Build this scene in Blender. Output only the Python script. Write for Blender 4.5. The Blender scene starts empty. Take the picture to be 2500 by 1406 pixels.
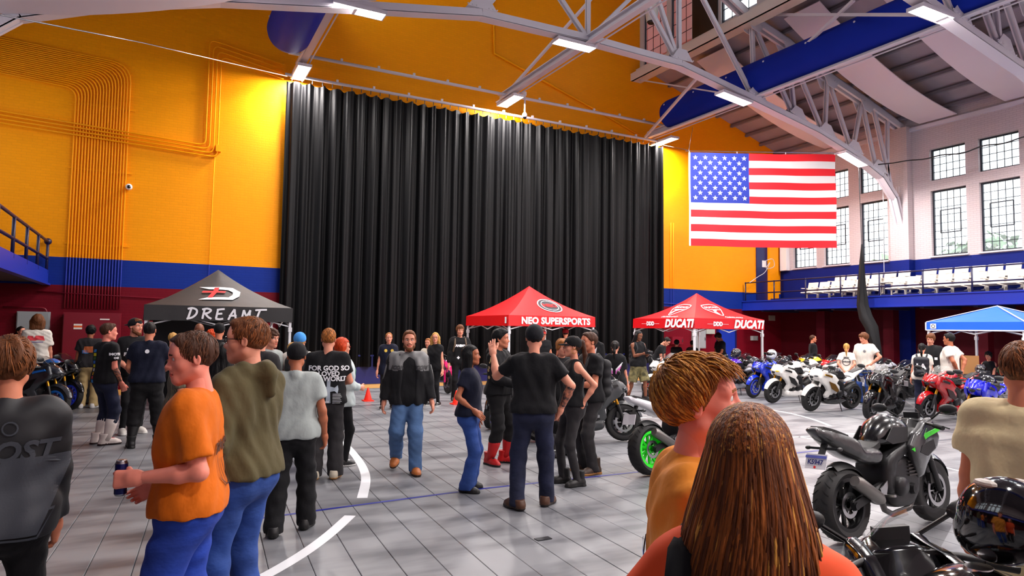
import bpy, bmesh, math, random
import numpy as np
from mathutils import Vector, Matrix
from mathutils.bvhtree import BVHTree
from mathutils.geometry import delaunay_2d_cdt

random.seed(7); RNG = np.random.default_rng(7)
scene = bpy.context.scene
COL = scene.collection
PI = math.pi

# ------------------------------------------------------------------ camera
F, CX, CY = 1640.0, 1250.0, 703.0
def _n(v):
    v = np.array(v, float); return v / np.linalg.norm(v)
_ax = _n([(4390-CX)/F, -(847-CY)/F, -1]); _ay = _n([(388-CX)/F, -(792-CY)/F, -1])
_ay = _n(_ay - _ax*(_ax@_ay)); _az = np.cross(_ax, _ay)
CR = np.array([_ax, _ay, _az]); CP = np.array([0, 0, 1.8])
cam_data = bpy.data.cameras.new('camera'); cam = bpy.data.objects.new('camera', cam_data)
COL.objects.link(cam); scene.camera = cam
cam_data.sensor_width = 36; cam_data.lens = F/2500*36; cam_data.clip_end = 300; cam_data.clip_start = .05
cam.matrix_world = Matrix.Translation(Vector(CP)) @ Matrix([list(r) for r in CR]).to_4x4()
def ray(px, py): return CR @ _n([(px-CX)/F, -(py-CY)/F, -1])
def onz(px, py, z=0.0): d = ray(px, py); return CP + d*((z-CP[2])/d[2])
def ony(px, py, y): d = ray(px, py); return CP + d*(y/d[1])
def onx(px, py, x): d = ray(px, py); return CP + d*(x/d[0])
def yh(px): return 804 + .0137*(px-1250)
def at(px, depth, z=0.0):
    r = ray(px, yh(px)); p = CP + r*(depth/(-(CR.T@r)[2])); return np.array([p[0], p[1], z])

# ------------------------------------------------------------------ world, exposure
w = bpy.data.worlds.new('world'); scene.world = w; w.use_nodes = True
bg = w.node_tree.nodes['Background']; bg.inputs[0].default_value = (.86, .94, 1, 1); bg.inputs[1].default_value = 2.9
vs = scene.view_settings
vs.view_transform = 'Standard'; vs.look = 'None'; vs.exposure = 0.32; vs.gamma = 1; vs.use_curve_mapping = False
LED_POWER = 430.0

D = 21.5; WR = 25.12; WL = -5.1; YF = -6.0          # back wall, right wall, left wall, front end of the hall
def portal(loc, rot, sx, sy):
    l = bpy.data.lights.new('window_portal', 'AREA'); l.shape = 'RECTANGLE'; l.size = sx; l.size_y = sy
    l.cycles.is_portal = True
    o = bpy.data.objects.new('window_portal', l); COL.objects.link(o); o.location = loc; o.rotation_euler = rot
for yc in (18.55, 12.35, 6.15):
    portal((WR+.33, yc, 6.7), (0, PI/2, 0), 4.1, 4.6); portal((WL-.33, yc, 6.7), (0, -PI/2, 0), 4.1, 4.6)

# ------------------------------------------------------------------ helpers
def srgb(c):
    return tuple(((v/255)/12.92 if v/255 <= .04045 else ((v/255+.055)/1.055)**2.4) for v in c)
MATS = {}
def M(name, rgb=(128,128,128), rough=.6, metal=0., coat=0., var=None, bump=None, emit=None, alpha=None, trans=0., spec=None, sheen=0., ior=None):
    """cached procedural material. var=(scale, amount[, rgb2]); bump=(scale, strength[, (sx,sy,sz)])"""
    if name in MATS: return MATS[name]
    m = bpy.data.materials.new(name); MATS[name] = m; m.use_nodes = True
    nt = m.node_tree; b = nt.nodes['Principled BSDF']
    b.inputs['Base Color'].default_value = (*srgb(rgb), 1); b.inputs['Roughness'].default_value = rough
    b.inputs['Metallic'].default_value = metal; b.inputs['Coat Weight'].default_value = coat; b.inputs['Coat Roughness'].default_value = .05
    if spec is not None: b.inputs['Specular IOR Level'].default_value = spec
    if sheen: b.inputs['Sheen Weight'].default_value = sheen; b.inputs['Sheen Roughness'].default_value = .4
    if trans: b.inputs['Transmission Weight'].default_value = trans
    if ior: b.inputs['IOR'].default_value = ior
    if emit: b.inputs['Emission Color'].default_value = (*srgb(rgb), 1); b.inputs['Emission Strength'].default_value = emit
    if alpha is not None: b.inputs['Alpha'].default_value = alpha
    m.diffuse_color = (*srgb(rgb), 1)
    tc = None
    if var or bump:
        tc = nt.nodes.new('ShaderNodeTexCoord')
    if var:
        n = nt.nodes.new('ShaderNodeTexNoise'); n.inputs['Scale'].default_value = var[0]; n.inputs['Detail'].default_value = 4
        mp = nt.nodes.new('ShaderNodeMapping'); nt.links.new(tc.outputs['Object'], mp.inputs[0]); nt.links.new(mp.outputs[0], n.inputs['Vector'])
        if len(var) > 3: mp.inputs['Scale'].default_value = var[3]
        r = nt.nodes.new('ShaderNodeValToRGB'); c1 = srgb(rgb)
        c2 = srgb(var[2]) if len(var) > 2 and var[2] else tuple(v*(1-var[1]) for v in c1)
        r.color_ramp.elements[0].position = .35; r.color_ramp.elements[1].position = .65
        r.color_ramp.elements[0].color = (*c2, 1); r.color_ramp.elements[1].color = (*c1, 1)
        nt.links.new(n.outputs['Fac'], r.inputs[0]); nt.links.new(r.outputs[0], b.inputs['Base Color'])
    if bump:
        n = nt.nodes.new('ShaderNodeTexNoise'); n.inputs['Scale'].default_value = bump[0]; n.inputs['Detail'].default_value = 3
        mp = nt.nodes.new('ShaderNodeMapping'); nt.links.new(tc.outputs['Object'], mp.inputs[0]); nt.links.new(mp.outputs[0], n.inputs['Vector'])
        if len(bump) > 2: mp.inputs['Scale'].default_value = bump[2]
        bp = nt.nodes.new('ShaderNodeBump'); bp.inputs['Strength'].default_value = bump[1]; bp.inputs['Distance'].default_value = .02
        nt.links.new(n.outputs['Fac'], bp.inputs['Height']); nt.links.new(bp.outputs[0], b.inputs['Normal'])
    return m

def brick_mat(name, rgb, axis='x', rough=.5, dark=.9):
    m = M(name, rgb, rough, spec=.15); nt = m.node_tree; b = nt.nodes['Principled BSDF']
    tc = nt.nodes.new('ShaderNodeTexCoord'); sp = nt.nodes.new('ShaderNodeSeparateXYZ'); cb = nt.nodes.new('ShaderNodeCombineXYZ')
    nt.links.new(tc.outputs['Object'], sp.inputs[0])
    nt.links.new(sp.outputs['X' if axis == 'x' else 'Y'], cb.inputs[0]); nt.links.new(sp.outputs['Z'], cb.inputs[1])
    br = nt.nodes.new('ShaderNodeTexBrick'); br.inputs['Scale'].default_value = 1
    br.inputs['Brick Width'].default_value = .22; br.inputs['Row Height'].default_value = .075; br.inputs['Mortar Size'].default_value = .006
    br.inputs['Mortar Smooth'].default_value = .3; br.inputs['Bias'].default_value = 0
    c = srgb(rgb)
    br.inputs['Color1'].default_value = (*c, 1); br.inputs['Color2'].default_value = (*[v*.96 for v in c], 1); br.inputs['Mortar'].default_value = (*[v*dark for v in c], 1)
    nt.links.new(cb.outputs[0], br.inputs['Vector']); nt.links.new(br.outputs['Color'], b.inputs['Base Color'])
    bp = nt.nodes.new('ShaderNodeBump'); bp.invert = True; bp.inputs['Strength'].default_value = .35; bp.inputs['Distance'].default_value = .01
    nz = nt.nodes.new('ShaderNodeTexNoise'); nz.inputs['Scale'].default_value = 6; nz.inputs['Detail'].default_value = 5
    nt.links.new(tc.outputs['Object'], nz.inputs['Vector'])
    ad = nt.nodes.new('ShaderNodeMath'); ad.operation = 'MULTIPLY_ADD'; ad.inputs[1].default_value = .5
    nt.links.new(nz.outputs['Fac'], ad.inputs[0]); nt.links.new(br.outputs['Fac'], ad.inputs[2])
    nt.links.new(ad.outputs[0], bp.inputs['Height']); nt.links.new(bp.outputs[0], b.inputs['Normal'])
    return m

def np_mesh(name, V, Fc, smooth=True, midx=None):
    """V (n,3) array, Fc (m,k) int array or list of tuples -> mesh"""
    me = bpy.data.meshes.new(name)
    if isinstance(Fc, np.ndarray):
        k = Fc.shape[1]; me.vertices.add(len(V)); me.vertices.foreach_set('co', np.asarray(V, np.float32).ravel())
        me.loops.add(Fc.size); me.loops.foreach_set('vertex_index', Fc.astype(np.int32).ravel())
        me.polygons.add(len(Fc)); me.polygons.foreach_set('loop_start', (np.arange(len(Fc))*k).astype(np.int32))
        me.update(calc_edges=True)
    else:
        me.from_pydata([tuple(map(float, v)) for v in V], [], [tuple(int(i) for i in f) for f in Fc]); me.update()
    if midx is not None: me.polygons.foreach_set('material_index', np.asarray(midx, np.int32))
    if smooth: me.polygons.foreach_set('use_smooth', np.ones(len(me.polygons), bool))
    return me

def tag(o, label=None, cat=None, group=None, kind=None):
    if label: o['label'] = label
    if cat: o['category'] = cat
    if group: o['group'] = group
    if kind: o['kind'] = kind
    return o
def add(name, me, mats=None, parent=None, label=None, cat=None, group=None, kind=None, loc=None, rot=None, mw=None):
    o = bpy.data.objects.new(name, me); COL.objects.link(o)
    if mats is not None:
        if not isinstance(mats, (list, tuple)): mats = [mats]
        if len(me.materials) == 0:
            for m in mats: me.materials.append(m)
        else:
            for i, m in enumerate(mats):
                if i < len(o.material_slots): o.material_slots[i].link = 'OBJECT'; o.material_slots[i].material = m
    if parent: o.parent = parent
    if loc is not None: o.location = Vector([float(v) for v in loc])
    if rot is not None: o.rotation_euler = rot
    if mw is not None: o.matrix_local = mw
    return tag(o, label, cat, group, kind)
def empty(name, loc=(0,0,0), rz=0., label=None, cat=None, group=None, kind=None):
    o = bpy.data.objects.new(name, None); COL.objects.link(o); o.location = Vector([float(v) for v in loc]); o.rotation_euler = (0, 0, rz)
    o.empty_display_size = .2
    return tag(o, label, cat, group, kind)

class MB:
    def __init__(s): s.v = []; s.f = []; s.m = []
    def raw(s, V, Fc, mi=0):
        n = len(s.v); s.v += [tuple(map(float, v)) for v in V]; s.f += [tuple(int(i)+n for i in f) for f in Fc]; s.m += [mi]*len(Fc); return s
    def box(s, c, d, R=None, mi=0, taper=None):
        V = []
        for z in (-1, 1):
            t = taper if (taper and z > 0) else 1
            for y in (-1, 1):
                for x in (-1, 1): V.append(np.array([x*d[0]/2*t, y*d[1]/2*t, z*d[2]/2]))
        if R is not None: V = [np.array(R) @ v for v in V]
        V = [v+np.array(c) for v in V]
        return s.raw(V, [(0,2,3,1),(4,5,7,6),(0,1,5,4),(2,6,7,3),(0,4,6,2),(1,3,7,5)], mi)
    def bar(s, a, b, wd, ht, up=(0,0,1), mi=0):
        a = np.array(a, float); b = np.array(b, float); d = _n(b-a); u = np.array(up, float)
        if abs(d@_n(u)) > .98: u = np.array([1., 0, 0])
        x = _n(np.cross(d, u)); u = np.cross(x, d)
        V = [p + x*sx*wd/2 + u*su*ht/2 for p in (a, b) for sx, su in ((-1,-1),(1,-1),(1,1),(-1,1))]
        return s.raw(V, [(0,3,2,1),(4,5,6,7),(0,1,5,4),(1,2,6,5),(2,3,7,6),(3,0,4,7)], mi)
    def tube(s, pts, r, n=8, caps=True, mi=0, flat=1.0, up=None):
        pts = [np.array(p, float) for p in pts]; k = len(pts); rs = r if hasattr(r, '__len__') else [r]*k
        t = [_n(pts[min(i+1, k-1)]-pts[max(i-1, 0)]) for i in range(k)]
        u = np.array(up, float) if up is not None else (np.array([0,0,1.]) if abs(t[0][2]) < .9 else np.array([1.,0,0]))
        V = []; 
        for i in range(k):
            u = u - t[i]*(u@t[i]); u = _n(u); x = np.cross(t[i], u)
            for j in range(n):
                a = 2*PI*j/n; V.append(pts[i] + rs[i]*(x*math.cos(a) + u*math.sin(a)*flat))
        Fc = [(i*n+j, i*n+(j+1)%n, (i+1)*n+(j+1)%n, (i+1)*n+j) for i in range(k-1) for j in range(n)]
        if caps: Fc += [tuple(range(n-1, -1, -1)), tuple(range((k-1)*n, k*n))]
        return s.raw(V, Fc, mi)
    def lathe(s, prof, c=(0,0,0), axis='z', n=24, mi=0, close=False):
        V = []; k = len(prof)
        for r, h in prof:
            for j in range(n):
                a = 2*PI*j/n; x, y = r*math.cos(a), r*math.sin(a)
                p = (x, y, h) if axis == 'z' else ((x, h, y) if axis == 'y' else (h, x, y))
                V.append(np.array(p)+np.array(c))
        Fc = []
        for i in range(k if close else k-1):
            i2 = (i+1) % k
            for j in range(n):
                q = (i*n+j, i*n+(j+1)%n, i2*n+(j+1)%n, i2*n+j)
                Fc.append(q if axis != 'y' else q[::-1])
        return s.raw(V, Fc, mi)
    def prism(s, poly, y0, y1, plane='xz', mi=0):
        k = len(poly); mk = {'xz': lambda a, b, h: (a, h, b), 'xy': lambda a, b, h: (a, b, h), 'yz': lambda a, b, h: (h, a, b)}[plane]
        V = [mk(a, b, y0) for a, b in poly] + [mk(a, b, y1) for a, b in poly]
        return s.raw(V, [tuple(range(k)), tuple(range(2*k-1, k-1, -1))] + [(i, i+k, (i+1)%k+k, (i+1)%k) for i in range(k)], mi)
    def sphere(s, c, r, n=12, m=8, mi=0):
        rr = np.array(r if hasattr(r, '__len__') else [r]*3, float); V = []
        for i in range(m+1):
            ph = PI*i/m
            for j in range(n):
                a = 2*PI*j/n; V.append(np.array(c)+rr*np.array([math.sin(ph)*math.cos(a), math.sin(ph)*math.sin(a), math.cos(ph)]))
        return s.raw(V, [(i*n+j, (i+1)*n+j, (i+1)*n+(j+1)%n, i*n+(j+1)%n) for i in range(m) for j in range(n)], mi)
    def mesh(s, name, smooth=False, fix=True):
        me = np_mesh(name, s.v, s.f, smooth, s.m)
        if fix:
            bm = bmesh.new(); bm.from_mesh(me); bmesh.ops.remove_doubles(bm, verts=bm.verts, dist=1e-6)
            bmesh.ops.recalc_face_normals(bm, faces=bm.faces); bm.to_mesh(me); bm.free()
        return me
    def add(s, name, mats, parent=None, smooth=False, **k): return add(name, s.mesh(name, smooth), mats, parent, **k)

# built-in-font lettering as flat meshes, made before the scene fills up
TEXTS = {}
def text_mesh(txt, size=1., bold=.0, shear=0., spacing=1.):
    key = (txt, size, bold, shear, spacing)
    if key in TEXTS: return TEXTS[key]
    cu = bpy.data.curves.new('lettering', 'FONT'); cu.body = txt; cu.size = size; cu.align_x = 'CENTER'; cu.align_y = 'CENTER'
    cu.offset = bold; cu.shear = shear; cu.space_character = spacing; cu.resolution_u = 3
    o = bpy.data.objects.new('lettering', cu); COL.objects.link(o)
    dg = bpy.context.evaluated_depsgraph_get(); ev = o.evaluated_get(dg); me = ev.to_mesh()
    V = np.array([v.co[:] for v in me.vertices]) if len(me.vertices) else np.zeros((0, 3)); Fc = [tuple(p.vertices) for p in me.polygons]
    ev.to_mesh_clear(); bpy.data.objects.remove(o); bpy.data.curves.remove(cu)
    TEXTS[key] = (V, Fc); return TEXTS[key]
def stroke_poly(strokes, wd=.1):
    """flat ribbons along 2D polylines"""
    V = []; Fc = []
    for si, st in enumerate(strokes):
        p = np.array(st, float); k = len(p); b = len(V)
        for i in range(k):
            t = _n(p[min(i+1, k-1)]-p[max(i-1, 0)]); nn = np.array([-t[1], t[0]])
            ww = wd*(1 if 0 < i < k-1 else .75)
            V += [(*(p[i]+nn*ww/2), si*.0007), (*(p[i]-nn*ww/2), si*.0007)]
        Fc += [(b+2*i, b+2*i+1, b+2*i+3, b+2*i+2) for i in range(k-1)]
    return np.array(V), Fc
def subdivide(V, Fc, maxlen):
    bm = bmesh.new(); vs_ = [bm.verts.new(tuple(map(float, v))) for v in V]
    for f in Fc:
        try: bm.faces.new([vs_[i] for i in f])
        except ValueError: pass
    bmesh.ops.triangulate(bm, faces=bm.faces)
    for _ in range(5):
        es = [e for e in bm.edges if e.calc_length() > maxlen]
        if not es: break
        bmesh.ops.subdivide_edges(bm, edges=es, cuts=1, use_grid_fill=False); bmesh.ops.triangulate(bm, faces=[f for f in bm.faces if len(f.verts) > 3])
    bm.verts.index_update(); V2 = np.array([v.co[:] for v in bm.verts]); F2 = [tuple(v.index for v in f.verts) for f in bm.faces]; bm.free()
    return V2, F2
def decal(name, tm, target, origin, xdir, updir, mat, maxlen=.03, lift=.0025, parent=None):
    """lay flat lettering tm on the mesh object 'target' (both in the parent's local frame) along its surface"""
    V, Fc = subdivide(*tm, maxlen)
    if len(V) == 0: return None
    x = _n(xdir); u = np.array(updir, float); u = _n(u-x*(u@x)); nrm = np.cross(x, u)
    me = target.data if hasattr(target, 'data') else target
    bvh = BVHTree.FromPolygons([v.co[:] for v in me.vertices], [tuple(p.vertices) for p in me.polygons])
    out = []
    for v in V:
        p = np.array(origin) + x*v[0] + u*v[1]
        h = bvh.ray_cast(Vector(p + nrm*.5), Vector(-nrm), 1.2)
        if h[0] is None:
            h = bvh.find_nearest(Vector(p))
        q = np.array(h[0]) + nrm*(lift+v[2]); out.append(q)
    return add(name, np_mesh(name, out, Fc, False), mat, parent)
# ------------------------------------------------------------------ materials of the hall
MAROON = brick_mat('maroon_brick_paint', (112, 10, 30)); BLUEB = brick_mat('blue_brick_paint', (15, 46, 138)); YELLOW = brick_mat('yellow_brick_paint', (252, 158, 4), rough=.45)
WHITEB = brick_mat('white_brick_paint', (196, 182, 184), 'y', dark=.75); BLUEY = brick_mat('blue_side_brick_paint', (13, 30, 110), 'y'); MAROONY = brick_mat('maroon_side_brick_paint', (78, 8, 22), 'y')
YELLOWP = M('yellow_conduit_paint', (252, 162, 4), .5, spec=.15); BLUEP = M('blue_paint', (22, 48, 164), .4); MAROONP = M('maroon_paint', (122, 10, 34), .4)
NAVYP = M('navy_paint', (14, 22, 88), .45)
WHITEM = M('white_steel_paint', (206, 200, 208), .45); CEIL = M('ceiling_boards', (158, 146, 152), .8, var=(1.2, .12)); PURL = M('grey_purlin', (120, 112, 118), .7)
BANNER = M('white_acoustic_sheet', (214, 202, 208), .75); DUCT = M('blue_duct_fabric', (5, 36, 150), .8, spec=.2)
BLACKP = M('black_paint', (16, 16, 20), .45); GREYP = M('grey_enamel', (150, 156, 160), .4); STEEL = M('bare_steel', (170, 170, 175), .3, 1.0)
def floor_mat():
    m = M('grey_sport_tile', (150, 152, 158), .38); nt = m.node_tree; b = nt.nodes['Principled BSDF']
    g = nt.nodes.new('ShaderNodeNewGeometry')
    mp = nt.nodes.new('ShaderNodeMapping'); mp.inputs['Rotation'].default_value = (0, 0, .42); mp.inputs['Scale'].default_value = (.8, 2.6, 1)
    nt.links.new(g.outputs['Position'], mp.inputs[0])
    n1 = nt.nodes.new('ShaderNodeTexNoise'); n1.inputs['Scale'].default_value = 1.1; n1.inputs['Detail'].default_value = 3; nt.links.new(mp.outputs[0], n1.inputs['Vector'])
    r = nt.nodes.new('ShaderNodeValToRGB'); e = r.color_ramp.elements
    e[0].position = .33; e[0].color = (*srgb((86, 87, 93)), 1); e[1].position = .55; e[1].color = (*srgb((132, 133, 137)), 1)
    nt.links.new(n1.outputs['Fac'], r.inputs[0]); nt.links.new(r.outputs[0], b.inputs['Base Color'])
    n2 = nt.nodes.new('ShaderNodeTexNoise'); n2.inputs['Scale'].default_value = 3; nt.links.new(g.outputs['Position'], n2.inputs['Vector'])
    mr = nt.nodes.new('ShaderNodeMapRange'); mr.inputs['To Min'].default_value = .28; mr.inputs['To Max'].default_value = .5
    nt.links.new(n2.outputs['Fac'], mr.inputs[0]); nt.links.new(mr.outputs[0], b.inputs['Roughness'])
    return m
TILE = floor_mat()
# ------------------------------------------------------------------ floor with tiles and court lines
m_ = MB(); m_.box(((WL+WR)/2, (YF+D)/2, -.11), (WR-WL+.6, D-YF+.6, .2))
floor = m_.add('floor', M('dark_subfloor', (60, 60, 64), .8), kind='structure')
u2 = _n(ray(515, 794)[:2]); v2 = np.array([u2[1], -u2[0]]); TS = .3048
gu, gv = 0., 5/1000                                    # half joints across and along the rows
def tile_geo(full):
    a, b = TS/2-gu/2, TS/2-gv/2; c = .004
    V = [(sx*a, sy*(b-c), 0) for sx, sy in ((-1,-1),(1,-1),(1,1),(-1,1))] + [(sx*a, sy*b, -.0025) for sx, sy in ((-1,-1),(1,-1),(1,1),(-1,1))] + [(sx*a, sy*b, -.011) for sx, sy in ((-1,-1),(1,-1),(1,1),(-1,1))]
    Fc = [(0,1,2,3)] + [(4+i, 4+(i+1)%4, (i+1)%4, i) for i in range(4)] + [(8+i, 8+(i+1)%4, 4+(i+1)%4, 4+i) for i in range(4)]
    return np.array(V), Fc
tv, tf = tile_geo(True); tile_me = np_mesh('floor_tile', tv, tf, False); tile_me.materials.append(TILE)
RT = np.array([[u2[0], v2[0]], [u2[1], v2[1]]]); trz = math.atan2(u2[1], u2[0])
cents = []
for i in range(-60, 100):
    for j in range(-60, 130):
        p = u2*(i*TS) + v2*(j*TS)
        if WL+.1 < p[0] < WR-.1 and YF+.1 < p[1] < D-1.75: cents.append(p)
def project(p):
    c = CR.T @ (np.array([p[0], p[1], p[2] if len(p) > 2 else 0.]) - CP); return CX - F*c[0]/c[2], CY + F*c[1]/c[2], -c[2]
near = []; rest = []
for p in cents:
    x, y, d = project(p)
    (near if (d > .5 and -60 < x < 2560 and y < 1470) else rest).append((d, p))
near.sort(key=lambda t: t[0])
for d, p in near[:300]: add('floor_tile', tile_me, None, floor, loc=(p[0], p[1], 0), rot=(0, 0, trz))
V = []; Fc = []
for d, p in near[300:] + rest:
    b = len(V); q = tv[:8].copy(); q[:, :2] = q[:, :2] @ RT.T + p; V += q.tolist(); Fc += [tuple(i+b for i in f) for f in tf[:5]]
add('floor_tiles', np_mesh('floor_tiles', V, Fc, False), TILE, floor, kind='stuff')
m_ = MB(); m_.box(((WL+WR)/2, D-.85, -.01), (WR-WL, 1.7, .012))
m_.add('wood_floor_strip', M('varnished_maple', (214, 160, 84), .35, var=(6, .2, None, (1, 12, 1))), floor)
WLINE = M('white_court_line', (226, 228, 232), .5); BLINE = M('blue_court_line', (20, 30, 130), .5); GLINE = M('dark_court_line', (70, 74, 86), .5)
def ground_line(pix, wd, mat, name='court_line'):
    P = np.array([onz(x, y)[:2] for x, y in pix]); V = []; k = len(P)
    for i in range(k):
        t = _n(P[min(i+1, k-1)]-P[max(i-1, 0)]); nn = np.array([-t[1], t[0]]); V += [(*(P[i]+nn*wd/2), .0022), (*(P[i]-nn*wd/2), .0022)]
    add(name, np_mesh(name, V, [(2*i, 2*i+1, 2*i+3, 2*i+2) for i in range(k-1)], False), mat, floor)
def smooth_pix(pts, n=24):
    pts = np.array(pts, float); t = np.linspace(0, len(pts)-1, n); out = []
    for s in t:
        i = min(int(s), len(pts)-2); f = s-i; p0 = pts[max(i-1, 0)]; p1 = pts[i]; p2 = pts[i+1]; p3 = pts[min(i+2, len(pts)-1)]
        out.append(.5*((2*p1)+(p2-p0)*f+(2*p0-5*p1+4*p2-p3)*f*f+(3*p1-p0-3*p2+p3)*f**3))
    return out
ground_line(smooth_pix([(835, 1078), (862, 1106), (885, 1140), (893, 1172), (884, 1216)]), .11, WLINE)
ground_line(smooth_pix([(855, 1259), (800, 1308), (735, 1355), (655, 1402), (560, 1450)]), .11, WLINE)
ground_line([(560, 1276), (800, 1243), (1170, 1194), (1560, 1152), (1700, 1137), (1960, 1104), (2120, 1088)], .05, BLINE)
ground_line(smooth_pix([(1700, 985), (1800, 990), (1880, 1000), (1950, 1014), (2000, 1029), (2026, 1040)]), .07, WLINE)
ground_line([(1925, 1068), (1990, 1064), (2100, 1058)], .05, WLINE); ground_line([(1950, 1066), (2100, 1093), (2300, 1140), (2440, 1172)], .05, WLINE)
ground_line([(1560, 1062), (1620, 1070)], .05, WLINE); ground_line([(1530, 1022), (1640, 1015)], .05, WLINE)
ground_line([(1960, 1000), (2120, 1026), (2300, 1052), (2480, 1080)], .04, GLINE); ground_line([(2290, 1076), (2400, 1062), (2490, 1054)], .04, GLINE)
ground_line([(860, 986), (935, 980), (1130, 978)], .04, GLINE)
p = onz(1326, 1316); m_ = MB(); m_.box((p[0], p[1], .004), (.14, .07, .006))
m_.add('floor_cover_plate', M('dark_plate', (40, 40, 46), .4, .5), label='small dark rectangular cover plate set in the open grey floor', cat='plate')

# ------------------------------------------------------------------ back wall
zm, zb = 2.82, 3.57; EZ = 9.7; CXL, CXR, CZ = 4.0, 17.12, 12.1; TOPZ = 15.9
def slab(name, polys, y0, y1, mats, plane='xz', **k):
    m_ = MB()
    for i, p in enumerate(polys): m_.prism(p, y0, y1, plane, mi=i)
    return m_.add(name, mats, **k)
xl, xr = WL-.3, WR+.3
slab('wall_back', [[(xl,-.2),(xr,-.2),(xr,zm),(xl,zm)], [(xl,zm),(xr,zm),(xr,zb),(xl,zb)], [(xl,zb),(xr,zb),(xr,EZ+.4),(CXR,CZ+.75),(CXR,TOPZ+.3),(10.56,TOPZ+.95),(CXL,TOPZ+.3),(CXL,CZ+.75),(xl,EZ+.3)]], D, D+.3, [MAROON, BLUEB, YELLOW], kind='structure')
# stage front below the curtain, dark blue
m_ = MB(); m_.box((10.55, D-.16, .46), (14.9, .26, .92)); m_.box((10.55, D-.17, .9), (14.95, .3, .05))
m_.add('stage_apron', M('stage_front_paint', (14, 24, 104), .5), label='low dark blue stage front below the black curtain', cat='stage')
# right wall with window openings
ZB, ZW0, ZW1, ZU0, ZU1 = 4.62, 4.70, 7.12, 7.50, 8.68
WCOLS = [(19.58,20.78),(18.0,19.2),(16.33,17.5), (13.42,14.66),(11.73,12.99),(10.05,11.3), (7.1,8.35),(5.4,6.66),(3.72,4.98)]
WPAN = [(19.58,20.78),(18.0,19.2),(16.33,17.5),(13.42,14.66),(11.73,12.99),(10.05,11.3),(7.1,8.35),(5.4,6.66),(3.72,4.98)]
def holed_wall(name, x0, x1, ys, zs, holes, mats, band, **k):
    ys = sorted(set(ys)); zs = sorted(set(zs)); m_ = MB()
    for a, b in zip(ys, ys[1:]):
        for c, d in zip(zs, zs[1:]):
            ym, zmid = (a+b)/2, (c+d)/2
            if any(h[0] < ym < h[1] and h[2] < zmid < h[3] for h in holes): continue
            m_.box(((x0+x1)/2, ym, zmid), (x1-x0, b-a, d-c), mi=band(zmid))
    return m_.add(name, mats, **k)
holes = [(a, b, c, d) for a, b in WCOLS for c, d in ((ZW0, ZW1), (ZU0, ZU1))]
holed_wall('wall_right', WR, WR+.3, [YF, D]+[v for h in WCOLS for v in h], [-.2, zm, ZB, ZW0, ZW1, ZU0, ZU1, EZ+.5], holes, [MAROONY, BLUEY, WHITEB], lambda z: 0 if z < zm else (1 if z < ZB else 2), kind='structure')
holed_wall('wall_left', WL-.3, WL, [YF, D]+[v for h in WCOLS for v in h], [-.2, zm, ZB, ZW0, ZW1, ZU0, ZU1, EZ+.5], holes, [MAROONY, BLUEY, WHITEB], lambda z: 0 if z < zm else (1 if z < ZB else 2), kind='structure')  # openings here are out of view, added to let in side daylight
slab('wall_front', [[(xl,-.2),(xr,-.2),(xr,EZ+.4),(CXR,CZ+.75),(CXR,TOPZ+.3),(10.56,TOPZ+.95),(CXL,TOPZ+.3),(CXL,CZ+.75),(xl,EZ+.3)]], YF-.3, YF, [WHITEB], kind='structure')
# pilasters on the right wall under the trusses (lower part blue), white corner pilaster, yellow and blue end pieces
for k, yc in enumerate((15.7, 9.3, 2.9)):
    m_ = MB(); m_.box((WR-.16, yc, ZB/2), (.3, .75, ZB), mi=1); m_.box((WR-.16, yc, (ZB+EZ)/2), (.3, .75, EZ-ZB), mi=0)
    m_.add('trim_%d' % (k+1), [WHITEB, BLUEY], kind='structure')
m_ = MB(); m_.box((WR-.12, 21.15, (ZB+9)/2), (.22, .35, 9-ZB)); m_.add('trim_4', M('white_corner_paint', (230, 226, 226), .5), kind='structure')
m_ = MB(); m_.box((24.5, D-.1, 6.0), (.55, .2, 6.0)); m_.add('trim_5', YELLOW, kind='structure')
m_ = MB(); m_.box((23.98, D-.03, 4.7), (.85, .06, 3.1)); m_.add('stage_side_opening', NAVYP, label='narrow dark navy doorway at balcony level in the yellow wall corner', cat='doorway')
# eave trim on the right
m_ = MB(); m_.box((WR-.06, (YF+D)/2, EZ-.12), (.12, D-YF, .14)); m_.add('trim_6', WHITEM, kind='structure')

# ------------------------------------------------------------------ roof: slopes, clerestory, monitor
def sheet(name, prof, y0, y1, mat, th=.12, **k):
    P = [np.array(p, float) for p in prof]; top = []
    for i in range(len(P)):
        t = _n(P[min(i+1, len(P)-1)]-P[max(i-1, 0)]); top.append(P[i]+np.array([-t[1], t[0]])*th)
    V = []; n = len(P)
    for y in (y0, y1):
        V += [(p[0], y, p[1]) for p in P] + [(p[0], y, p[1]) for p in top]
    m_ = MB(); Fc = []
    for i in range(n-1): Fc += [(i, i+1, 2*n+i+1, 2*n+i), (n+i, 3*n+i, 3*n+i+1, n+i+1), (i, n+i, n+i+1, i+1), (2*n+i, 2*n+i+1, 3*n+i+1, 3*n+i)]
    Fc += [(0, 2*n, 3*n, n), (n-1, 2*n-1, 4*n-1, 3*n-1)]
    m_.raw(V, Fc); return m_.add(name, mat, **k)
ceil_r = sheet('ceiling', [(CXR, CZ+.5), (WR+.35, EZ+.22)], YF, D, CEIL, .15, kind='structure')
ceil_l = sheet('ceiling', [(WL-.35, EZ+.12), (CXL, CZ+.5)], YF, D, CEIL, .15, kind='structure')
sheet('ceiling', [(CXL-.3, TOPZ), ((CXL+CXR)/2, TOPZ+.9), (CXR+.3, TOPZ)], YF, D, CEIL, .15, kind='structure')
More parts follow.
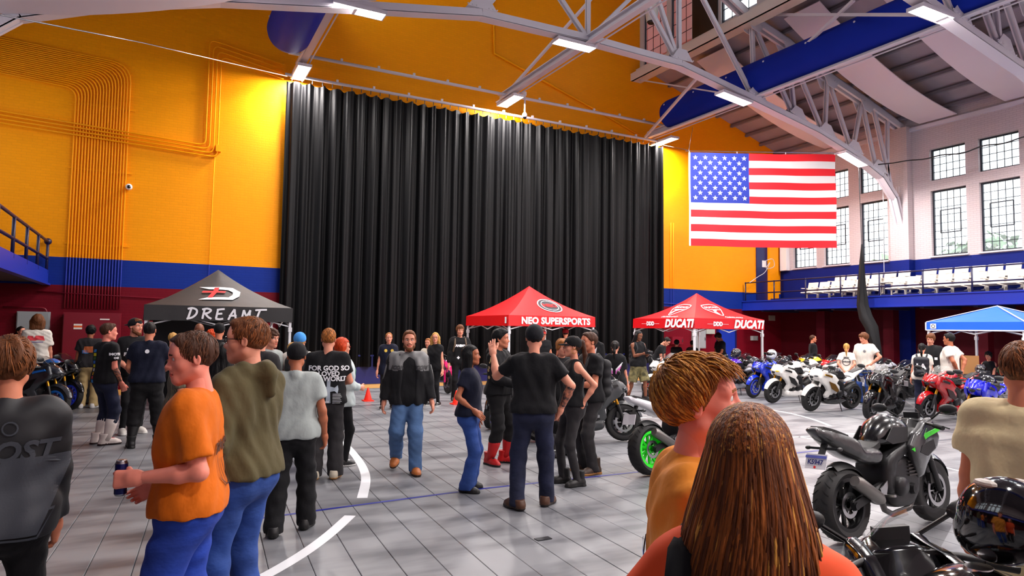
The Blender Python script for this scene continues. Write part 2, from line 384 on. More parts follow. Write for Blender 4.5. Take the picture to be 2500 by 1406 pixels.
for i in range(9):                                                  # purlins under the right slope
    t = (i+.6)/9; x = CXR+(WR-CXR)*t; z = CZ+.48+(EZ-CZ-.22)*t
    m_ = MB(); m_.box((x, (YF+D)/2, z-.05), (.12, D-YF-.02, .1)); m_.add('purlin', PURL, ceil_r)
for i in range(9):
    t = (i+.6)/9; x = CXL+(WL-CXL)*t; z = CZ+.48+(EZ-.4-CZ)*t
    m_ = MB(); m_.box((x, (YF+D)/2, z-.05), (.12, D-YF-.02, .1)); m_.add('purlin', PURL, ceil_l)
# clerestory walls: sill beam, window strips and solid panels
CL0, CL1 = 12.55, 15.6
for side, X in ((1, CXR), (-1, CXL)):
    nm = 'wall_clerestory_right' if side > 0 else 'wall_clerestory_left'
    bays = []; y = D-.25
    while y > YF+6:
        bays += [(y-1.4, y), (y-2.8, y-1.65), (y-5.85, y-4.25)]; y -= 6.4
    holed_wall(nm, X-.1 if side > 0 else X-.1, X+.1, [YF, D]+[v for b in bays for v in b], [CZ-.05, CL0, CL1, TOPZ], [(a, b, CL0, CL1) for a, b in bays], [M('clerestory_frame_paint', (196, 186, 184), .6)], lambda z: 0, kind='structure')
    m_ = MB(); m_.box((X-side*.3, (YF+D)/2, CZ-.12), (.5, D-YF, .1)); m_.box((X-side*.52, (YF+D)/2, CZ-.02), (.1, D-YF, .3)); m_.box((X-side*.2, (YF+D)/2, CZ+.3), (.2, D-YF, .12))
    m_.add('trim_7' if side > 0 else 'trim_8', M('cream_sill_paint', (214, 200, 190), .55), kind='structure')
    if side > 0: CBAYS = bays
GLASS = M('window_glass', (235, 245, 250), .05, alpha=.12); MUNT = M('dark_steel_window', (22, 30, 44), .5)
FROST = M('pink_obscured_pane', (232, 140, 130), .5, alpha=.85)
wn = [0]
def window(X, y0, y1, z0, z1, nc, nr, glass=GLASS, inner=-1):
    wn[0] += 1; e = empty('window_%d' % wn[0], (X, (y0+y1)/2, z0), kind='structure')
    W_, H_ = y1-y0, z1-z0
    m_ = MB(); f = .055
    for s in (-1, 1): m_.box((0, s*(W_/2-f/2), H_/2), (.07, f, H_))
    for z in (f/2, H_-f/2): m_.box((0, 0, z), (.07, W_-2*f, f))
    m_.add('window_frame', MUNT, e)
    iw, ih = W_-2*f, H_-2*f
    hb = MB(); hb.box((0, 0, 0), (.03, iw, .018)); hbm = hb.mesh('muntin'); vb = MB(); vb.box((0, 0, 0), (.028, .016, ih)); vbm = vb.mesh('muntin')
    for i in range(1, nr): add('muntin', hbm, MUNT, e, loc=(0, 0, f+ih*i/nr))
    for i in range(1, nc): add('muntin', vbm, MUNT, e, loc=(0, -iw/2+iw*i/nc, H_/2))
    pw, ph = iw/nc-.016, ih/nr-.018; pb = MB(); pb.box((0, 0, 0), (.006, pw, ph)); pm = pb.mesh('pane')
    for i in range(nr):
        for j in range(nc): add('pane', pm, glass, e, loc=(0, -iw/2+iw*(j+.5)/nc, f+ih*(i+.5)/nr))
    if nr > 6:                                                   # the opening sash in the middle
        s_ = MB(); a, b = iw*.62, ih*.36
        for s in (-1, 1): s_.box((inner*.03, s*a/2, H_*.52), (.03, .035, b))
        for s in (-1, 1): s_.box((inner*.03, 0, H_*.52+s*b/2), (.03, a, .035))
        s_.add('opening_sash', MUNT, e)
    return e
for i, (a, b) in enumerate(WCOLS):
    if i > 5: 
        for c, d in ((ZW0, ZW1), (ZU0, ZU1)): window(WR+.16, a, b, c, d, 1, 1)
        continue
    window(WR+.16, a, b, ZW0, ZW1, 5, 8); window(WR+.16, a, b, ZU0, ZU1, 5, 4)
for i, (a, b) in enumerate(CBAYS):
    window(CXR, a, b, CL0, CL1, (3, 3, 4)[i] if i < 3 else 1, 6 if i < 3 else 1, FROST if i in (0, 1) else GLASS)
for a, b in WCOLS:  # unseen left windows mirroring the right wall, added for side daylight
    for c, d in ((ZW0, ZW1), (ZU0, ZU1)): window(WL-.16, a, b, c, d, 1, 1)
m_ = MB(); m_.box((CXR-.13, 17.75, 14.1), (.04, 1.25, 3.3)); m_.add('blackout_panel', BLACKP, label='black panel between the clerestory windows', cat='panel')
# sills below the right windows
m_ = MB()
for a, b in WCOLS: m_.box((WR-.03, (a+b)/2, ZW0-.03), (.1, b-a+.1, .05))
m_.add('trim_9', WHITEM, kind='structure')

# acoustic sheets draped under both roof slopes
def drape(x0, z0, x1, z1, sag, y0, y1, label, side):
    pr = []
    for i in range(21):
        t = i/20; pr.append((x0+(x1-x0)*t, z0+(z1-z0)*t-sag*4*t*(1-t)))
    if x1 < x0: pr = pr[::-1]
    sheet('acoustic_sheet', pr, y0, y1, BANNER, .03, label=label, cat='ceiling sheet', group='white sheets draped under the roof slopes')
for i, (a, b) in enumerate([(17.6, 19.0), (13.6, 14.95), (10.7, 12.05), (7.6, 9.0), (4.5, 5.9)]):
    lab = ['white curved ceiling sheet nearest the back wall, above the flag', 'white curved ceiling sheet coming down to the wall left of the near windows', 'white curved ceiling sheet at the right edge, above the near windows'][i] if i < 3 else ['', '', '', 'white curved ceiling sheet out of view past the right edge', 'white curved ceiling sheet out of view, nearest the viewer'][i]
    drape(17.75, 12.1, WR-.1, 9.72, .42, a, b, lab, 1)
sheet('acoustic_sheet', smooth_pix([(-4.6, 7.0), (-2.95, 7.62), (-1.63, 7.9), (-.03, 8.4), (1.41, 9.02), (2.4, 9.7), (3.1, 10.6)], 24), 12.6, 15.5, BANNER, .03, label='large white curved ceiling sheet at the top left corner', cat='ceiling sheet', group='white sheets draped under the roof slopes')

# ------------------------------------------------------------------ roof trusses
XC = 10.55
BOT = [(0, 10.12), (3.4, 10.06), (5.7, 9.65), (6.65, 9.48), (9.65, 8.92), (11.6, 8.38), (13.2, 7.74), (14.0, 7.0), (14.35, 6.0), (14.42, 4.75)]
TOP = [(0, 14.6), (3.4, 13.7), (6.55, 12.2), (8.25, 11.75), (10.3, 10.97), (12.4, 10.4), (14.6, 9.72)]
WEB = [((0, 10.12), (0, 14.6)), ((0, 10.12), (3.4, 13.7)), ((3.4, 10.06), (3.4, 13.7)), ((3.4, 10.06), (1.6, 14.1)), ((3.4, 10.06), (.4, 14.0)), ((6.65, 9.5), (3.4, 13.7)), ((6.65, 9.5), (6.55, 12.2)),
       ((8.6, 9.15), (6.55, 12.2)), ((8.6, 9.15), (8.25, 11.75)), ((10.1, 8.8), (8.25, 11.75)), ((10.1, 8.8), (10.3, 10.97)), ((11.6, 8.4), (10.3, 10.97)), ((11.6, 8.4), (12.2, 10.4)), ((13.0, 7.85), (12.2, 10.4)), ((13.9, 7.2), (12.9, 10.2)), ((14.3, 7.2), (14.45, 9.7)), ((13.6, 7.5), (13.7, 9.95))]
def truss(y, label):
    e = empty('roof_truss', (XC, y, 0), label=label, cat='truss', group='white steel roof trusses')
    for s in (1, -1):
        f = lambda p: (s*p[0], 0, p[1])
        m_ = MB()
        for a, b in zip(BOT, BOT[1:]):
            for dy in (-.11, .11): m_.bar((s*a[0], dy, a[1]), (s*b[0], dy, b[1]), .09, .2, (0, 0, 1))
            m_.bar((s*a[0], 0, a[1]-.1), (s*b[0], 0, b[1]-.1), .31, .025)
        m_.add('bottom_chord', WHITEM, e)
        m_ = MB()
        for a, b in zip(TOP, TOP[1:]):
            for dy in (-.11, .11): m_.bar((s*a[0], dy, a[1]), (s*b[0], dy, b[1]), .09, .24)
            m_.bar((s*a[0], 0, a[1]+.12), (s*b[0], 0, b[1]+.12), .31, .025)
        m_.add('top_chord', WHITEM, e)
        for a, b in WEB:
            if s < 0 and a[0] == 0 and b[0] == 0: continue
            m_ = MB(); d = _n(np.array(b)-np.array(a)); 
            for dy in (-.05, .05): m_.bar((s*a[0], dy, a[1]), (s*b[0], dy, b[1]), .035, .11)
            m_.bar(f(a), f(b), .1, .02); m_.add('web_member', WHITEM, e)
        for (x, z), up in [((3.4, 10.1), 1), ((6.65, 9.5), 1), ((8.6, 9.15), 1), ((10.1, 8.8), 1), ((11.6, 8.4), 1), ((13.0, 7.85), 1), ((6.55, 12.2), -1), ((8.25, 11.75), -1), ((10.3, 10.97), -1), ((12.3, 10.42), -1)]:
            m_ = MB(); g = [(-.42, .06), (.42, .06), (.16, .4), (-.16, .4)]
            sl = -.28 if z < 9.6 or up < 0 else 0.
            for dy in (-.17, .15): m_.prism([(s*(x+a), z+sl*a+up*b) for a, b in g], dy, dy+.02)
            m_.add('gusset_plate', WHITEM, e)
            m_ = MB()
            for a in (-.42, -.3, -.18, .18, .3, .42): m_.sphere((s*(x+a), -.172, z+sl*a+up*.1), .022, 6, 4)
            m_.add('rivet_row', WHITEM, e, kind='stuff')
    return e
truss(15.7, 'white steel truss crossing the view above the flag and curtain'); truss(9.3, 'nearer white steel truss cut by the upper right edge'); truss(2.9, 'white steel truss overhead of the viewer'); 
# lateral beams along the hall carrying lights, and cross braces
def beam_along(x, z, y0, y1, label):
    e = empty('light_rail', (x, 0, 0), label=label, cat='beam', group='white beams running along the hall')
    m_ = MB(); m_.box((0, (y0+y1)/2, z), (.2, y1-y0, .03)); m_.box((0, (y0+y1)/2, z+.1), (.04, y1-y0, .2)); m_.box((0, (y0+y1)/2, z+.21), (.2, y1-y0, .03)); m_.add('beam', WHITEM, e)
    m_ = MB()
    for s in (-1, 1): m_.tube([(s*.16, y0, z-.05), (s*.16, y1, z-.05)], .022, 6)
    m_.add('conduit_pair', WHITEM, e)
beam_along(3.5, 9.72, 21.2, YF, 'white beam running overhead beside the left blue duct'); beam_along(10.5, 9.95, 21.2, YF, 'white beam over the middle of the black curtain'); beam_along(17.25, 9.62, 21.2, YF, 'white beam under the right blue duct')
def brace(a, b, label, r=.05):
    m_ = MB(); m_.bar(a, b, r*1.6, r*1.6); m_.add('cross_brace', WHITEM, label=label, cat='brace', group='slanting white braces between the trusses')
brace((10.4, 21.2, 9.85), (12.2, 15.8, 13.2), 'slim white brace rising over the left half of the curtain rail')
brace(ony(1575, 335, 21.2), ony(1715, 175, 16.5), 'slim white brace rising from the right end of the curtain rail')
brace(ony(1858, 212, 15.7), ony(2085, 0, 11.5), 'white brace slanting across the right blue duct')
brace(ony(1858, 36, 15.7), ony(2240, 36, 9.5), 'level white brace above the right blue duct')
brace(ony(1560, 195, 21.3), ony(1750, 225, 16), 'thin white brace below the clerestory sill', .03)

# ------------------------------------------------------------------ blue fabric ducts
def duct(x, z, y0, y1, r, label):
    e = empty('air_duct', (x, y0, z), label=label, cat='duct', group='blue fabric ducts')
    prof = [(.001, .32), (r*.4, .28), (r*.75, .16), (r*.95, .04), (r, -.1)]
    m_ = MB(); m_.lathe([(a, b) for a, b in prof] + [(r, y1-y0)], axis='y', n=40); m_.add('duct_tube', DUCT, e, smooth=True)
    for y in np.arange(-.2, y1-y0, -1.6):
        m_ = MB()
        for s in (-1, 1): m_.sphere((s*r*.9, y, r*.45), .035, 6, 4)
        m_.add('hanger_button', WHITEM, e)
duct(2.88, 10.0, 19.2, YF, .6, 'blue round fabric duct hanging at the top left of the curtain'); duct(17.35, 10.25, 20.0, YF, .56, 'long blue round fabric duct crossing the upper right')

# ------------------------------------------------------------------ light fixtures
LAMP = M('led_diffuser', (255, 246, 240), .5, emit=16)
led_h = MB(); led_h.box((0, 0, .035), (1.3, .42, .07)); led_hm = led_h.mesh('housing'); led_hm.materials.append(WHITEM)
led_d = MB(); led_d.box((0, 0, -.008), (1.22, .36, .016)); led_dm = led_d.mesh('diffuser'); led_dm.materials.append(LAMP)
led_f = MB()
for s in (-1, 1): led_f.box((s*.635, 0, -.006), (.03, .42, .02)); led_f.box((0, s*.195, -.006), (1.24, .03, .02))
for s in (-1, 1): led_f.box((s*.4, 0, .12), (.03, .03, .12))
led_fm = led_f.mesh('mounting_frame'); led_fm.materials.append(WHITEM)
def fixture(p, rz, label, visible=True, group='ceiling light panels', tilt=0.):
    e = empty('ceiling_light', p, rz, label=label, cat='light', group=group); e.rotation_euler = (0, tilt, rz)
    add('housing', led_hm, None, e); add('diffuser', led_dm, None, e); add('mounting_frame', led_fm, None, e)
    l = bpy.data.lights.new('led_light', 'AREA'); l.shape = 'RECTANGLE'; l.size = 1.2; l.size_y = .36; l.energy = LED_POWER; l.color = (1, .93, .9)
    o = bpy.data.objects.new('led_light', l); COL.objects.link(o); o.parent = e; o.location = (0, 0, -.03)
fixture((3.93, 15.67, 9.38), 0, 'lit light panel cut by the top edge left of centre'); fixture((10.1, 15.7, 9.86), 0, 'lit light panel on the truss above the middle of the curtain'); fixture((16.25, 15.68, 9.38), 0, 'lit light panel on the truss beside the right blue duct', tilt=.12)
fixture((22.2, 15.72, 8.16), 0, 'lit light panel on the truss at the right top corner of the flag', tilt=.26)
fixture((3.5, 20.75, 9.5), PI/2, 'lit light panel at the top left corner of the black curtain'); fixture((10.5, 20.4, 9.72), PI/2, 'lit light panel above the middle of the curtain rail'); fixture((17.8, 20.9, 9.46), PI/2, 'lit light panel at the top right corner of the black curtain')
fixture((16.15, 9.3, 9.5), 0, 'large lit light panel at the top right near the duct')
for y, row in ((9.3, 'second'), (2.9, 'third'), (-3.0, 'fourth')):
    for x, cl in ((3.93, 'left'), (10.1, 'left middle'), (16.2, 'right middle'), (22.2, 'right')):
        if y == 9.3 and x == 16.2: continue
        fixture((x, y, 8.2 if x > 20 else 9.45), 0, 'lit light panel overhead out of view, %s truss, %s' % (row, cl))

# ------------------------------------------------------------------ stage curtain, rails
def curtain(x0, x1, z0, z1, label):
    n = int((x1-x0)/.028); nz = 14; V = []; rs = random.Random(int(x0*10)); xs = np.linspace(x0, x1, n+1)
    ph = np.cumsum([2*PI*.028/rs.uniform(.22, .7) for _ in range(n+1)]); am = np.interp(xs, np.linspace(x0, x1, 30), [rs.uniform(.03, .15) for _ in range(30)])
    for k in range(nz+1):
        t = k/nz; z = z1+(z0-z1)*t
        sw_ = np.sin(ph+.5*math.sin(t*2.5)*np.sin(xs*1.3)); prof = am*(.8+.3*t)*(np.sign(sw_)*np.abs(sw_)**.55) + .03*np.sin(2.3*ph+1+t)*(1-.4*t)
        zz = z + (0.035*np.cos(ph) if k == 0 else 0)
        for i in range(n+1): V.append((xs[i], D-.4+prof[i], zz[i] if k == 0 else z))
    Fc = np.array([(k*(n+1)+i, k*(n+1)+i+1, (k+1)*(n+1)+i+1, (k+1)*(n+1)+i) for k in range(nz) for i in range(n)])
    return add('stage_curtain', np_mesh('stage_curtain', np.array(V), Fc), M('black_velour', (4, 4, 6), .52, spec=.2), label=label, cat='curtain', group='black stage curtains')
curtain(3.16, 10.75, .55, 9.3, 'left half of the tall black pleated stage curtain'); curtain(10.6, 17.85, .55, 9.3, 'right half of the tall black pleated stage curtain')
def rail_pipe(z, y, r, label, hangers=0):
    e = empty('curtain_rail', (10.5, y, z), label=label, cat='rail')
    m_ = MB(); m_.tube([(-7.4, 0, 0), (7.5, 0, 0)], r, 8); m_.add('pipe', WHITEM, e, smooth=True)
    for i in range(hangers):
        x = -7.2+14.5*i/(hangers-1); m_ = MB(); m_.tube([(x, 0, -r), (x, 0, -.16)], .014, 5); m_.add('carrier', BLACKP, e)
    for i in range(13):
        x = -7+14.2*i/12; m_ = MB(); m_.box((x, 0, r+.02), (.07, .07, .09)); m_.add('clamp', WHITEM, e)
rail_pipe(9.5, D-.4, .05, 'white curtain track the black stage curtain hangs from', 48); rail_pipe(10.0, D-.9, .055, 'upper white pipe rail parallel to the curtain track')
# pole with dome camera by the middle of the curtain rail
qd = ony(1281, 285, 20.3)
e = empty('camera_drop_pole', qd, label='slim white drop pole with dark dome camera in front of the curtain rail', cat='camera')
m_ = MB(); hz_ = 10.05-qd[2]; m_.tube([(0, 0, .1), (0, 0, hz_)], .028, 8); m_.tube([(0, 0, hz_-.06), (0, 0, hz_+.06)], .06, 8); m_.tube([(0, 0, hz_), (10.52-qd[0], 0, hz_)], .022, 8); m_.add('pole', WHITEM, e)
m_ = MB(); m_.lathe([(.02, .18), (.08, .1), (.09, 0), (.07, -.02)], n=14); m_.add('housing', WHITEM, e, smooth=True)
m_ = MB(); m_.sphere((0, 0, -.02), .065, 12, 8); m_.add('dome', M('dark_dome', (14, 14, 18), .1), e, smooth=True)
# bell-shaped hanging loudspeaker lamp near the clerestory
q = ony(1591, 28, 18.5); e = empty('hanging_horn', q, label='white bucket shaped horn hanging before the clerestory windows', cat='horn')
m_ = MB(); m_.lathe([(.17, -.38), (.19, -.36), (.24, .05), (.3, .1), (.3, .2), (.22, .24), (.02, .25)], n=20); m_.add('shell', M('horn_paint', (196, 196, 190), .5), e, smooth=True)
m_ = MB(); m_.lathe([(.001, -.42), (.13, -.44), (.15, -.37)], n=16); m_.add('mouth', BLACKP, e, smooth=True)
m_ = MB(); m_.tube([(.2, 0, .2), (.2, 0, .45), (0, 0, .62), (-.2, 0, .45), (-.2, 0, .2)], .018, 6); m_.tube([(0, 0, .62), (0, 0, 3)], .01, 5); m_.add('bail', STEEL, e)
# ------------------------------------------------------------------ conduits and fittings on the back wall
def wall_pipe(pts, r, parent, y=D-.05, name='conduit'):
    """pts in (x,z) with rounded corners already in; painted like the wall band behind"""
    P = []
    for a, b in zip(pts, pts[1:]):
        P.append(a); cuts = sorted([(c-a[1])/(b[1]-a[1]) for c in (zm, zb) if b[1] != a[1] and 0 < (c-a[1])/(b[1]-a[1]) < 1])
        for t in cuts: P.append((a[0]+(b[0]-a[0])*t, a[1]+(b[1]-a[1])*t))
    P.append(pts[-1]); m_ = MB(); m_.tube([(x, y, z) for x, z in P], r, 6)
    mi = [0 if (sum(m_.v[i][2] for i in f)/len(f)) > zb else (1 if (sum(m_.v[i][2] for i in f)/len(f)) > zm else 2) for f in m_.f]
    m_.m = mi; return m_.add(name, [YELLOWP, BLUEP, MAROONP], parent, smooth=True)
def rounded(pts, r=.28, n=5):
    out = [pts[0]]
    for i in range(1, len(pts)-1):
        p = np.array(pts[i], float); a = _n(np.array(pts[i-1])-p); b = _n(np.array(pts[i+1])-p); p0 = p+a*r; p1 = p+b*r
        for k in range(n+1):
            t = k/n; out.append(tuple((1-t)**2*p0+2*t*(1-t)*p+t*t*p1))
    return out + [pts[-1]]
bank = empty('conduit_bank', (0, 0, 0), label='bank of thin vertical pipes bending left up the yellow wall', cat='pipes')
for i in range(19):
    x = -1.0-i*.0705; z = 9.1-i*.051
    wall_pipe(rounded([(x, 2.2), (x+.0, z), (-5.0, z+.2)], .3+.012*(18-i)), .019, bank)
for z in (3.95, 6.0, 7.8):
    m_ = MB(); m_.box((-1.6, D-.015, z), (1.5, .03, .04)); m_.add('pipe_strap', YELLOWP, bank)
cr = empty('cross_conduits', (0, 0, 0), label='four pipes crossing the wall sideways then turning up beside the curtain', cat='pipes')
for i in range(4):
    z = 7.32-i*.105; x = .98+i*.11
    wall_pipe(rounded([(-5, z+.02), (x, z-.26), (x, 10.25-i*.15), (3.1, 9.9-i*.15)], .2), .022, cr, D-.1)
m_ = MB(); m_.box((1.33, D-.07, 7.02), (.14, .14, .2)); m_.add('junction_box', YELLOWP, cr)
vp = empty('wall_conduit', (0, 0, 0), label='single thin pipe running straight down from the junction box', cat='pipe'); wall_pipe([(1.25, 6.95), (1.2, 2.2)], .012, vp)
vp = empty('wall_conduit', (0, 0, 0), label='pipe bent over the maroon brick between cabinet and black tent', cat='pipe'); wall_pipe(rounded([(-2.9, 2.62), (1.25, 2.5), (1.25, 1.6)], .15), .02, vp)
vp = empty('wall_conduit', (0, 0, 0), label='short bent pipe on the dark brick above the grey panel', cat='pipe'); wall_pipe(rounded([(-3.6, 2.2), (-2.65, 2.2), (-2.65, 1.4)], .15), .02, vp)
vp = empty('wall_conduit', (0, 0, 0), label='thick sloping pipe on the yellow gable above the curtain', cat='pipe'); q = [ony(x, y, D-.06) for x, y in ((1205, -20), (1207, 130), (1480, 282), (1560, 330))]; wall_pipe([(a[0], a[2]) for a in q], .045, vp)
vp = empty('wall_conduit', (0, 0, 0), label='paired thin pipes down the yellow wall behind the right red tent', cat='pipe'); wall_pipe([(18.62, 6.3), (18.62, 2.0)], .014, vp); wall_pipe([(18.75, 6.3), (18.75, 2.0)], .014, vp)
vp = empty('wall_conduit', (0, 0, 0), label='blue bent pipe on the wall behind the right red tent', cat='pipe'); wall_pipe(rounded([(18.05, 1.9), (18.05, 2.95), (21, 2.95), (21.1, 2.7), (22.6, 2.6)], .1), .018, vp)
q = ony(315, 457, D-.12); e = empty('wall_camera', q, label='small white round camera on the yellow wall beside the pipes', cat='camera')
m_ = MB(); m_.lathe([(.001, -.14), (.06, -.13), (.085, -.08), (.085, 0), (.05, .05)], axis='y', n=16); m_.add('housing', M('white_plastic', (236, 236, 236), .4), e, smooth=True)
m_ = MB(); m_.sphere((0, -.125, -.01), (.05, .03, .05), 12, 8); m_.add('lens', M('black_lens', (8, 8, 10), .08), e, smooth=True)
m_ = MB(); m_.box((0, .07, .0), (.06, .1, .06)); m_.add('bracket', YELLOWP, e)
def wallbox(px0, py0, px1, py1, dep, mat, label, name='wall_box', door=True, y=D):
    a = ony(px0, py0, y); b = ony(px1, py1, y); w_, h_ = abs(b[0]-a[0]), abs(a[2]-b[2])
    e = empty(name, ((a[0]+b[0])/2, y-dep/2, min(a[2], b[2])), label=label, cat='box')
    m_ = MB(); m_.box((0, 0, h_/2), (w_, dep, h_)); m_.add('body', mat, e)
    if door:
        m_ = MB(); m_.box((0, -dep/2-.012, h_/2), (w_*.94, .024, h_*.94)); m_.add('door', mat, e)
        m_ = MB(); m_.box((w_*.38, -dep/2-.035, h_/2), (.03, .03, .12)); m_.add('latch', STEEL, e)
    return e, w_, h_
# maroon metal cabinet (tall) on the floor and grey panel at the left
a = ony(155, 762, 21.0); b = ony(295, 765, 21.0); hgt = a[2]
e = empty('metal_cabinet', ((a[0]+b[0])/2, 21.0, 0), label='tall maroon metal cabinet under the bank of pipes', cat='cabinet'); w_ = b[0]-a[0]
m_ = MB(); m_.box((0, .22, hgt/2), (w_, .45, hgt)); m_.add('body', MAROONP, e)
m_ = MB(); m_.box((0, -.015, hgt/2+.02), (w_*.97, .03, hgt-.1)); m_.add('door', MAROONP, e)
m_ = MB(); m_.box((-w_*.24, -.034, hgt-.37), (.19, .006, .14), mi=0); m_.box((-w_*.24, -.036, hgt-.37), (.19, .006, .05), mi=1); m_.add('warning_label', [M('label_white', (232, 228, 224), .5), M('label_orange', (230, 96, 30), .5)], e)
m_ = MB(); m_.box((w_*.22, -.034, hgt-.17), (.22, .006, .035)); m_.add('name_strip', MATS['label_white'], e)
wallbox(45, 760, 120, 835, .2, GREYP, 'grey electrical panel at the far left behind the long haired man')
wallbox(1688, 803, 1714, 850, .22, GREYP, 'tall grey electrical box behind the front leg of the right red tent'); wallbox(1718, 803, 1739, 815, .16, M('pale_box', (170, 176, 168), .4), 'small pale box beside the tall grey electrical box', door=False)
wallbox(1632, 822, 1660, 840, .2, MAROONP, 'maroon box on the maroon brick left of the right red tent leg'); wallbox(1832, 820, 1845, 831, .12, GREYP, 'small grey box on the brick right of the blue door')
wallbox(1876, 770, 1890, 783, .06, M('sign_beige', (150, 140, 130), .5), 'small beige plate under the balcony near the corner', door=False)
wallbox(1847, 627, 1856, 641, .05, M('white_plastic', (236, 236, 236), .4), 'small white plate on the yellow wall edge', door=False); wallbox(1858, 636, 1868, 653, .07, M('white_plastic', (236, 236, 236), .4), 'white speaker box in the navy doorway at balcony level', door=False)
# blue door
a = ony(1752, 790, D); b = ony(1791, 790, D); e = empty('door_1', ((a[0]+b[0])/2, D-.04, 0), kind='structure'); w_ = b[0]-a[0]
m_ = MB(); m_.box((0, 0, 1.1), (w_, .06, 2.2)); m_.add('door_leaf', M('blue_door_paint', (22, 52, 168), .45), e)
m_ = MB()
for s in (-1, 1): m_.box((s*(w_/2+.04), 0, 1.12), (.08, .1, 2.24))
m_.box((0, 0, 2.26), (w_+.16, .1, .08)); m_.add('door_frame', NAVYP, e); m_ = MB(); m_.box((-w_*.38, -.06, 1.05), (.04, .06, .14)); m_.add('door_handle', STEEL, e)

# ------------------------------------------------------------------ balconies
FX = 22.72
e_b = empty('balcony', (FX, 0, 0), label='blue fronted balcony along the right wall', cat='balcony')
m_ = MB(); m_.box((.06, (YF+D)/2, 2.96), (.12, D-YF, .42)); m_.box((-.03, (YF+D)/2, 2.79), (.06, D-YF, .05)); m_.box((-.02, (YF+D)/2, 3.16), (.06, D-YF, .04)); m_.add('fascia', BLUEP, e_b)
m_ = MB(); m_.box(((WR-FX)/2+.06, (YF+D)/2, 2.95), (WR-FX-.12, D-YF, .16)); m_.add('deck', M('deck_dark', (60, 56, 66), .7), e_b)
m_ = MB(); m_.box((WR-FX-.45, (YF+D)/2, 3.18), (.85, D-YF, .3)); m_.add('upper_step', M('step_blue', (24, 28, 90), .6), e_b)
RAILM = M('navy_rail_paint', (16, 18, 62), .4)
for y in np.arange(D-.15, YF, -1.55):
    m_ = MB(); m_.tube([(.03, y, 3.1), (.03, y, 3.97)], .028, 8); m_.sphere((.03, y, 3.97), .04, 8, 6); m_.add('rail_post', RAILM, e_b, smooth=True)
for z in (3.97, 3.5):
    m_ = MB(); m_.tube([(.03, D-.15, z), (.03, YF, z)], .026, 8); m_.add('rail', RAILM, e_b, smooth=True)
for i in range(16):                                                  # beams and brackets below the deck
    y = D-1-i*1.7; m_ = MB(); m_.box(((WR-FX)/2, y, 2.78), (WR-FX-.2, .14, .16)); m_.add('deck_joist', M('joist_dark', (34, 30, 60), .7), e_b)
for y in (18.6, 15.7, 12.5, 9.3):
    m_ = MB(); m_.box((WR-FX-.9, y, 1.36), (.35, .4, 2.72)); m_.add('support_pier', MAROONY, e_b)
# white folding stadium seats
SEATM = M('ivory_seat_plastic', (224, 218, 206), .4); SFR = M('seat_iron', (190, 186, 180), .5)
m_ = MB(); P = [(0, .43), (-.4, .46), (-.42, .43), (-.4, .41), (0, .38)]; m_.prism(P, -.22, .22); s_seat = m_.mesh('seat'); s_seat.materials.append(SEATM)
m_ = MB()
for j, (x, z) in enumerate([(.03, .45), (.06, .6), (.1, .78), (.12, .86)]):
    pass
bp = [(.02, .46), (.05, .6), (.09, .76), (.12, .86)]
for (a, b) in zip(bp, bp[1:]): m_.bar((a[0], 0, a[1]), (b[0], 0, b[1]), .45, .03, (1, 0, 0))
s_back = m_.mesh('backrest'); s_back.materials.append(SEATM)
m_ = MB()
for s in (-1, 1): m_.bar((-.32, s*.25, .62), (.06, s*.25, .63), .05, .03); m_.bar((.02, s*.25, .63), (0, s*.25, 0), .05, .04); m_.bar((0, s*.25, .05), (-.22, s*.25, 0), .05, .04)
s_arm = m_.mesh('arm_frame'); s_arm.materials.append(SFR)
def stadium_seat(x, y, z, label, grp):
    e = empty('stadium_seat', (x, y, z), label=label, cat='seat', group=grp)
    add('seat', s_seat, None, e); add('backrest', s_back, None, e); add('arm_frame', s_arm, None, e)
for (y0, n, lab) in ((18.75, 6, 'white folding seat on the balcony left of the netting, %s row'), (15.1, 9, 'white folding seat on the balcony right of the netting, %s row')):
    for i in range(n):
        on = ['first', 'second', 'third', 'fourth', 'fifth', 'sixth', 'seventh', 'eighth', 'ninth'][i]+' from the left'
        stadium_seat(23.75, y0-i*.54, 3.03, lab % 'front'+', '+on, 'front row balcony seats ' + ('far' if n == 6 else 'near')); stadium_seat(24.62, y0-.6-i*.54, 3.33, lab % 'rear'+', '+on, 'rear row balcony seats ' + ('far' if n == 6 else 'near'))
LX = -2.67
e_l = empty('balcony', (LX, 0, 0), label='blue fronted balcony end at the left edge', cat='balcony')
m_ = MB(); m_.box((-.06, (YF+D)/2, 3.0), (.12, D-YF, .4)); m_.box((.03, (YF+D)/2, 2.82), (.06, D-YF, .05)); m_.add('fascia', BLUEP, e_l)
m_ = MB(); m_.box((-(LX-WL)/2-.06, (YF+D)/2, 2.95), (LX-WL-.12, D-YF, .16)); m_.add('deck', MATS['deck_dark'], e_l)
for y in np.arange(D-.15, YF, -1.55):
    m_ = MB(); m_.tube([(-.03, y, 3.1), (-.03, y, 3.95)], .035, 8); m_.add('rail_post', RAILM, e_l, smooth=True)
for z in (3.95, 3.5):
    m_ = MB(); m_.tube([(-.03, D-.15, z), (-.03, YF, z)], .035, 8); m_.add('rail', RAILM, e_l, smooth=True)
m_ = MB(); m_.sphere((-.03, D-.15, 3.95), .09, 10, 8); m_.add('rail_knob', RAILM, e_l, smooth=True)
for k, y in enumerate((16.6, 15.8)): 
    e = empty('stadium_seat', (-3.6, y, 3.03), PI, label='white seat on the left balcony behind the railing, '+('farther one' if k == 0 else 'nearer one'), cat='seat', group='left balcony seats')
    add('seat', s_seat, None, e); add('backrest', s_back, None, e); add('arm_frame', s_arm, None, e)

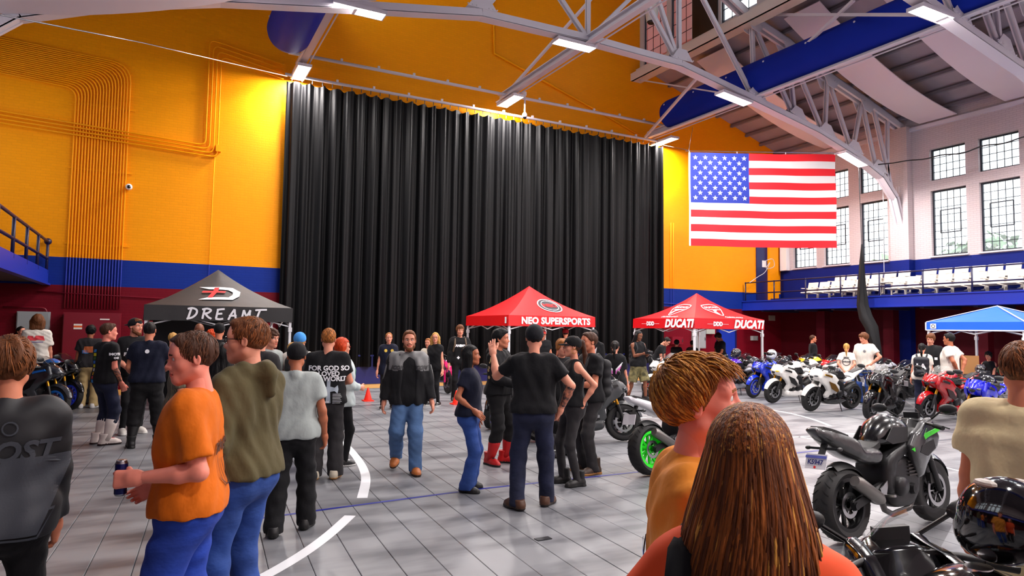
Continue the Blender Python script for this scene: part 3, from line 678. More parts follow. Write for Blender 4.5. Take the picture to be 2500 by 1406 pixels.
# ------------------------------------------------------------------ flag
TL = onz(1681, 372, 8.2); TR = onz(2040, 377, 8.2); FU = _n(TR-TL); FW = np.linalg.norm(TR-TL); FH = 3.36; FN = np.cross(FU, [0, 0, -1.]); 
if FN @ (CP-TL) < 0: FN = -FN
e = empty('flag', TL, label='large stars and stripes flag hanging before the right windows', cat='flag')
def fl(u, v, lift=0.):
    wv = .05*math.sin(5*u+1.5*v)*(.3+v) + .02*math.sin(17*u-8*v) + .035*math.sin(9*(u+v))*u
    zz = -v*FH - .06*math.sin(PI*u)*.3 - .1*u*v*0
    return FU*u*FW + np.array([0, 0, zz]) + FN*(wv+lift)
def flag_patch(u0, u1, v0, v1, nu, nv, lift=0.):
    V = [fl(u0+(u1-u0)*i/nu, v0+(v1-v0)*j/nv, lift) for j in range(nv+1) for i in range(nu+1)]
    Fc = np.array([(j*(nu+1)+i, (j+1)*(nu+1)+i, (j+1)*(nu+1)+i+1, j*(nu+1)+i+1) for j in range(nv) for i in range(nu)])
    return np_mesh('patch', np.array(V), Fc)
FRED = M('flag_red', (224, 12, 30), .7); FWHT = M('flag_white', (226, 222, 220), .7); FBLU = M('flag_blue', (10, 38, 140), .7)
for i in range(13):
    u0 = .41 if i < 7 else .012
    add('stripe', flag_patch(u0, 1, i/13, (i+1)/13, 44, 3), FRED if i % 2 == 0 else FWHT, e)
add('canton', flag_patch(.012, .41, 0, 7/13, 24, 12), FBLU, e)
add('header_band', flag_patch(0, .012, 0, 1, 1, 12), FWHT, e)
for r in range(9):
    for c in range(6 if r % 2 == 0 else 5):
        u = .012+.398*(c*2+1+(r % 2))/12; v = 7/13*(r+1)/10; V = [fl(u, v, .006)]
        for k in range(10):
            a = PI/2+k*PI/5; rr = .095 if k % 2 == 0 else .038; V.append(fl(u+rr*math.cos(a)/FW, v-rr*math.sin(a)/FH, .006))
        add('star', np_mesh('star', np.array(V), np.array([(0, k+1, (k+1) % 10+1) for k in range(10)]), False), FWHT, e)
m_ = MB(); m_.tube([tuple(FU*FW*t+np.array([0, 0, .05])) for t in np.linspace(-.02, 1.02, 8)], .012, 6); m_.add('hanging_wire', STEEL, e)
for t in (.005, .33, .66, .995):
    m_ = MB(); m_.tube([tuple(FU*FW*t+np.array([0, 0, -.02])), tuple(FU*FW*t+np.array([0, 0, .06]))], .012, 5); m_.add('grommet_tie', FWHT, e)
def cable(pts, r, mat, label, name='cable', n=6):
    m_ = MB(); m_.tube(pts, r, n); return m_.add(name, mat, label=label, cat='cable', smooth=True)
cable([ony(1607, 352, 21), ony(1678, 366, 18.05)], .008, STEEL, 'thin wire from curtain corner to the flag'); cable([ony(1692, 310, 19.5), TL+np.array([0, 0, .05])], .008, STEEL, 'thin slanted wire above the flag left corner')
cable([onx(x, y, 23.4) for x, y in smooth_pix([(2085, 392), (2110, 408), (2140, 402), (2180, 398), (2215, 392), (2260, 388), (2300, 378), (2350, 374), (2400, 356), (2450, 350), (2500, 334), (2560, 322)], 40)], .022, BLACKP, 'sagging black cable across the near windows')
cable([ony(0, 36, 13.0), ony(350, 105, 16.5), ony(700, 186, 20.8)], .014, STEEL, 'straight white wire from the left edge to the curtain corner')
cable([ony(x, y, 20.9) for x, y in smooth_pix([(1862, 640), (1885, 632), (1890, 650), (1870, 656), (1880, 640), (1868, 664), (1850, 676), (1830, 690)], 30)], .012, M('white_cord', (200, 200, 205), .5), 'loops of white cord hanging by the balcony corner')
cable([onx(2155, 435, 24.5), onx(2157, 520, 24.4), onx(2158, 640, 24.3), onx(2158, 640, 24.3)*np.array([1, 1, 0])+np.array([0, 0, 3.03])], .012, M('white_cord', (200, 200, 205), .5), 'thin white rope hanging before the far windows', 'rope')
# gathered black divider net hanging from the roof to the floor
e = empty('divider_net', (0, 0, 0), label='tall narrow gathered black net hanging past the balcony to the floor', cat='net')
pts = [onz(2104, 598, 4.9), ]
base = onx(2104, 600, 22.3); path = [onx(x, y, 22.3) for x, y in ((2104, 596), (2104, 640), (2104, 700), (2106, 745), (2114, 775), (2128, 800), (2140, 850), (2150, 920))]
m_ = MB(); m_.tube(path, [.015, .05, .11, .17, .2, .19, .12, .1], 14); V = np.array(m_.v)
for i in range(len(V)):
    j = i % 14; V[i][1] += .04*((j % 2)*2-1)*(1 if i > 14 else .2)
m_.v = [tuple(v) for v in V]; m_.add('net_bundle', M('black_net', (10, 10, 14), .8), e, smooth=True)
m_ = MB(); m_.tube([tuple(path[0]), tuple(path[0]+np.array([0, .1, 3.6]))], .012, 5); m_.add('hang_rope', BLACKP, e)

# ------------------------------------------------------------------ pop-up canopies
def canopy(c, hx, hy, zv0, zv1, zp, fab, legm, label, frame_white=True, concave=.1, trim=None):
    e = empty('canopy_tent', (c[0], c[1], 0), label=label, cat='tent')
    cor = [(-hx, -hy), (hx, -hy), (hx, hy), (-hx, hy)]; panels = []; vals = []
    for k in range(4):
        a = np.array(cor[k]); b = np.array(cor[(k+1) % 4]); n = 10; V = []; Fc = []
        for j in range(n+1):
            t = j/n
            for i in range(n+1):
                s = i/n; p = (a+(b-a)*s)*(1-t); z = zv1+(zp-zv1)*(t-concave*4*t*(1-t)*(.55+.45*abs(2*s-1))); V.append((p[0], p[1], z))
        Fc = [(j*(n+1)+i, j*(n+1)+i+1, (j+1)*(n+1)+i+1, (j+1)*(n+1)+i) for j in range(n) for i in range(n)]
        m_ = MB(); m_.raw(V, Fc); panels.append(m_.add('roof_panel', fab, e, smooth=True))
        m_ = MB(); d = (b-a); nrm = np.array([d[1], -d[0]])/np.linalg.norm(d)*.012
        V = []; n = 16
        for z, o in ((zv1+.005, 0), (zv0, 1)):
            for i in range(n+1):
                p = a+d*i/n+nrm*(o+.6*math.sin(i*1.9)*o); V.append((p[0], p[1], z))
        m_.raw(V, [(i, n+1+i, n+2+i, i+1) for i in range(n)]); vals.append(m_.add('valance', fab, e, smooth=True))
    for x, y in cor:
        m_ = MB(); m_.box((x*.97, y*.97, 1.0), (.055, .055, 2.0)); m_.box((x*.97, y*.97, .01), (.12, .12, .02)); m_.box((x*.97, y*.97, 1.72), (.08, .08, .1)); m_.add('leg', legm, e)
    for k in range(4):
        a = np.array(cor[k])*.96; b = np.array(cor[(k+1) % 4])*.96; mid = (a+b)/2; m_ = MB()
        for (p, q) in ((a, mid), (mid, b)):
            m_.bar((*p, zv1-.05), (*q, zv0-.1), .025, .025); m_.bar((*p, zv0-.1), (*q, zv1-.05), .025, .025)
        m_.add('scissor_truss', legm, e)
    m_ = MB(); m_.tube([(0, 0, zv1), (0, 0, zp-.02)], .025, 8); m_.add('centre_pole', legm, e)
    if trim:
        m_ = MB()
        for k in range(4):
            a = np.array(cor[k]); b = np.array(cor[(k+1) % 4]); m_.bar((*(a*1.01), zv0), (*(b*1.01), zv0), .02, .03); m_.bar((*(a*1.01), zv0), (*(a*1.01), zv1), .03, .03); m_.bar((*(a*1.005), zv1+.01), (0, 0, zp+.01), .025, .02)
        m_.add('white_piping', trim, e)
    return e, panels, vals
TLEG = M('tent_leg_white', (222, 222, 226), .4); WPRINT = M('white_print', (236, 236, 240), .6); RPRINT = M('red_print', (214, 20, 26), .6); GPRINT = M('grey_print', (150, 160, 172), .6); DPRINT = M('dark_print', (52, 50, 56), .6)
BLKFAB = M('black_tent_fabric', (30, 29, 31), .55, bump=(3, .3)); REDFAB = M('red_tent_fabric', (222, 8, 16), .5, bump=(3, .25)); REDFAB2 = M('crimson_tent_fabric', (206, 6, 20), .5, bump=(3, .25)); BLUFAB = M('blue_tent_fabric', (10, 96, 222), .5, bump=(3, .25))
def on_valance(e, vals, k, hx, hy, tm, u, z, mat, name='lettering', lift=.03):
    """k: 0 front(-y) 1 right 2 back 3 left; u offset along the edge as seen from outside"""
    V, Fc = tm
    if k == 0: o = np.array([u, -hy-lift, z]); x = np.array([1., 0, 0])
    else: o = np.array([-hx-lift, -u, z]); x = np.array([0, -1., 0])
    nr_ = np.array([0, -1., 0]) if k == 0 else np.array([-1., 0, 0]); P = [o+x*v[0]+np.array([0, 0, v[1]])+nr_*v[2] for v in V]
    add(name, np_mesh(name, np.array(P), Fc, False), mat, e)
def on_roof(e, panel, k, tm, u, t, hx, hy, zv1, zp, mat, name='emblem', lift=.02):
    """lay a flat print on the sloping roof panel k (0 front, 3 left), u along edge, t = height fraction of its centre"""
    x = np.array([1., 0, 0]) if k == 0 else np.array([0, -1., 0]); h = hy if k == 0 else hx
    edge = np.array([0, -hy, zv1]) if k == 0 else np.array([-hx, 0, zv1]); up = np.array([0, 0, zp])-edge
    o = edge+up*t+x*u
    return decal(name, tm, panel, o, x, up, mat, .12, lift, e)
# black tent
hx, hy = 1.5, 1.5; zv0, zv1, zp = 1.89, 2.21, 3.13
e, pn, vl = canopy((1.2, 17.5), hx, hy, zv0, zv1, zp, BLKFAB, TLEG, 'black canopy tent with white letters and a D and cross emblem')
dre = [[(0, 0), (.25, .9), (.3, 1)], [(-.05, .93), (.35, 1.02), (.72, .85), (.72, .5), (.4, .15), (-.12, -.02)],
       [(1.25, 0), (1.42, .95)], [(1.2, .9), (1.65, 1.0), (1.98, .85), (1.75, .6), (1.4, .5)], [(1.5, .5), (1.75, .2), (2.05, .02)],
       [(2.5, .9), (2.85, .96), (3.2, 1.0)], [(2.6, .9), (2.45, .05)], [(2.5, .5), (3.0, .55)], [(2.4, .03), (2.8, .0), (3.1, .06)],
       [(3.55, -.05), (3.8, .5), (4.1, 1.0)], [(4.1, 1.0), (4.15, .5), (4.25, -.02)], [(3.6, .35), (4.3, .38)],
       [(4.75, -.05), (4.95, .95)], [(4.95, .95), (5.2, .4), (5.55, .95)], [(5.55, .95), (5.5, .5), (5.55, -.05)],
       [(6.0, .95), (6.6, 1.0), (7.1, 1.02)], [(6.45, .98), (6.25, .4), (6.1, -.1)]]
m_ = MB(); m_.box((-.1, hy-.06, 1.15), (2.5, .02, 1.7)); m_.add('back_wall', BLKFAB, e)
S = .225; dre = [[((x-3.5)*S*1.0, (y-.5)*S) for x, y in st] for st in dre]
on_valance(e, vl, 0, hx, hy, stroke_poly([smooth_pix(st, max(6, 6*len(st))) for st in dre], .042), .12, 2.045, WPRINT)
Dp = [[(-.55, .3), (.35, .3), (.55, .12), (.5, -.1), (.3, -.3), (-.6, -.32), (-.35, -.2), (.2, -.18), (.32, -.05), (.34, .08), (.22, .18), (-.3, .2)]]
def polys_tm(polys):
    V = []; Fc = []
    for p in polys: b = len(V); V += [(x, y, 0) for x, y in p]; Fc.append(tuple(range(b, b+len(p))))
    return np.array(V), Fc
def poly_tri(poly): 
    from mathutils.geometry import tessellate_polygon
    return np.array([(x, y, 0) for x, y in poly]), [tuple(t) for t in tessellate_polygon([[Vector((x, y, 0)) for x, y in poly]])]
on_roof(e, pn[0], 0, poly_tri([(x*.78, y*1.0) for x, y in Dp[0]]), .0, .36, hx, hy, zv1, zp, WPRINT)
on_roof(e, pn[0], 0, poly_tri([(-.28, .1), (-.07, .1), (-.03, .26), (.07, .26), (.03, .1), (.2, .1), (.17, .02), (0, .02), (-.1, -.22), (-.2, -.22), (-.1, .02), (-.31, .02)]), -.08, .36, hx, hy, zv1, zp, RPRINT, lift=.03)
# red tent with round emblem
hx = hy = 1.48; zv0, zv1, zp = 1.9, 2.2, 3.16
e, pn, vl = canopy((10.22, 18.38), hx, hy, zv0, zv1, zp, REDFAB, TLEG, 'red canopy tent with a round emblem in front of the curtain')
on_valance(e, vl, 0, hx, hy, text_mesh('NEO SUPERSPORTS', .265, .013, 0, 1.04), .1, 2.05, WPRINT)
def ring(r0, r1, n=40): 
    V = [(r*math.cos(2*PI*i/n), r*math.sin(2*PI*i/n), 0) for r in (r0, r1) for i in range(n)]; return np.array(V), [(i, (i+1) % n, n+(i+1) % n, n+i) for i in range(n)]
def disc(r, n=40): return np.array([(r*math.cos(2*PI*i/n), r*math.sin(2*PI*i/n), 0) for i in range(n)]), [tuple(range(n))]
kw = dict(u=.2, t=.36, hx=hx, hy=hy, zv1=zv1, zp=zp)
on_roof(e, pn[0], 0, disc(.36), mat=DPRINT, **kw); on_roof(e, pn[0], 0, ring(.37, .4), mat=WPRINT, **kw); on_roof(e, pn[0], 0, ring(.27, .29), mat=WPRINT, lift=.028, **kw); on_roof(e, pn[0], 0, text_mesh('NEO', .24, .012), mat=RPRINT, lift=.03, **kw)
on_valance(e, vl, 3, hx, hy, polys_tm([[(-.05, -.09), (.05, -.09), (.05, .09), (-.05, .09)]]), hx-.12, 2.06, WPRINT, 'maker_tag')
# red tent with shields
hx = hy = 1.5; zv0, zv1, zp = 1.9, 2.22, 3.1
e, pn, vl = canopy((16.0, 17.15), hx, hy, zv0, zv1, zp, REDFAB2, TLEG, 'red canopy tent with shield emblems at the right of the curtain', concave=.14)
shield = smooth_pix([(-.3, .32), (0, .36), (.3, .32), (.34, .1), (.2, -.15), (0, -.42), (-.2, -.15), (-.34, .1), (-.3, .32)], 33)
for k in (0, 3):
    on_valance(e, vl, k, hx, hy, text_mesh('DUCATI', .34, .02, .25, 1.05), .78 if k == 0 else .82, 2.05, WPRINT); on_valance(e, vl, k, hx, hy, text_mesh('DDD', .17, .012, 0), -.55, 2.05, WPRINT)
    on_valance(e, vl, k, hx, hy, polys_tm([[(-.45, -.004), (-.2, -.004), (-.2, .004), (-.45, .004)], [(.2, -.004), (.45, -.004), (.45, .004), (.2, .004)]]), -.55, 2.05, WPRINT, 'thin_stripe')
    kw = dict(u=-.1 if k == 0 else .1, t=.38, hx=hx, hy=hy, zv1=zv1, zp=zp)
    on_roof(e, pn[k], k, stroke_poly([shield], .035), mat=WPRINT, **kw); on_roof(e, pn[k], k, poly_tri([(-.3, .04), (.28, .04), (.3, .0), (.1, -.02), (-.02, -.12), (-.02, -.34), (-.14, -.2), (-.08, -.02)]), mat=WPRINT, **kw)
    V, Fc = text_mesh('DUCATI', .15, .006, .1); on_roof(e, pn[k], k, (V+np.array([0, .17, 0]), Fc), mat=WPRINT, **kw)
    on_roof(e, pn[k], k, text_mesh('CLEVELAND', .14, .002, .2), u=.25, t=.06, hx=hx, hy=hy, zv1=zv1, zp=zp, mat=WPRINT)
# blue tent
hx = hy = 1.22; zv0, zv1, zp = 1.94, 2.16, 2.62
e, pn, vl = canopy((20.45, 10.2), hx, hy, zv0, zv1, zp, BLUFAB, TLEG, 'blue canopy tent with white edging at the right', concave=.03, trim=TLEG)
on_valance(e, vl, 3, hx, hy, polys_tm([[(-.08, -.07), (.08, -.07), (.08, .07), (-.08, .07)]]), -hx+.2, 2.05, WPRINT, 'maker_tag'); on_valance(e, vl, 3, hx, hy, ring(.035, .05, 20), -hx+.2, 2.05, DPRINT, 'maker_mark', .035)

# ------------------------------------------------------------------ traffic cones, tables, small goods
CONE = M('cone_orange', (255, 40, 8), .5)
def cone(px, py, h, label):
    p = onz(px, py); e = empty('traffic_cone', (p[0], p[1], 0), label=label, cat='cone', group='orange floor cones')
    m_ = MB(); m_.lathe([(.36*h, .03), (.12*h+.03, .9*h), (.05*h, h), (.001, h)], n=20); V = m_.mesh('cone_body', True)
    m_ = MB(); m_.lathe([(.3*h, .02), (.06*h, .97*h), (.04*h, h), (.001, h)], n=20); m_.add('cone_body', CONE, e, smooth=True)
    m_ = MB(); m_.box((0, 0, .012), (.74*h, .74*h, .024)); m_.add('base', CONE, e)
cone(898, 979, .33, 'orange cone standing alone left of the bearded man'); cone(1114, 987, .33, 'orange cone behind the woman in navy, near the pink bike'); cone(1587, 944, .33, 'orange cone beside the photographer in cargo shorts')
def folding_table(c, rz, lx, ly, mat, label, cloth=False):
    e = empty('folding_table', (c[0], c[1], 0), rz, label=label, cat='table')
    m_ = MB(); m_.box((0, 0, .73), (lx, ly, .04)); m_.add('table_top', mat, e)
    if cloth:
        m_ = MB(); n = 60; V = []; per = []
        for i in range(n):
            t = i/n*4; k = int(t); f = t-k; cs = [(-1, -1), (1, -1), (1, 1), (-1, 1)]; a = np.array(cs[k]); b = np.array(cs[(k+1) % 4]); per.append((a+(b-a)*f)*np.array([lx/2+.01, ly/2+.01]))
        for z, o in ((.755, 0), (.4, .02), (.04, .03)):
            for i, p in enumerate(per): V.append((p[0]*(1+o*(.6+.6*math.sin(i*2.1))), p[1]*(1+o*(.6+.6*math.sin(i*2.1))), z))
        m_.raw(V, [(j*n+i, j*n+(i+1) % n, (j+1)*n+(i+1) % n, (j+1)*n+i) for j in range(2) for i in range(n)]+[tuple(range(n))]); m_.add('table_cloth', mat, e, smooth=False)
    for x in (-1, 1):
        for y in (-1, 1): m_ = MB(); m_.tube([(x*lx*.44, y*ly*.4, 0), (x*lx*.44, y*ly*.4, .72)], .014, 6); m_.add('leg', GREYP, e)
    return e
BLKCL = M('black_cloth', (16, 15, 18), .8)
p = at(196, 15.2); folding_table(p, .1, 1.1, .6, BLKCL, 'black covered table behind the left bikes', True)
for k, (dx, c) in enumerate(((-.3, (214, 60, 30)), (-.1, (240, 190, 60)), (.12, (196, 50, 40)))):
    m_ = MB(); m_.box((0, 0, .006), (.18, .12, .012)); m_.add('flyer', M('flyer_%d' % k, c, .5), loc=(p[0]+dx, p[1], .756), label=['orange flyer on the black covered table', 'yellow flyer on the black covered table', 'red flyer on the black covered table'][k], cat='flyer')
p = at(545, 15.8); folding_table(p, 0, 1.8, .6, BLKCL, 'black covered table under the black tent', True)
p = at(2425, 18.0); folding_table(p, -1.2, 2.2, .65, M('dark_table', (26, 24, 30), .5), 'dark table with goods under the blue tent')
HELM_SPOTS = [(2380, 15.6), (2440, 15.3)]
p = at(2366, 18.5); m_ = MB(); m_.box((0, 0, .25), (.02, .42, .5)); m_.box((.015, .02, .26), (.01, .3, .36), mi=1); m_.add('display_board', [M('wood_board', (196, 140, 84), .5), M('paper_cream', (224, 206, 170), .6)], loc=(p[0], p[1], .752), rot=(0, 0, .4), label='small framed notice standing on the dark table', cat='sign')
p = at(1650, 22.0); folding_table(p, .1, 1.8, .6, BLKCL, 'black covered table at the back of the right red tent', True)
# trees and ground outside the windows
m_ = MB(); m_.box((WR+30, 8, -.6), (58, 120, .4)); m_.add('ground_outside', M('grass_outside', (86, 112, 60), .9), kind='structure')
LEAF = M('haze_paled_leaves', (128, 158, 122), .8, var=(2.5, .25))  # leaf green paled, sky haze put into the colour
for k, (x, y, h, r, lab) in enumerate(((47, 29.5, 8.0, 2.6, 'hazy green tree outside the left column of near windows'), (47, 24.2, 8.8, 3.0, 'hazy green tree outside the right column of near windows'), (50, 19.5, 8.2, 3.0, 'hazy green tree outside beyond the right edge'))):
    e = empty('tree', (x, y, -.4), label=lab, cat='tree'); rs = random.Random(k); m_ = MB(); V = []; Fc = []
    for j in range(1100):
        v = _n([rs.gauss(0, 1), rs.gauss(0, 1), rs.gauss(0, .8)]); q = v*r*rs.uniform(.55, 1.05)+np.array([0, 0, h-r]); a = _n([rs.gauss(0, 1) for _ in range(3)]); b = _n(np.cross(a, v)); s = rs.uniform(.25, .5); bb = len(V)
        V += [q+a*s, q+b*s*.6, q-a*s, q-b*s*.6]; Fc.append((bb, bb+1, bb+2, bb+3))
    add('foliage', np_mesh('foliage', V, Fc, False), LEAF, e); m_.tube([(0, 0, 0), (.1, 0, h-r)], [.3, .18], 8); m_.add('trunk', M('bark', (70, 56, 44), .9), e)
# ------------------------------------------------------------------ smooth-solid engine for bodies, clothes, hair, helmets
class Solid:
    """signed distance grid; add capsules and ellipsoids with soft joins, then mesh it with surface nets"""
    def __init__(s, lo, hi, h):
        s.h = h; s.lo = np.array(lo, float)-2*h; s.n = np.ceil((np.array(hi)+2*h-s.lo)/h).astype(int)+1
        s.a = np.full(s.n, 1.0, np.float32); s.ax = [s.lo[i]+h*np.arange(s.n[i]) for i in range(3)]
    def _sl(s, lo, hi, pad):
        i0 = np.clip(np.floor((np.array(lo)-pad-s.lo)/s.h).astype(int), 0, s.n); i1 = np.clip(np.ceil((np.array(hi)+pad-s.lo)/s.h).astype(int)+1, 0, s.n)
        return tuple(slice(a, b) for a, b in zip(i0, i1))
    def _pts(s, sl): return np.meshgrid(s.ax[0][sl[0]], s.ax[1][sl[1]], s.ax[2][sl[2]], indexing='ij', sparse=True)
    def _join(s, sl, d, k, sub):
        o = s.a[sl]
        if sub: d = -d; m = np.maximum(o, d)+np.maximum(k-np.abs(o-d), 0)**2/(4*k); s.a[sl] = m
        else: s.a[sl] = np.minimum(o, d)-np.maximum(k-np.abs(o-d), 0)**2/(4*k)
    def cap(s, a, b, r1, r2, k=.03, sub=False, cut=None):
        a = np.array(a, float); b = np.array(b, float); R = max(r1, r2); sl = s._sl(np.minimum(a, b)-R, np.maximum(a, b)+R, k+2*s.h)
        if any(q.stop <= q.start for q in sl): return s
        X, Y, Z = s._pts(sl); ba = b-a; L = max(ba@ba, 1e-9)
        h = np.clip(((X-a[0])*ba[0]+(Y-a[1])*ba[1]+(Z-a[2])*ba[2])/L, 0, 1)
        d = np.sqrt((X-a[0]-h*ba[0])**2+(Y-a[1]-h*ba[1])**2+(Z-a[2]-h*ba[2])**2)-(r1+(r2-r1)*h)
        if cut is not None:
            for (p, nn) in cut: d = np.maximum(d, (X-p[0])*nn[0]+(Y-p[1])*nn[1]+(Z-p[2])*nn[2])
        s._join(sl, d.astype(np.float32), k, sub); return s
    def ell(s, c, r, k=.02, sub=False, R=None):
        c = np.array(c, float); r = np.array(r, float); m = max(r); sl = s._sl(c-(m if R is not None else r), c+(m if R is not None else r), k+2*s.h)
        if any(q.stop <= q.start for q in sl): return s
        X, Y, Z = s._pts(sl); X = X-c[0]; Y = Y-c[1]; Z = Z-c[2]
        if R is not None: X, Y, Z = (R[0][0]*X+R[1][0]*Y+R[2][0]*Z, R[0][1]*X+R[1][1]*Y+R[2][1]*Z, R[0][2]*X+R[1][2]*Y+R[2][2]*Z)
        q = np.sqrt((X/r[0])**2+(Y/r[1])**2+(Z/r[2])**2); g = np.sqrt((X/r[0]**2)**2+(Y/r[1]**2)**2+(Z/r[2]**2)**2)+1e-9
        s._join(sl, (q*(q-1)/g).astype(np.float32), k, sub); return s
    def plane(s, p, nn):
        """keep the side where (x-p).n < 0"""
        X, Y, Z = s._pts((slice(None),)*3); s.a = np.maximum(s.a, ((X-p[0])*nn[0]+(Y-p[1])*nn[1]+(Z-p[2])*nn[2]).astype(np.float32)); return s
    def func(s, f):
        X, Y, Z = s._pts((slice(None),)*3); s.a = f(s.a, X, Y, Z).astype(np.float32); return s
    def net(s):
        a = s.a; ins = a < 0; nx, ny, nz = a.shape
        cnt = np.zeros((nx-1, ny-1, nz-1), np.int8)
        for i in (0, 1):
            for j in (0, 1):
                for k in (0, 1): cnt += ins[i:nx-1+i, j:ny-1+j, k:nz-1+k]
        act = (cnt > 0) & (cnt < 8); idx = -np.ones(act.shape, np.int64); C = np.argwhere(act)
        if len(C) == 0: return np.zeros((0, 3)), np.zeros((0, 4), int)
        idx[act] = np.arange(len(C)); acc = np.zeros((len(C), 3)); num = np.zeros(len(C))
        off = np.array([(i, j, k) for i in (0, 1) for j in (0, 1) for k in (0, 1)])
        vals = np.stack([a[C[:, 0]+o[0], C[:, 1]+o[1], C[:, 2]+o[2]] for o in off], 1).astype(float)
        for p in range(8):
            for q in range(p+1, 8):
                if np.abs(off[p]-off[q]).sum() != 1: continue
                va, vb = vals[:, p], vals[:, q]; m = (va < 0) != (vb < 0); t = np.where(m, va/np.where(m, va-vb, 1), 0)
                acc += np.where(m[:, None], off[p]+(off[q]-off[p])*t[:, None], 0); num += m
        V = (C+acc/num[:, None])*s.h+s.lo; Fs = []
        for ax in range(3):
            sl0 = [slice(None)]*3; sl1 = [slice(None)]*3; sl0[ax] = slice(0, -1); sl1[ax] = slice(1, None)
            A, B = ins[tuple(sl0)], ins[tuple(sl1)]; E = np.argwhere(A != B); o1, o2 = (ax+1) % 3, (ax+2) % 3
            E = E[(E[:, o1] > 0) & (E[:, o2] > 0) & (E[:, o1] < a.shape[o1]-1) & (E[:, o2] < a.shape[o2]-1)]
            def cid(d1, d2):
                c = E.copy(); c[:, o1] -= d1; c[:, o2] -= d2; return idx[c[:, 0], c[:, 1], c[:, 2]]
            q = np.stack([cid(1, 1), cid(0, 1), cid(0, 0), cid(1, 0)], 1); fl_ = ~A[E[:, 0], E[:, 1], E[:, 2]]
            q[fl_] = q[fl_][:, ::-1]; Fs.append(q)
        return V, np.concatenate(Fs)
def vnormals(V, Fc):
    n = np.cross(V[Fc[:, 2]]-V[Fc[:, 0]], V[Fc[:, 3]]-V[Fc[:, 1]]); N = np.zeros_like(V)
    for i in range(4): np.add.at(N, Fc[:, i], n)
    return N/(np.linalg.norm(N, axis=1, keepdims=True)+1e-12)
def wav(P, rs, n, kmin, kmax, bias=(1, 1, 1)):
    out = np.zeros(len(P))
    for _ in range(n):
        k = rs.normal(size=3)*np.array(bias); k = k/np.linalg.norm(k)*rs.uniform(kmin, kmax); l = rs.normal(size=3)*6
        out += np.sin(P@k+rs.uniform(0, 6.28)+1.4*np.sin(P@l+rs.uniform(0, 6.28)))
    return out/n

# ---- head template (origin between the ears, y forward), kinds of detail
HEADC = {}
EYE = (.031, .079, .004)
def head_geo(h, fem=False):
    key = (h, fem)
    if key in HEADC: return HEADC[key]
    s = Solid((-.1, -.13, -.17), (.1, .14, .135), h); f = .92 if fem else 1.
    s.ell((0, -.014, .03), (.075, .097, .09)); s.ell((0, .022, -.035), (.057*f, .066, .085), .04)
    for x in (-1, 1):
        s.cap((x*.05*f, -.005, -.062), (x*.012, .066, -.103), .022, .019, .03); s.ell((x*.036, .056, -.028), (.026, .024, .026), .03)
        s.cap((x*.046, .07, .021), (x*.014, .084, .019), .0095, .0095, .018)
    s.ell((0, .073, -.104), (.02 if not fem else .016, .018, .017), .025); s.ell((0, .07, .04), (.05, .02, .04), .04)
    for x in (-1, 1): s.ell((x*.031, .1, .002), (.0175, .02, .011), .014, True)
    s.cap((0, .084, .016), (0, .108, -.03), .0085, .0105, .012); s.ell((0, .11, -.034), (.0115, .0115, .0105), .01)
    for x in (-1, 1): s.ell((x*.0125, .1, -.037), (.008, .0105, .0085), .008)
    s.ell((0, .084, -.062), (.027, .014, .03), .025); s.ell((0, .0965, -.0655), (.023, .0075, .0065), .005); s.ell((0, .0945, -.077), (.019, .0085, .0075), .005)
    s.cap((-.022, .092, -.0712), (.022, .092, -.0712), .0028, .0028, .004, True)
    for x in (-1, 1): s.ell((x*EYE[0], EYE[1]-.001, EYE[2]), (.0125, .0125, .0115), .003)
    for x in (-1, 1):
        s.ell((x*.08, -.012, -.006), (.009, .018, .031), .008); s.ell((x*.088, -.008, -.004), (.006, .010, .019), .006, True)
    s.cap((0, -.02, -.06), (0, -.036, -.2), .05*(.86 if fem else 1), .056*(.86 if fem else 1), .03)
    V, Fc = s.net(); c = V[Fc].mean(1); mi = np.zeros(len(Fc), int); ax = np.abs(c[:, 0])
    eye = (np.sqrt((ax-EYE[0])**2+(c[:, 1]-EYE[1])**2+(c[:, 2]-EYE[2])**2) < .0145) & (c[:, 1] > .082) & (np.abs(c[:, 2]-EYE[2]) < .0075) & (np.abs(ax-EYE[0]) < .0125); mi[eye] = 2
    mi[eye & (np.hypot(ax-EYE[0]+.001, c[:, 2]-EYE[2]) < .0062)] = 3
    mi[(ax > .013) & (ax < .05) & (np.abs(c[:, 2]-(.0255-.12*(ax-.03)*(ax > .035))) < (.0042 if not fem else .003)) & (c[:, 1] > .055)] = 4
    mi[(ax < .0245) & (c[:, 1] > .085) & (c[:, 2] < -.0595+.0) & (c[:, 2] > -.0835) & ((ax/.0245)**2+((c[:, 2]+.0712)/.0125)**2 < 1)] = 1
    HEADC[key] = (V, Fc, mi); return HEADC[key]
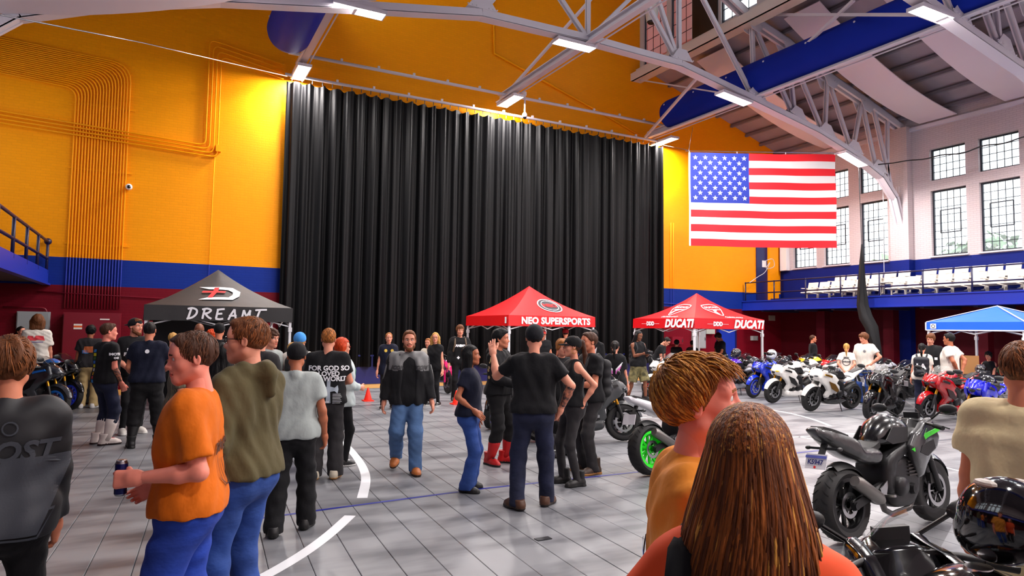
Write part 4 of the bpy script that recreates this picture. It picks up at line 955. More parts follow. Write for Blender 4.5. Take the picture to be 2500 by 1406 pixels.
# ---- hands: wrist at origin, fingers along +y, palm down (-z), thumb at -x (right hand)
HANDC = {}
def hand_geo(pose, h):
    key = (pose, h)
    if key in HANDC: return HANDC[key]
    curl = {'relax': (22, 26, 20), 'flat': (6, 8, 6), 'grip': (52, 68, 45), 'fist': (75, 85, 60), 'spread': (4, 6, 4)}[pose]; sp = .16 if pose == 'spread' else .05
    s = Solid((-.1, -.04, -.1), (.08, .2, .05), h)
    for i, (bx, L) in enumerate(((-.0305, .072), (-.0105, .081), (.0105, .075), (.0295, .06))):
        s.cap((bx*.55, 0, 0), (bx, .088, 0), .021, .0135, .018)
    s.cap((0, -.035, 0), (0, .02, 0), .026, .03, .02)
    for i, (bx, L) in enumerate(((-.0305, .072), (-.0105, .081), (.0105, .075), (.0295, .06))):
        p = np.array([bx, .09, 0]); a = 0; yw = (bx)/.03*sp
        for j, fr in enumerate((.45, .31, .24)):
            a += math.radians(curl[j]*(1+.12*i if pose != 'flat' else 1)); q = p+L*fr*np.array([math.sin(yw)*math.cos(a), math.cos(yw)*math.cos(a), -math.sin(a)])
            s.cap(p, q, .0098-.0009*j, .0091-.001*j, .004); p = q
    tp = {'grip': [(-.024, .025, -.008), (-.045, .05, -.028), (-.03, .075, -.05), (-.012, .088, -.058)], 'fist': [(-.024, .025, -.008), (-.042, .055, -.028), (-.02, .075, -.05), (0, .08, -.055)]}.get(pose, [(-.024, .025, -.004), (-.048, .055, -.012), (-.06, .085, -.018), (-.064, .108, -.022)])
    for j in range(3): s.cap(tp[j], tp[j+1], .0145-.002*j, .0125-.0022*j, .008)
    HANDC[key] = s.net(); return HANDC[key]
# ---- shoes: ankle above origin, toe along +y
SHOEC = {}
def shoe_mesh(kind):
    if kind in SHOEC: return SHOEC[kind]
    h = .008; top = {'sneaker': .1, 'boot': .2, 'tall': .16}[kind]; s = Solid((-.06, -.13, -.01), (.06, .22, top+.07), h)
    s.cap((0, -.06, .045), (0, .09, .032), .043, .046, .03); s.cap((0, .08, .03), (.0, .145, .026), .046, .04, .04); s.cap((0, -.055, .05), (0, -.04, top), .043, .05 if kind != 'tall' else .062, .03); s.cap((0, 0, .07), (0, .09, .045), .04, .036, .03)
    s.plane((0, 0, .001), (0, 0, -1)); s.plane((0, 0, top), (0, 0, 1))
    if kind != 'sneaker': s.cap((0, -.07, .01), (0, -.07, .05), .045, .043, .01)
    V, Fc = s.net(); N = vnormals(V, Fc); V = V+N*np.where((V[:, 2] < .026), .006, 0)[:, None]; V[:, 2] = np.maximum(V[:, 2], .001)
    c = V[Fc].mean(1); mi = np.where(c[:, 2] < .026, 1, 0); mi = np.where((mi == 0) & (c[:, 1] > -.02) & (c[:, 1] < .09) & (np.abs(c[:, 0]) < .022) & (c[:, 2] > .06) & (c[:, 2] < .13), 2, mi)
    me = np_mesh('shoe', V, Fc, True, mi)
    for k in range(3): me.materials.append(M('shoe_black', (18, 18, 20), .5))
    SHOEC[kind] = me; return me

SKIN = {'fair': (226, 150, 122), 'mid': (208, 128, 96), 'tan': (176, 104, 72), 'brown': (128, 76, 52), 'dark': (86, 52, 38), 'pink': (236, 140, 118)}
def skinm(k): return M('skin_'+k, SKIN[k], .5, var=(14, .08), spec=.4)
def hairm(c, nm): return M('hair_'+nm, c, .55, spec=.22, var=(60, .35, None, (1, 1, .15)), bump=(90, .5, (1, 1, .12)))
HAIRS = {'brown': (74, 44, 28), 'dark': (24, 18, 16), 'black': (12, 11, 13), 'auburn': (170, 66, 22), 'blond': (206, 156, 84), 'sandy': (168, 104, 52), 'ltbrown': (112, 66, 36), 'red': (206, 66, 14)}
def cloth(nm, c, rough=.85, var=None, bump=(13, .45, (1, 1, .7))): return M('cloth_'+nm, c, rough, var=var or (9, .1), bump=bump, sheen=.05, spec=.25)
CL = {'black': (20, 20, 23), 'charcoal': (48, 46, 48), 'navy': (16, 20, 40), 'white': (232, 226, 216), 'grey': (164, 172, 170), 'olive': (84, 76, 50), 'orange': (206, 100, 6), 'tan': (236, 146, 50), 'beige': (222, 204, 160), 'jeans': (38, 74, 150), 'ltjeans': (78, 112, 160), 'dkjeans': (18, 26, 58), 'bluejeans': (24, 62, 168), 'khaki': (186, 160, 112), 'camo': (112, 106, 66), 'mist': (196, 208, 208), 'coral': (226, 74, 22), 'moto': (26, 25, 27), 'jacket': (28, 28, 31), 'cream': (214, 206, 188)}
def C_(k):
    if k == 'camo': return M('cloth_camo', (138, 128, 84), .85, var=(9, .5, (66, 62, 38)))
    if k in ('jeans', 'ltjeans', 'dkjeans', 'bluejeans'): return M('cloth_'+k, CL[k], .85, var=(3.5, .35), bump=(15, .4, (.7, .7, 1.2)))
    return cloth(k, CL[k])

def rotm(axis, a):
    return np.array(Matrix.Rotation(a, 3, axis))
def ik(S, T, l1, l2, pole):
    S = np.array(S, float); T = np.array(T, float); d = T-S; L = np.linalg.norm(d); L2 = min(L, (l1+l2)*.999); d = d/L; T = S+d*L2
    a = (l1*l1-l2*l2+L2*L2)/(2*L2); hh = math.sqrt(max(l1*l1-a*a, 0)); p = np.array(pole, float); p = p-d*(p@d); p = _n(p); return S+d*a+p*hh, T
def merge(parts):
    V = []; Fc = []; mi = []; n = 0
    for v, f, m in parts:
        V.append(v); Fc.append(f+n); mi.append(m if isinstance(m, np.ndarray) else np.full(len(f), m)); n += len(v)
    return np.concatenate(V), np.concatenate(Fc), np.concatenate(mi)

def person(label, px, depth=None, top=None, face=180, H=None, feet=None, skin='fair', hair='short', hairc='brown', fem=False, w=1.0, vox=.016,
           shirt='tee', shirtc='black', pants='jeans', pantsc='jeans', shoe='sneaker', shoec=((20, 20, 22), (225, 225, 225), (235, 235, 235)), ease=.0, pease=.0,
           rh=None, lh=None, rhp='relax', lhp='relax', relb=None, lelb=None, rpalm=None, lpalm=None, lean=0., twist=0., hy=0., hp=0., ht=0., lfoot=None, rfoot=None, hem=.86, crouch=0., head_lod=None,
           cap=None, capback=False, beard=None, glasses=None, tattoo='', pos=None, sleeve=None, seat=None, headsc=1.0, hand_lod=None, seed=None):
    if pos is None: pos = onz(*feet) if feet else at(px, depth)
    pos = np.array([pos[0], pos[1], 0.]); d_c = -(CR.T@(pos-CP))[2]
    if H is None: H = 1.8+(yh(px)-top)*d_c/F if not seat else 1.7
    s = H/1.78; rs = np.random.default_rng(seed if seed is not None else int(abs(px)*7+13))
    tc = _n((CP-pos)[:2]); fw = -tc; rt = np.array([fw[1], -fw[0]]); a = math.radians(face); fd = math.cos(a)*tc+math.sin(a)*rt
    root = empty('person', pos, math.atan2(fd[1], fd[0])-PI/2, label=label, cat='person')
    f = .9 if fem else 1.; sw = (.152 if fem else .178)*s*(1+.25*(w-1)); hipw = (.092 if fem else .088)*s
    hz = (.915-crouch)*s if not seat else seat+.09
    pel = np.array([0, 0, hz]); Rl = rotm('X', -math.radians(lean)); Rt = rotm('Z', math.radians(twist))
    def T(x, y, z): return pel+Rl@Rt@(np.array([x, y, z-.915])*s)
    def Th(x, y, z): return pel+Rl@(np.array([x, y, z-.915])*s)
    # rows of the trunk: (half span, radius, z, y)
    rows = [(.078, .112, .90, -.008, 0), (.082, .115, .98, -.008, 0), (.068*f, .100*w, 1.08, .0+.03*(w-1), .3), (.072*f, .104*w, 1.18, .008+.03*(w-1), .6), (.088*f, .108*(w*.5+.5), 1.28, .006, 1), (.1*f, .1, 1.37, -.002, 1), (.118*f, .062, 1.435, -.012, 1)]
    if fem: rows[0] = (.095, .108, .90, -.006, 0); rows[1] = (.088, .11, .97, -.006, 0)
    def rowpts(r, e=0.):
        fn = (lambda x, y, z: pel+Rl@rotm('Z', math.radians(twist*r[4]))@(np.array([x, y, z-.915])*s)); return fn(-r[0], r[3], r[2]), fn(r[0], r[3], r[2]), r[1]*s+e
    SH = {1: T(sw/s, -.012, 1.415), -1: T(-sw/s, -.012, 1.415)}; L1, L2 = .29*s, .255*s
    hands = {}
    for sd, tgt, elb in ((1, rh, relb), (-1, lh, lelb)):
        t_ = T(sd*(.255+.05*(w-1)), .05, .86) if tgt is None else T(*tgt); pole = (Rl@Rt@np.array(elb if elb is not None else ((sd*.4, -1, -.2)))); hands[sd] = ik(SH[sd], t_, L1, L2, pole)
    HJ = {1: pel+Rt@np.array([hipw, 0, 0]), -1: pel+Rt@np.array([-hipw, 0, 0])}
    feetp = {}
    for sd, ft in ((1, rfoot), (-1, lfoot)):
        if ft is None: ft = (sd*.12, 0, sd*12, 0)
        ft = tuple(ft)+(0,)*(4-len(ft)); ank = np.array([ft[0]*s, ft[1]*s, .085*s+ft[3]]); yw = math.radians(-ft[2])
        kd = np.array([math.sin(-yw)*.6, 1, 0]) if not seat else np.array([0, 1, .4])
        kn, ank2 = ik(HJ[sd], ank, .43*s, .42*s, kd); feetp[sd] = (kn, ank2, yw, ft)
    neckb = T(0, -.025, 1.45); Rh = Rl@rotm('Z', math.radians(hy+twist))@rotm('Y', math.radians(ht))@rotm('X', -math.radians(hp)); hs = s*headsc*(.97 if fem else 1)
    headc = T(0, .012, 1.655) if abs(hp) < 15 else T(0, .03, 1.645)
    # ---------------- body (skin): one mesh of trunk core, limbs, head and hands
    lo = np.array([-.75, -.75, 0])*s; hi = np.array([.75, .75, 2.05])*s
    allp = [headc+.15, headc-.15]+[q for hnd in hands.values() for q in hnd]+[q for v in feetp.values() for q in v[:2]]+list(SH.values())+list(HJ.values())
    lo = np.min(allp, 0)-.16*s; hi = np.max(allp, 0)+.16*s
    b = Solid(lo, hi, vox); k = .03*s; am = (.84 if fem else 1.)*(.85+.15*w)
    for r in rows: p, q, R_ = rowpts(r, -.012); b.cap(p, q, R_, R_, .06*s)
    b.cap(neckb, headc+Rh@np.array([0, -.02, -.07])*hs, .056*s*f, .05*s*f, .03)
    for sd in (1, -1):
        E, Wr = hands[sd]; b.cap(SH[sd], E, .05*s*am, .04*s*am, k); b.cap(E, E+(Wr-E)*.35, .039*s*am, .041*s*am, .02); b.cap(E+(Wr-E)*.35, Wr, .041*s*am, .0265*s*am, .02)
        kn, an, yw, ft = feetp[sd]; lg = 1. if pants == 'shorts' else .66; b.cap(HJ[sd], kn, .078*s*lg, .052*s*lg, .04); b.cap(kn, kn+(an-kn)*.35, .05*s*lg, .054*s*lg, .03); b.cap(kn+(an-kn)*.35, an, .054*s*lg, .036*s*(lg*.5+.5), .03)
    bv, bf = b.net(); c = bv[bf].mean(1); bm_ = np.zeros(len(bf), int)
    for sd, nm in ((1, 'r'), (-1, 'l')):
        if nm in tattoo:
            E, Wr = hands[sd]; ax = Wr-E; t = ((c-E)@ax)/(ax@ax); dd = np.linalg.norm(c-E-np.clip(t, 0, 1)[:, None]*ax, axis=1); bm_[(t > .02) & (t < .88) & (dd < .065)] = 5
    parts = [(bv, bf, bm_)]
    hl = head_lod or (.005 if d_c < 9.5 else .008); hv, hf, hm = head_geo(hl, fem); parts.append((headc+(hv*hs)@Rh.T, hf, hm))
    for sd, pose, palm in ((1, rhp, rpalm), (-1, lhp, lpalm)):
        if pose is None: continue
        E, Wr = hands[sd]; dv = _n(Wr-E); pn_ = np.array(palm if palm is not None else (-sd, .15, 0), float); pn_ = Rl@Rt@pn_; pn_ = _n(pn_-dv*(pn_@dv)); Z = -pn_; X = np.cross(dv, Z)
        gv, gf = hand_geo(pose, hand_lod or (.0045 if d_c < 8 else .0075)); gv = gv*s*.98
        if sd < 0: gv = gv*np.array([-1, 1, 1]); gf = gf[:, ::-1]
        parts.append((Wr+dv*.02*s+gv@np.array([X, dv, Z]), gf, 0))
    V, Fc, mi = merge(parts); sk = skinm(skin); lipc = M('lips_'+skin, tuple(int(v*q) for v, q in zip(SKIN[skin], (.86, .62, .62))), .4)
    hmat = hairm(HAIRS[hairc], hairc)
    add('body', np_mesh('body', V, Fc, True, mi), [sk, lipc, M('eye_white', (226, 220, 214), .25), M('eye_iris', (42, 28, 20), .15), hmat, M('tattooed_skin', SKIN[skin], .5, var=(28, .6, (60, 50, 54)))], root)
    # ---------------- trousers
    def garment(name, sol, mats, amp, bias, seedk, mifun=None, folds=(18, 46)):
        V, Fc = sol.net()
        if len(V) == 0: return None
        N = vnormals(V, Fc); g = np.random.default_rng(seedk+int(abs(px)*3)); dsp = amp*(wav(V, g, 3, folds[0], folds[1], bias)+.5*wav(V, g, 2, folds[1], folds[1]*1.8, bias)); V = V+N*dsp[:, None]
        return add(name, np_mesh(name, V, Fc, True, mifun(V[Fc].mean(1)) if mifun else None), mats, root)
    pm = C_(pantsc); t_ = Solid(np.array([lo[0], lo[1], min(0, lo[2])]), np.array([hi[0], hi[1], hz+.2*s]), vox)
    pe = pease+(.012 if pants != 'slim' else .002)
    for r in rows[:2]: p, q, R_ = rowpts(r, .006+pe*.3); t_.cap(p, q, R_, R_, .05)
    p, q, R_ = rowpts(rows[2], .0); t_.cap(p, q, R_, R_, .05)
    t_.ell(Th(-.05, -.06, .9), np.array([.085, .075, .09])*s, .05); t_.ell(Th(.05, -.06, .9), np.array([.085, .075, .09])*s, .05)
    for sd in (1, -1):
        kn, an, yw, ft = feetp[sd]; th = (.086 if not fem else .09)*s*(.8+.2*w)+pe*.6; kr = .058*s+pe; ar = {'slim': .042, 'jeans': .06, 'loose': .072, 'flare': .088, 'shorts': .08, 'bootcut': .072}[pants]*s+pe*.6
        if pants == 'shorts':
            t_.cap(HJ[sd], kn, th, kr+.03, .05, cut=[(kn-.02*s*_n(HJ[sd]-kn), _n(kn-HJ[sd]))])
        else:
            t_.cap(HJ[sd]-np.array([0, 0, .01]), kn, th, kr, .045); end = an+np.array([0, 0, -.04*s]) if shoe != 'tall' else an+(kn-an)*.6
            t_.cap(kn, end, kr, ar if shoe != 'tall' else kr*.98, .04, cut=[(np.array([0, 0, .035*s+ft[3]]), (0, 0, -1))])
    t_.plane(Th(0, 0, min(1.04, hem+.06)), Rl@np.array([0, 0, 1]))
    garment('trousers', t_, [pm], .0045*s+pe*.08, (.25, .25, 1), 5)
    # ---------------- shoes
    sc = [M('shoe_%d_%d_%d' % q, q, .5) for q in shoec]
    for sd in (1, -1):
        kn, an, yw, ft = feetp[sd]; o = add('shoe', shoe_mesh(shoe), sc, root); pitch = -min(ft[3]*4., .9)
        if shoe == 'tall':
            m_ = MB(); m_.tube([an+np.array([0, -.02*s, -.02]), an+(kn-an)*.2, an+(kn-an)*.45, an+(kn-an)*.68], [.055*s, .062*s, .077*s, .082*s], 16); m_.add('boot_shaft', [sc[0]], root, smooth=True)
        o.matrix_local = Matrix.Translation(Vector((an[0], an[1], max(ft[3], 0)))) @ Matrix.Rotation(yw, 4, 'Z') @ Matrix.Rotation(pitch, 4, 'X') @ Matrix.Scale(s*(.93 if fem else 1.04), 4)
    # ---------------- shirt
    sm = C_(shirtc) if isinstance(shirtc, str) else shirtc; g = Solid(lo, hi, vox); e_ = .010+ease*.6
    for i, r in enumerate(rows): p, q, R_ = rowpts(r, max(e_, .026+pe*.3) if i < 2 else e_*(1 if i < 5 else .45)); g.cap(p, q, R_, R_, .06*s)
    for sd in (1, -1): g.ell(Th(sd*.05, -.055, .93), np.array([.085, .075, .09])*s+.018, .05)
    if hem < .86: p, q, R_ = rowpts((rows[0][0], rows[0][1], hem+.03, -.005, 0), e_+.005); g.cap(p, q, R_, R_, .06)
    if fem:
        for sd in (1, -1): g.ell(T(sd*.065, .075, 1.25), np.array([.06, .055, .06])*s, .05)
    slv = {'tee': .62, 'long': 1.9, 'tank': 0, 'hoodie': 1.93, 'jacket': 1.93, 'polo': .6}[shirt]; slv = sleeve if sleeve is not None else slv
    for sd in (1, -1):
        E, Wr = hands[sd]; ar = .058*s*am+e_*.7
        if slv > 0:
            en = min(slv, 1); pe_ = SH[sd]+(E-SH[sd])*en
            g.cap(SH[sd], E, ar+.004, ar-.004 if slv > 1 else ar+.006, .04*s, cut=[(pe_, _n(E-SH[sd]))] if slv < 1 else None)
            if slv > 1: q = E+(Wr-E)*(slv-1); g.cap(E, q, ar-.004, ar-.018*s, .03, cut=[(q, _n(Wr-E))])
    if shirt == 'hoodie':
        for sd in (-1, 1):
            g.cap(T(0, -.12, 1.49), T(sd*.09, -.06, 1.495), .05*s, .042*s, .03); g.cap(T(sd*.09, -.06, 1.495), T(sd*.05, .07, 1.43), .042*s, .03*s, .03)
        g.cap(T(0, -.135, 1.46), T(0, -.15, 1.38), .062*s, .03*s, .04)
    elif shirt == 'polo': g.cap(T(0, -.05, 1.475), T(0, .02, 1.462), .064*s, .066*s, .01)
    elif shirt != 'tank': g.cap(T(0, -.03, 1.43), T(0, -.025, 1.472), .066*s, .06*s, .02)
    g.plane(Th(0, 0, hem), Rl@np.array([0, 0, -1]))
    if shirt == 'tank':
        for sd in (1, -1): g.cap(T(sd*.2, -.012, 1.40), T(sd*.2, -.012, 1.48), .068*s, .068*s, .02, True)
    else: g.cap(headc+Rh@np.array([0, -.02, -.12])*hs, headc+Rh@np.array([0, 0, 0]), .054*s*f, .1*s, .006, True)
    if shirt == 'jacket':
        g.cap(T(0, .2, 1.45), T(0, .2, .8), .115*s, .1*s, .02, True)
    yoke = (lambda c: np.where(((c-pel)@(Rl@np.array([0, 0, 1])) > (.36+.25*np.maximum(0, .14*s-np.abs(c[:, 0])))*s) & (np.abs(c[:, 0]) < .25*s), 1, 0)) if shirt == 'jacket' else None
    shirt_o = garment('jacket' if shirt == 'jacket' else ('hoodie' if shirt == 'hoodie' else ('tank_top' if shirt == 'tank' else 'shirt')), g, [sm] if shirt != 'jacket' else [sm, M('jacket_grey_panel', (104, 104, 105), .6)], (.0065+ease*.16)*s, (1, 1, .45), 9, yoke)
    if shirt == 'jacket':
        g2 = Solid(lo, hi, vox)
        for i, r in enumerate(rows): p, q, R_ = rowpts(r, .03 if i < 2 else .008); g2.cap(p, q, R_, R_, .06*s)
        g2.plane(Th(0, 0, hem-.03), (0, 0, -1)); garment('shirt', g2, [C_('black')], .003, (1, 1, .5), 3)
    # ---------------- hair, cap, beard, glasses in head frame
    Mh = Matrix([list(r) for r in Rh]).to_4x4(); Mh.translation = Vector(headc); Mh = Mh @ Matrix.Scale(hs, 4)
    hh = .006 if d_c < 6 else (.008 if d_c < 10 else .012)
    if hair and hair != 'bald':
        z0 = -.5 if hair == 'long' else -.3; q = Solid((-.16, -.19, z0), (.16, .15, .2), hh); th = {'short': .008, 'buzz': .004, 'mop': .02, 'curly': .03, 'long': .014, 'pony': .009, 'side': .014, 'dread': .014, 'bob': .02}.get(hair, .01)
        q.ell((0, -.017, .032), (.078+th, .1+th, .092+th*1.1), .02)
        if hair in ('mop', 'curly', 'side'): q.ell((0, .055, .085), (.06, .05, .038), .03)
        if hair == 'short': q.ell((0, .05, .088), (.055, .045, .03), .03)
        sl_ = {'short': (1.15, -.05), 'buzz': (1.15, -.045), 'mop': (.95, -.085), 'curly': (.8, -.075), 'side': (1.1, -.06), 'pony': (1.2, -.06)}.get(hair)
        if sl_: q.func(lambda a_, X, Y, Z: np.maximum(a_, (sl_[1]+sl_[0]*np.maximum(Y+.035, 0)-Z)*.7+0*X))
        else:
            q.func(lambda a_, X, Y, Z: np.maximum(a_, np.minimum(np.minimum((Y-.045), .075-Z), .075-np.abs(X))+0*a_) if hair != 'bob' else np.maximum(a_, np.minimum((Y-.03), .075-Z)+0*X))
            if hair in ('long', 'dread'):
                for x in (-.075, -.045, 0, .045, .075): q.cap((x, -.05 if abs(x) < .06 else -.01, .0), (x*1.25, -.105 if abs(x) < .06 else -.06, -.3), .05, .045, .03)
                if hair == 'long':
                    for x in (-.05, 0, .05): q.cap((x, -.1, -.28), (x*1.1, -.12, -.44), .05, .03, .03)
                q.func(lambda a_, X, Y, Z: np.maximum(a_, np.minimum((Y-.03), .06-Z)+0*X))
            if hair == 'bob':
                for x in (-.08, -.04, 0, .04, .08): q.cap((x, -.04, 0), (x, -.06, -.12), .045, .035, .03)
                q.func(lambda a_, X, Y, Z: np.maximum(a_, np.minimum((Y-.02), .06-Z)+0*X))
        if hair == 'pony': q.ell((0, -.125, .055), (.03, .03, .03), .02); q.cap((0, -.135, .05), (0, -.17, -.1), .028, .03, .02); q.cap((0, -.17, -.1), (.01, -.15, -.27), .03, .01, .02)
        V, Fc = q.net()
        if len(V):
            N = vnormals(V, Fc); g_ = np.random.default_rng(int(abs(px))); fr = {'curly': (.012, 90, 150, (1, 1, 1)), 'mop': (.008, 70, 130, (1, 1, .5)), 'short': (.0035, 90, 160, (1, 1, .6))}.get(hair, (.005, 80, 150, (1, .6, .15)))
            V = V+N*(fr[0]*(wav(V, g_, 3, fr[1], fr[2], fr[3])))[:, None]
            add('hair', np_mesh('hair', V, Fc), hmat, root, mw=Mh)
    if cap:
        cm = cloth('cap_%d_%d_%d' % cap, cap); q = Solid((-.12, -.14, -.02), (.12, .14, .16), hh); q.ell((0, -.014, .036), (.092, .115, .1), .01); q.plane((0, 0, .004), (0, .24, -1)); cp = merge([(*q.net(), 0)])
        ysg = -1 if capback else 1; n = 13; bv_ = []
        for z in (0, -.006):
            for i in range(n):
                t = -1+2*i/(n-1); yy = math.sqrt(max(0, 1-t*t)); bv_ += [(t*.078, ysg*(.06+.045*yy)-.01, .034+z+.004*(1-t*t)), (t*.08, ysg*(.06+.125*yy**.7)-.01, .026+z-.012*t*t)]
        m_ = MB(); m_.raw(cp[0], cp[1]); co = add('cap', m_.mesh('cap', True), cm, root, mw=Mh)
        m_ = MB(); m_.raw(bv_, [(2*i, 2*i+1, 2*i+3, 2*i+2) for i in range(n-1)]+[(2*n+2*i, 2*n+2*i+2, 2*n+2*i+3, 2*n+2*i+1) for i in range(n-1)]+[(2*i+1, 2*n+2*i+1, 2*n+2*i+3, 2*i+3) for i in range(n-1)]); m_.add('visor', cm, co, smooth=True)
    if beard:
        q = Solid((-.1, -.03, -.18), (.1, .12, .02), hh*.7)
        for x in (-1, 1): q.cap((x*.06, .01, -.03), (x*.05, .03, -.08), .016, .022, .02); q.cap((x*.05, .03, -.08), (0, .075, -.115), .024, .028, .02)
        q.cap((-.028, .093, -.056), (.028, .093, -.056), .007, .007, .01); q.ell((0, .07, -.115), (.04, .03, .032), .02); q.ell((0, .1, -.071), (.026, .02, .011), .006, True)
        V, Fc = q.net(); N = vnormals(V, Fc); V = V+N*(.003*wav(V, np.random.default_rng(1), 3, 120, 200))[:, None]; add('beard', np_mesh('beard', V, Fc), hairm(HAIRS[beard], beard), root, mw=Mh)
    if glasses:
        m_ = MB()
        for x in (-1, 1):
            m_.tube([(x*.031+.023*math.cos(t), .101, .002+.017*math.sin(t)) for t in np.linspace(0, 2*PI, 17)], .0022, 5, False); m_.tube([(x*.054, .1, .006), (x*.075, .06, .008), (x*.082, -.01, .006)], .0022, 5)
        m_.tube([(-.008, .103, .004), (.008, .103, .004)], .0022, 5); m_.add('glasses', M('glasses_%d_%d_%d' % glasses, glasses, .3, .6), root, mw=Mh)
    root['H'] = 0
    del root['H']
    info = dict(root=root, T=T, Th=Th, shirt=shirt_o, hands=hands, headc=headc, Rh=Rh, s=s, hs=hs, Mh=Mh, feet=feetp, H=H, SH=SH, hz=hz)
    return info
def back_print(P, tm, z, mat, u=0., name='shirt_print', front=False, sc=1., lift=.008):
    """lettering laid on the back (or chest) of a shirt"""
    V, Fc = tm; T = P['T']; o = T(0, -.2 if not front else .2, z); x = (T(1, 0, 1)-T(0, 0, 1)); x = _n(x); x = x if not front else -x
    # from behind, the reader's right is the wearer's right
    return decal(name, (np.array(V)*sc+np.array([u, 0, 0]), Fc), P['shirt'], o, x, (0, 0, 1), mat, .018, lift, P['root'])
def backpack(P, mat, label=None, sz=1., mats2=None):
    T = P['T']; s = P['s']; q = Solid(T(-.3, -.45, .85), T(.3, .25, 1.6), .014) if False else None
    lo = np.minimum(T(-.35, -.45, .85), T(.35, .3, 1.6))-.1; hi = np.maximum(T(-.35, -.45, .85), T(.35, .3, 1.6))+.1
    e = P['root']; q = Solid(lo, hi, .016)
    for z in (1.02, 1.14, 1.26, 1.36): q.cap(T(-.09*sz, -.19, z), T(.09*sz, -.19, z), .085*s*sz, .085*s*sz, .04)
    q.cap(T(-.06*sz, -.25, 1.06), T(.06*sz, -.25, 1.06), .06*s, .06*s, .02)
    bp_ = add('backpack', np_mesh('backpack', *q.net()), mat, e)
    for sd in (1, -1):
        m_ = MB(); m_.tube([T(sd*.1, -.14, 1.42), T(sd*.115, -.06, 1.5), T(sd*.12, .06, 1.46), T(sd*.13, .135, 1.33), T(sd*.16, .1, 1.18), T(sd*.17, -.05, 1.08)], .022*s, 6, True, 0, 1.); m_.add('shoulder_strap', mats2 or mat, bp_, smooth=True)
    return bp_
# ------------------------------------------------------------------ the crowd
def print_mat(c): return M('print_%d_%d_%d' % c, c, .7)  # plain ink colour for prints and badges on clothing
BOOTBLK = ((20, 19, 20), (12, 12, 12), (28, 28, 30)); BRN = ((78, 48, 30), (30, 22, 18), (60, 38, 26)); TANB = ((186, 104, 42), (60, 36, 22), (150, 84, 36)); SNK = ((24, 24, 26), (228, 226, 222), (236, 236, 236)); REDB = ((196, 16, 20), (120, 10, 14), (210, 30, 30)); WHT = ((220, 216, 210), (228, 226, 222), (200, 196, 190))
# -- foreground left: rider in black jersey
A = person('man seen from behind in a black riding jersey at the left edge', 32, 3.1, 828, 176, hairc='ltbrown', hair='mop', shirt='long', shirtc=M('jersey', (24, 25, 29), .6, var=(4, .2)), ease=.012, pants='jeans', pantsc='black', vox=.011, head_lod=.005, rh=(.21, .12, .86), relb=(.35, -1, 0), skin='mid', w=1.02, hem=.86)
JG = M('jersey_print', (58, 62, 70), .6)
back_print(A, text_mesh('GHOST', .125, .004, .25), 1.26, JG, -.02); back_print(A, poly_tri([(.02, .17), (.26, .17), (.1, -.17), (-.1, -.17)]), 1.06, JG, -.02); back_print(A, poly_tri([(.22, .17), (.27, .17), (.2, -.02), (.14, -.17), (.06, -.17)]), 1.06, JG, -.0)
back_print(A, poly_tri([(-.27, .17), (-.06, .17), (-.22, -.17), (-.34, -.17)]), 1.06, JG, .02); back_print(A, stroke_poly([[(-.18, -.04), (-.16, .05), (.2, .07), (.14, -.05), (-.18, -.04)]], .012), .83+.09, JG, 0.); back_print(A, text_mesh('FMC', .08, .003, .25), .92, JG, 0.); back_print(A, ring(.025, .032, 14), 1.37, JG, .02)
# -- orange tee man with a can
B = person('young man in an orange tee holding a can, facing left', 478, 3.3, 812, -102, hair='short', hairc='brown', skin='pink', shirt='tee', shirtc='orange', ease=.02, w=1.02, pants='loose', pantsc='bluejeans', pease=.02, vox=.011, head_lod=.0035, hand_lod=.0035,
           lh=(-.2, .16, 1.12), lelb=(-.25, -1, -.5), lhp='grip', lpalm=(.9, 0, -.25), rh=(.17, .16, 1.02), hy=20, hp=6, hem=.92, sleeve=.8, rfoot=(.13, -.1, 10), lfoot=(-.13, .12, -10))
back_print(B, text_mesh('DRAGON', .075, .003), 1.22, print_mat((70, 34, 10)), .06); back_print(B, ring(.1, .106, 26), 1.13, print_mat((70, 34, 10)), .06); back_print(B, stroke_poly([[(-.07+i*.024, -.09), (-.07+i*.024, .05)] for i in range(7)], .006), 1.11, print_mat((70, 34, 10)), .06)
E_, Wr_ = B['hands'][-1]; dv = _n(Wr_-E_); cp_ = np.array(Wr_)+dv*.1+(B['T'](0, 0, 1)-B['T'](0, 0, 1))+np.array([.04, 0, 0]); RW = np.array(Matrix.Rotation(B['root'].rotation_euler[2], 3, 'Z')); cpw = RW@cp_+np.array(B['root'].location)
e = empty('drink_can', cpw-np.array([0, 0, .08]), label='slim blue and silver drink can in the orange tee man\'s hand', cat='can')
m_ = MB(); m_.lathe([(.001, 0), (.022, .001), (.0265, .01), (.0265, .145), (.022, .156), (.022, .16), (.001, .158)], n=20); me = m_.mesh('can_body', True); c_ = [p_.center.z for p_ in me.polygons]
me.polygons.foreach_set('material_index', np.array([1 if (z < .012 or z > .146) else (2 if (.04 < z < .1) else 0) for z in c_], np.int32)); add('can_body', me, [M('can_blue', (18, 26, 110), .25, .6), STEEL, M('can_dark_blue', (16, 20, 84), .25, .5)], e)
m_ = MB(); m_.box((0, 0, .161), (.014, .02, .002)); m_.add('pull_tab', STEEL, e)
# -- olive hoodie
Cc = person('tall man in an olive hoodie and glasses, behind the orange tee man', 608, 3.85, 775, -128, hair='short', hairc='ltbrown', skin='fair', shirt='hoodie', shirtc='olive', ease=.03, pants='jeans', pantsc='jeans', pease=.012, vox=.012, hy=22, glasses=(40, 34, 30), hem=.93, rh=(.2, .2, .92), lh=(-.27, .08, .9), head_lod=.004)
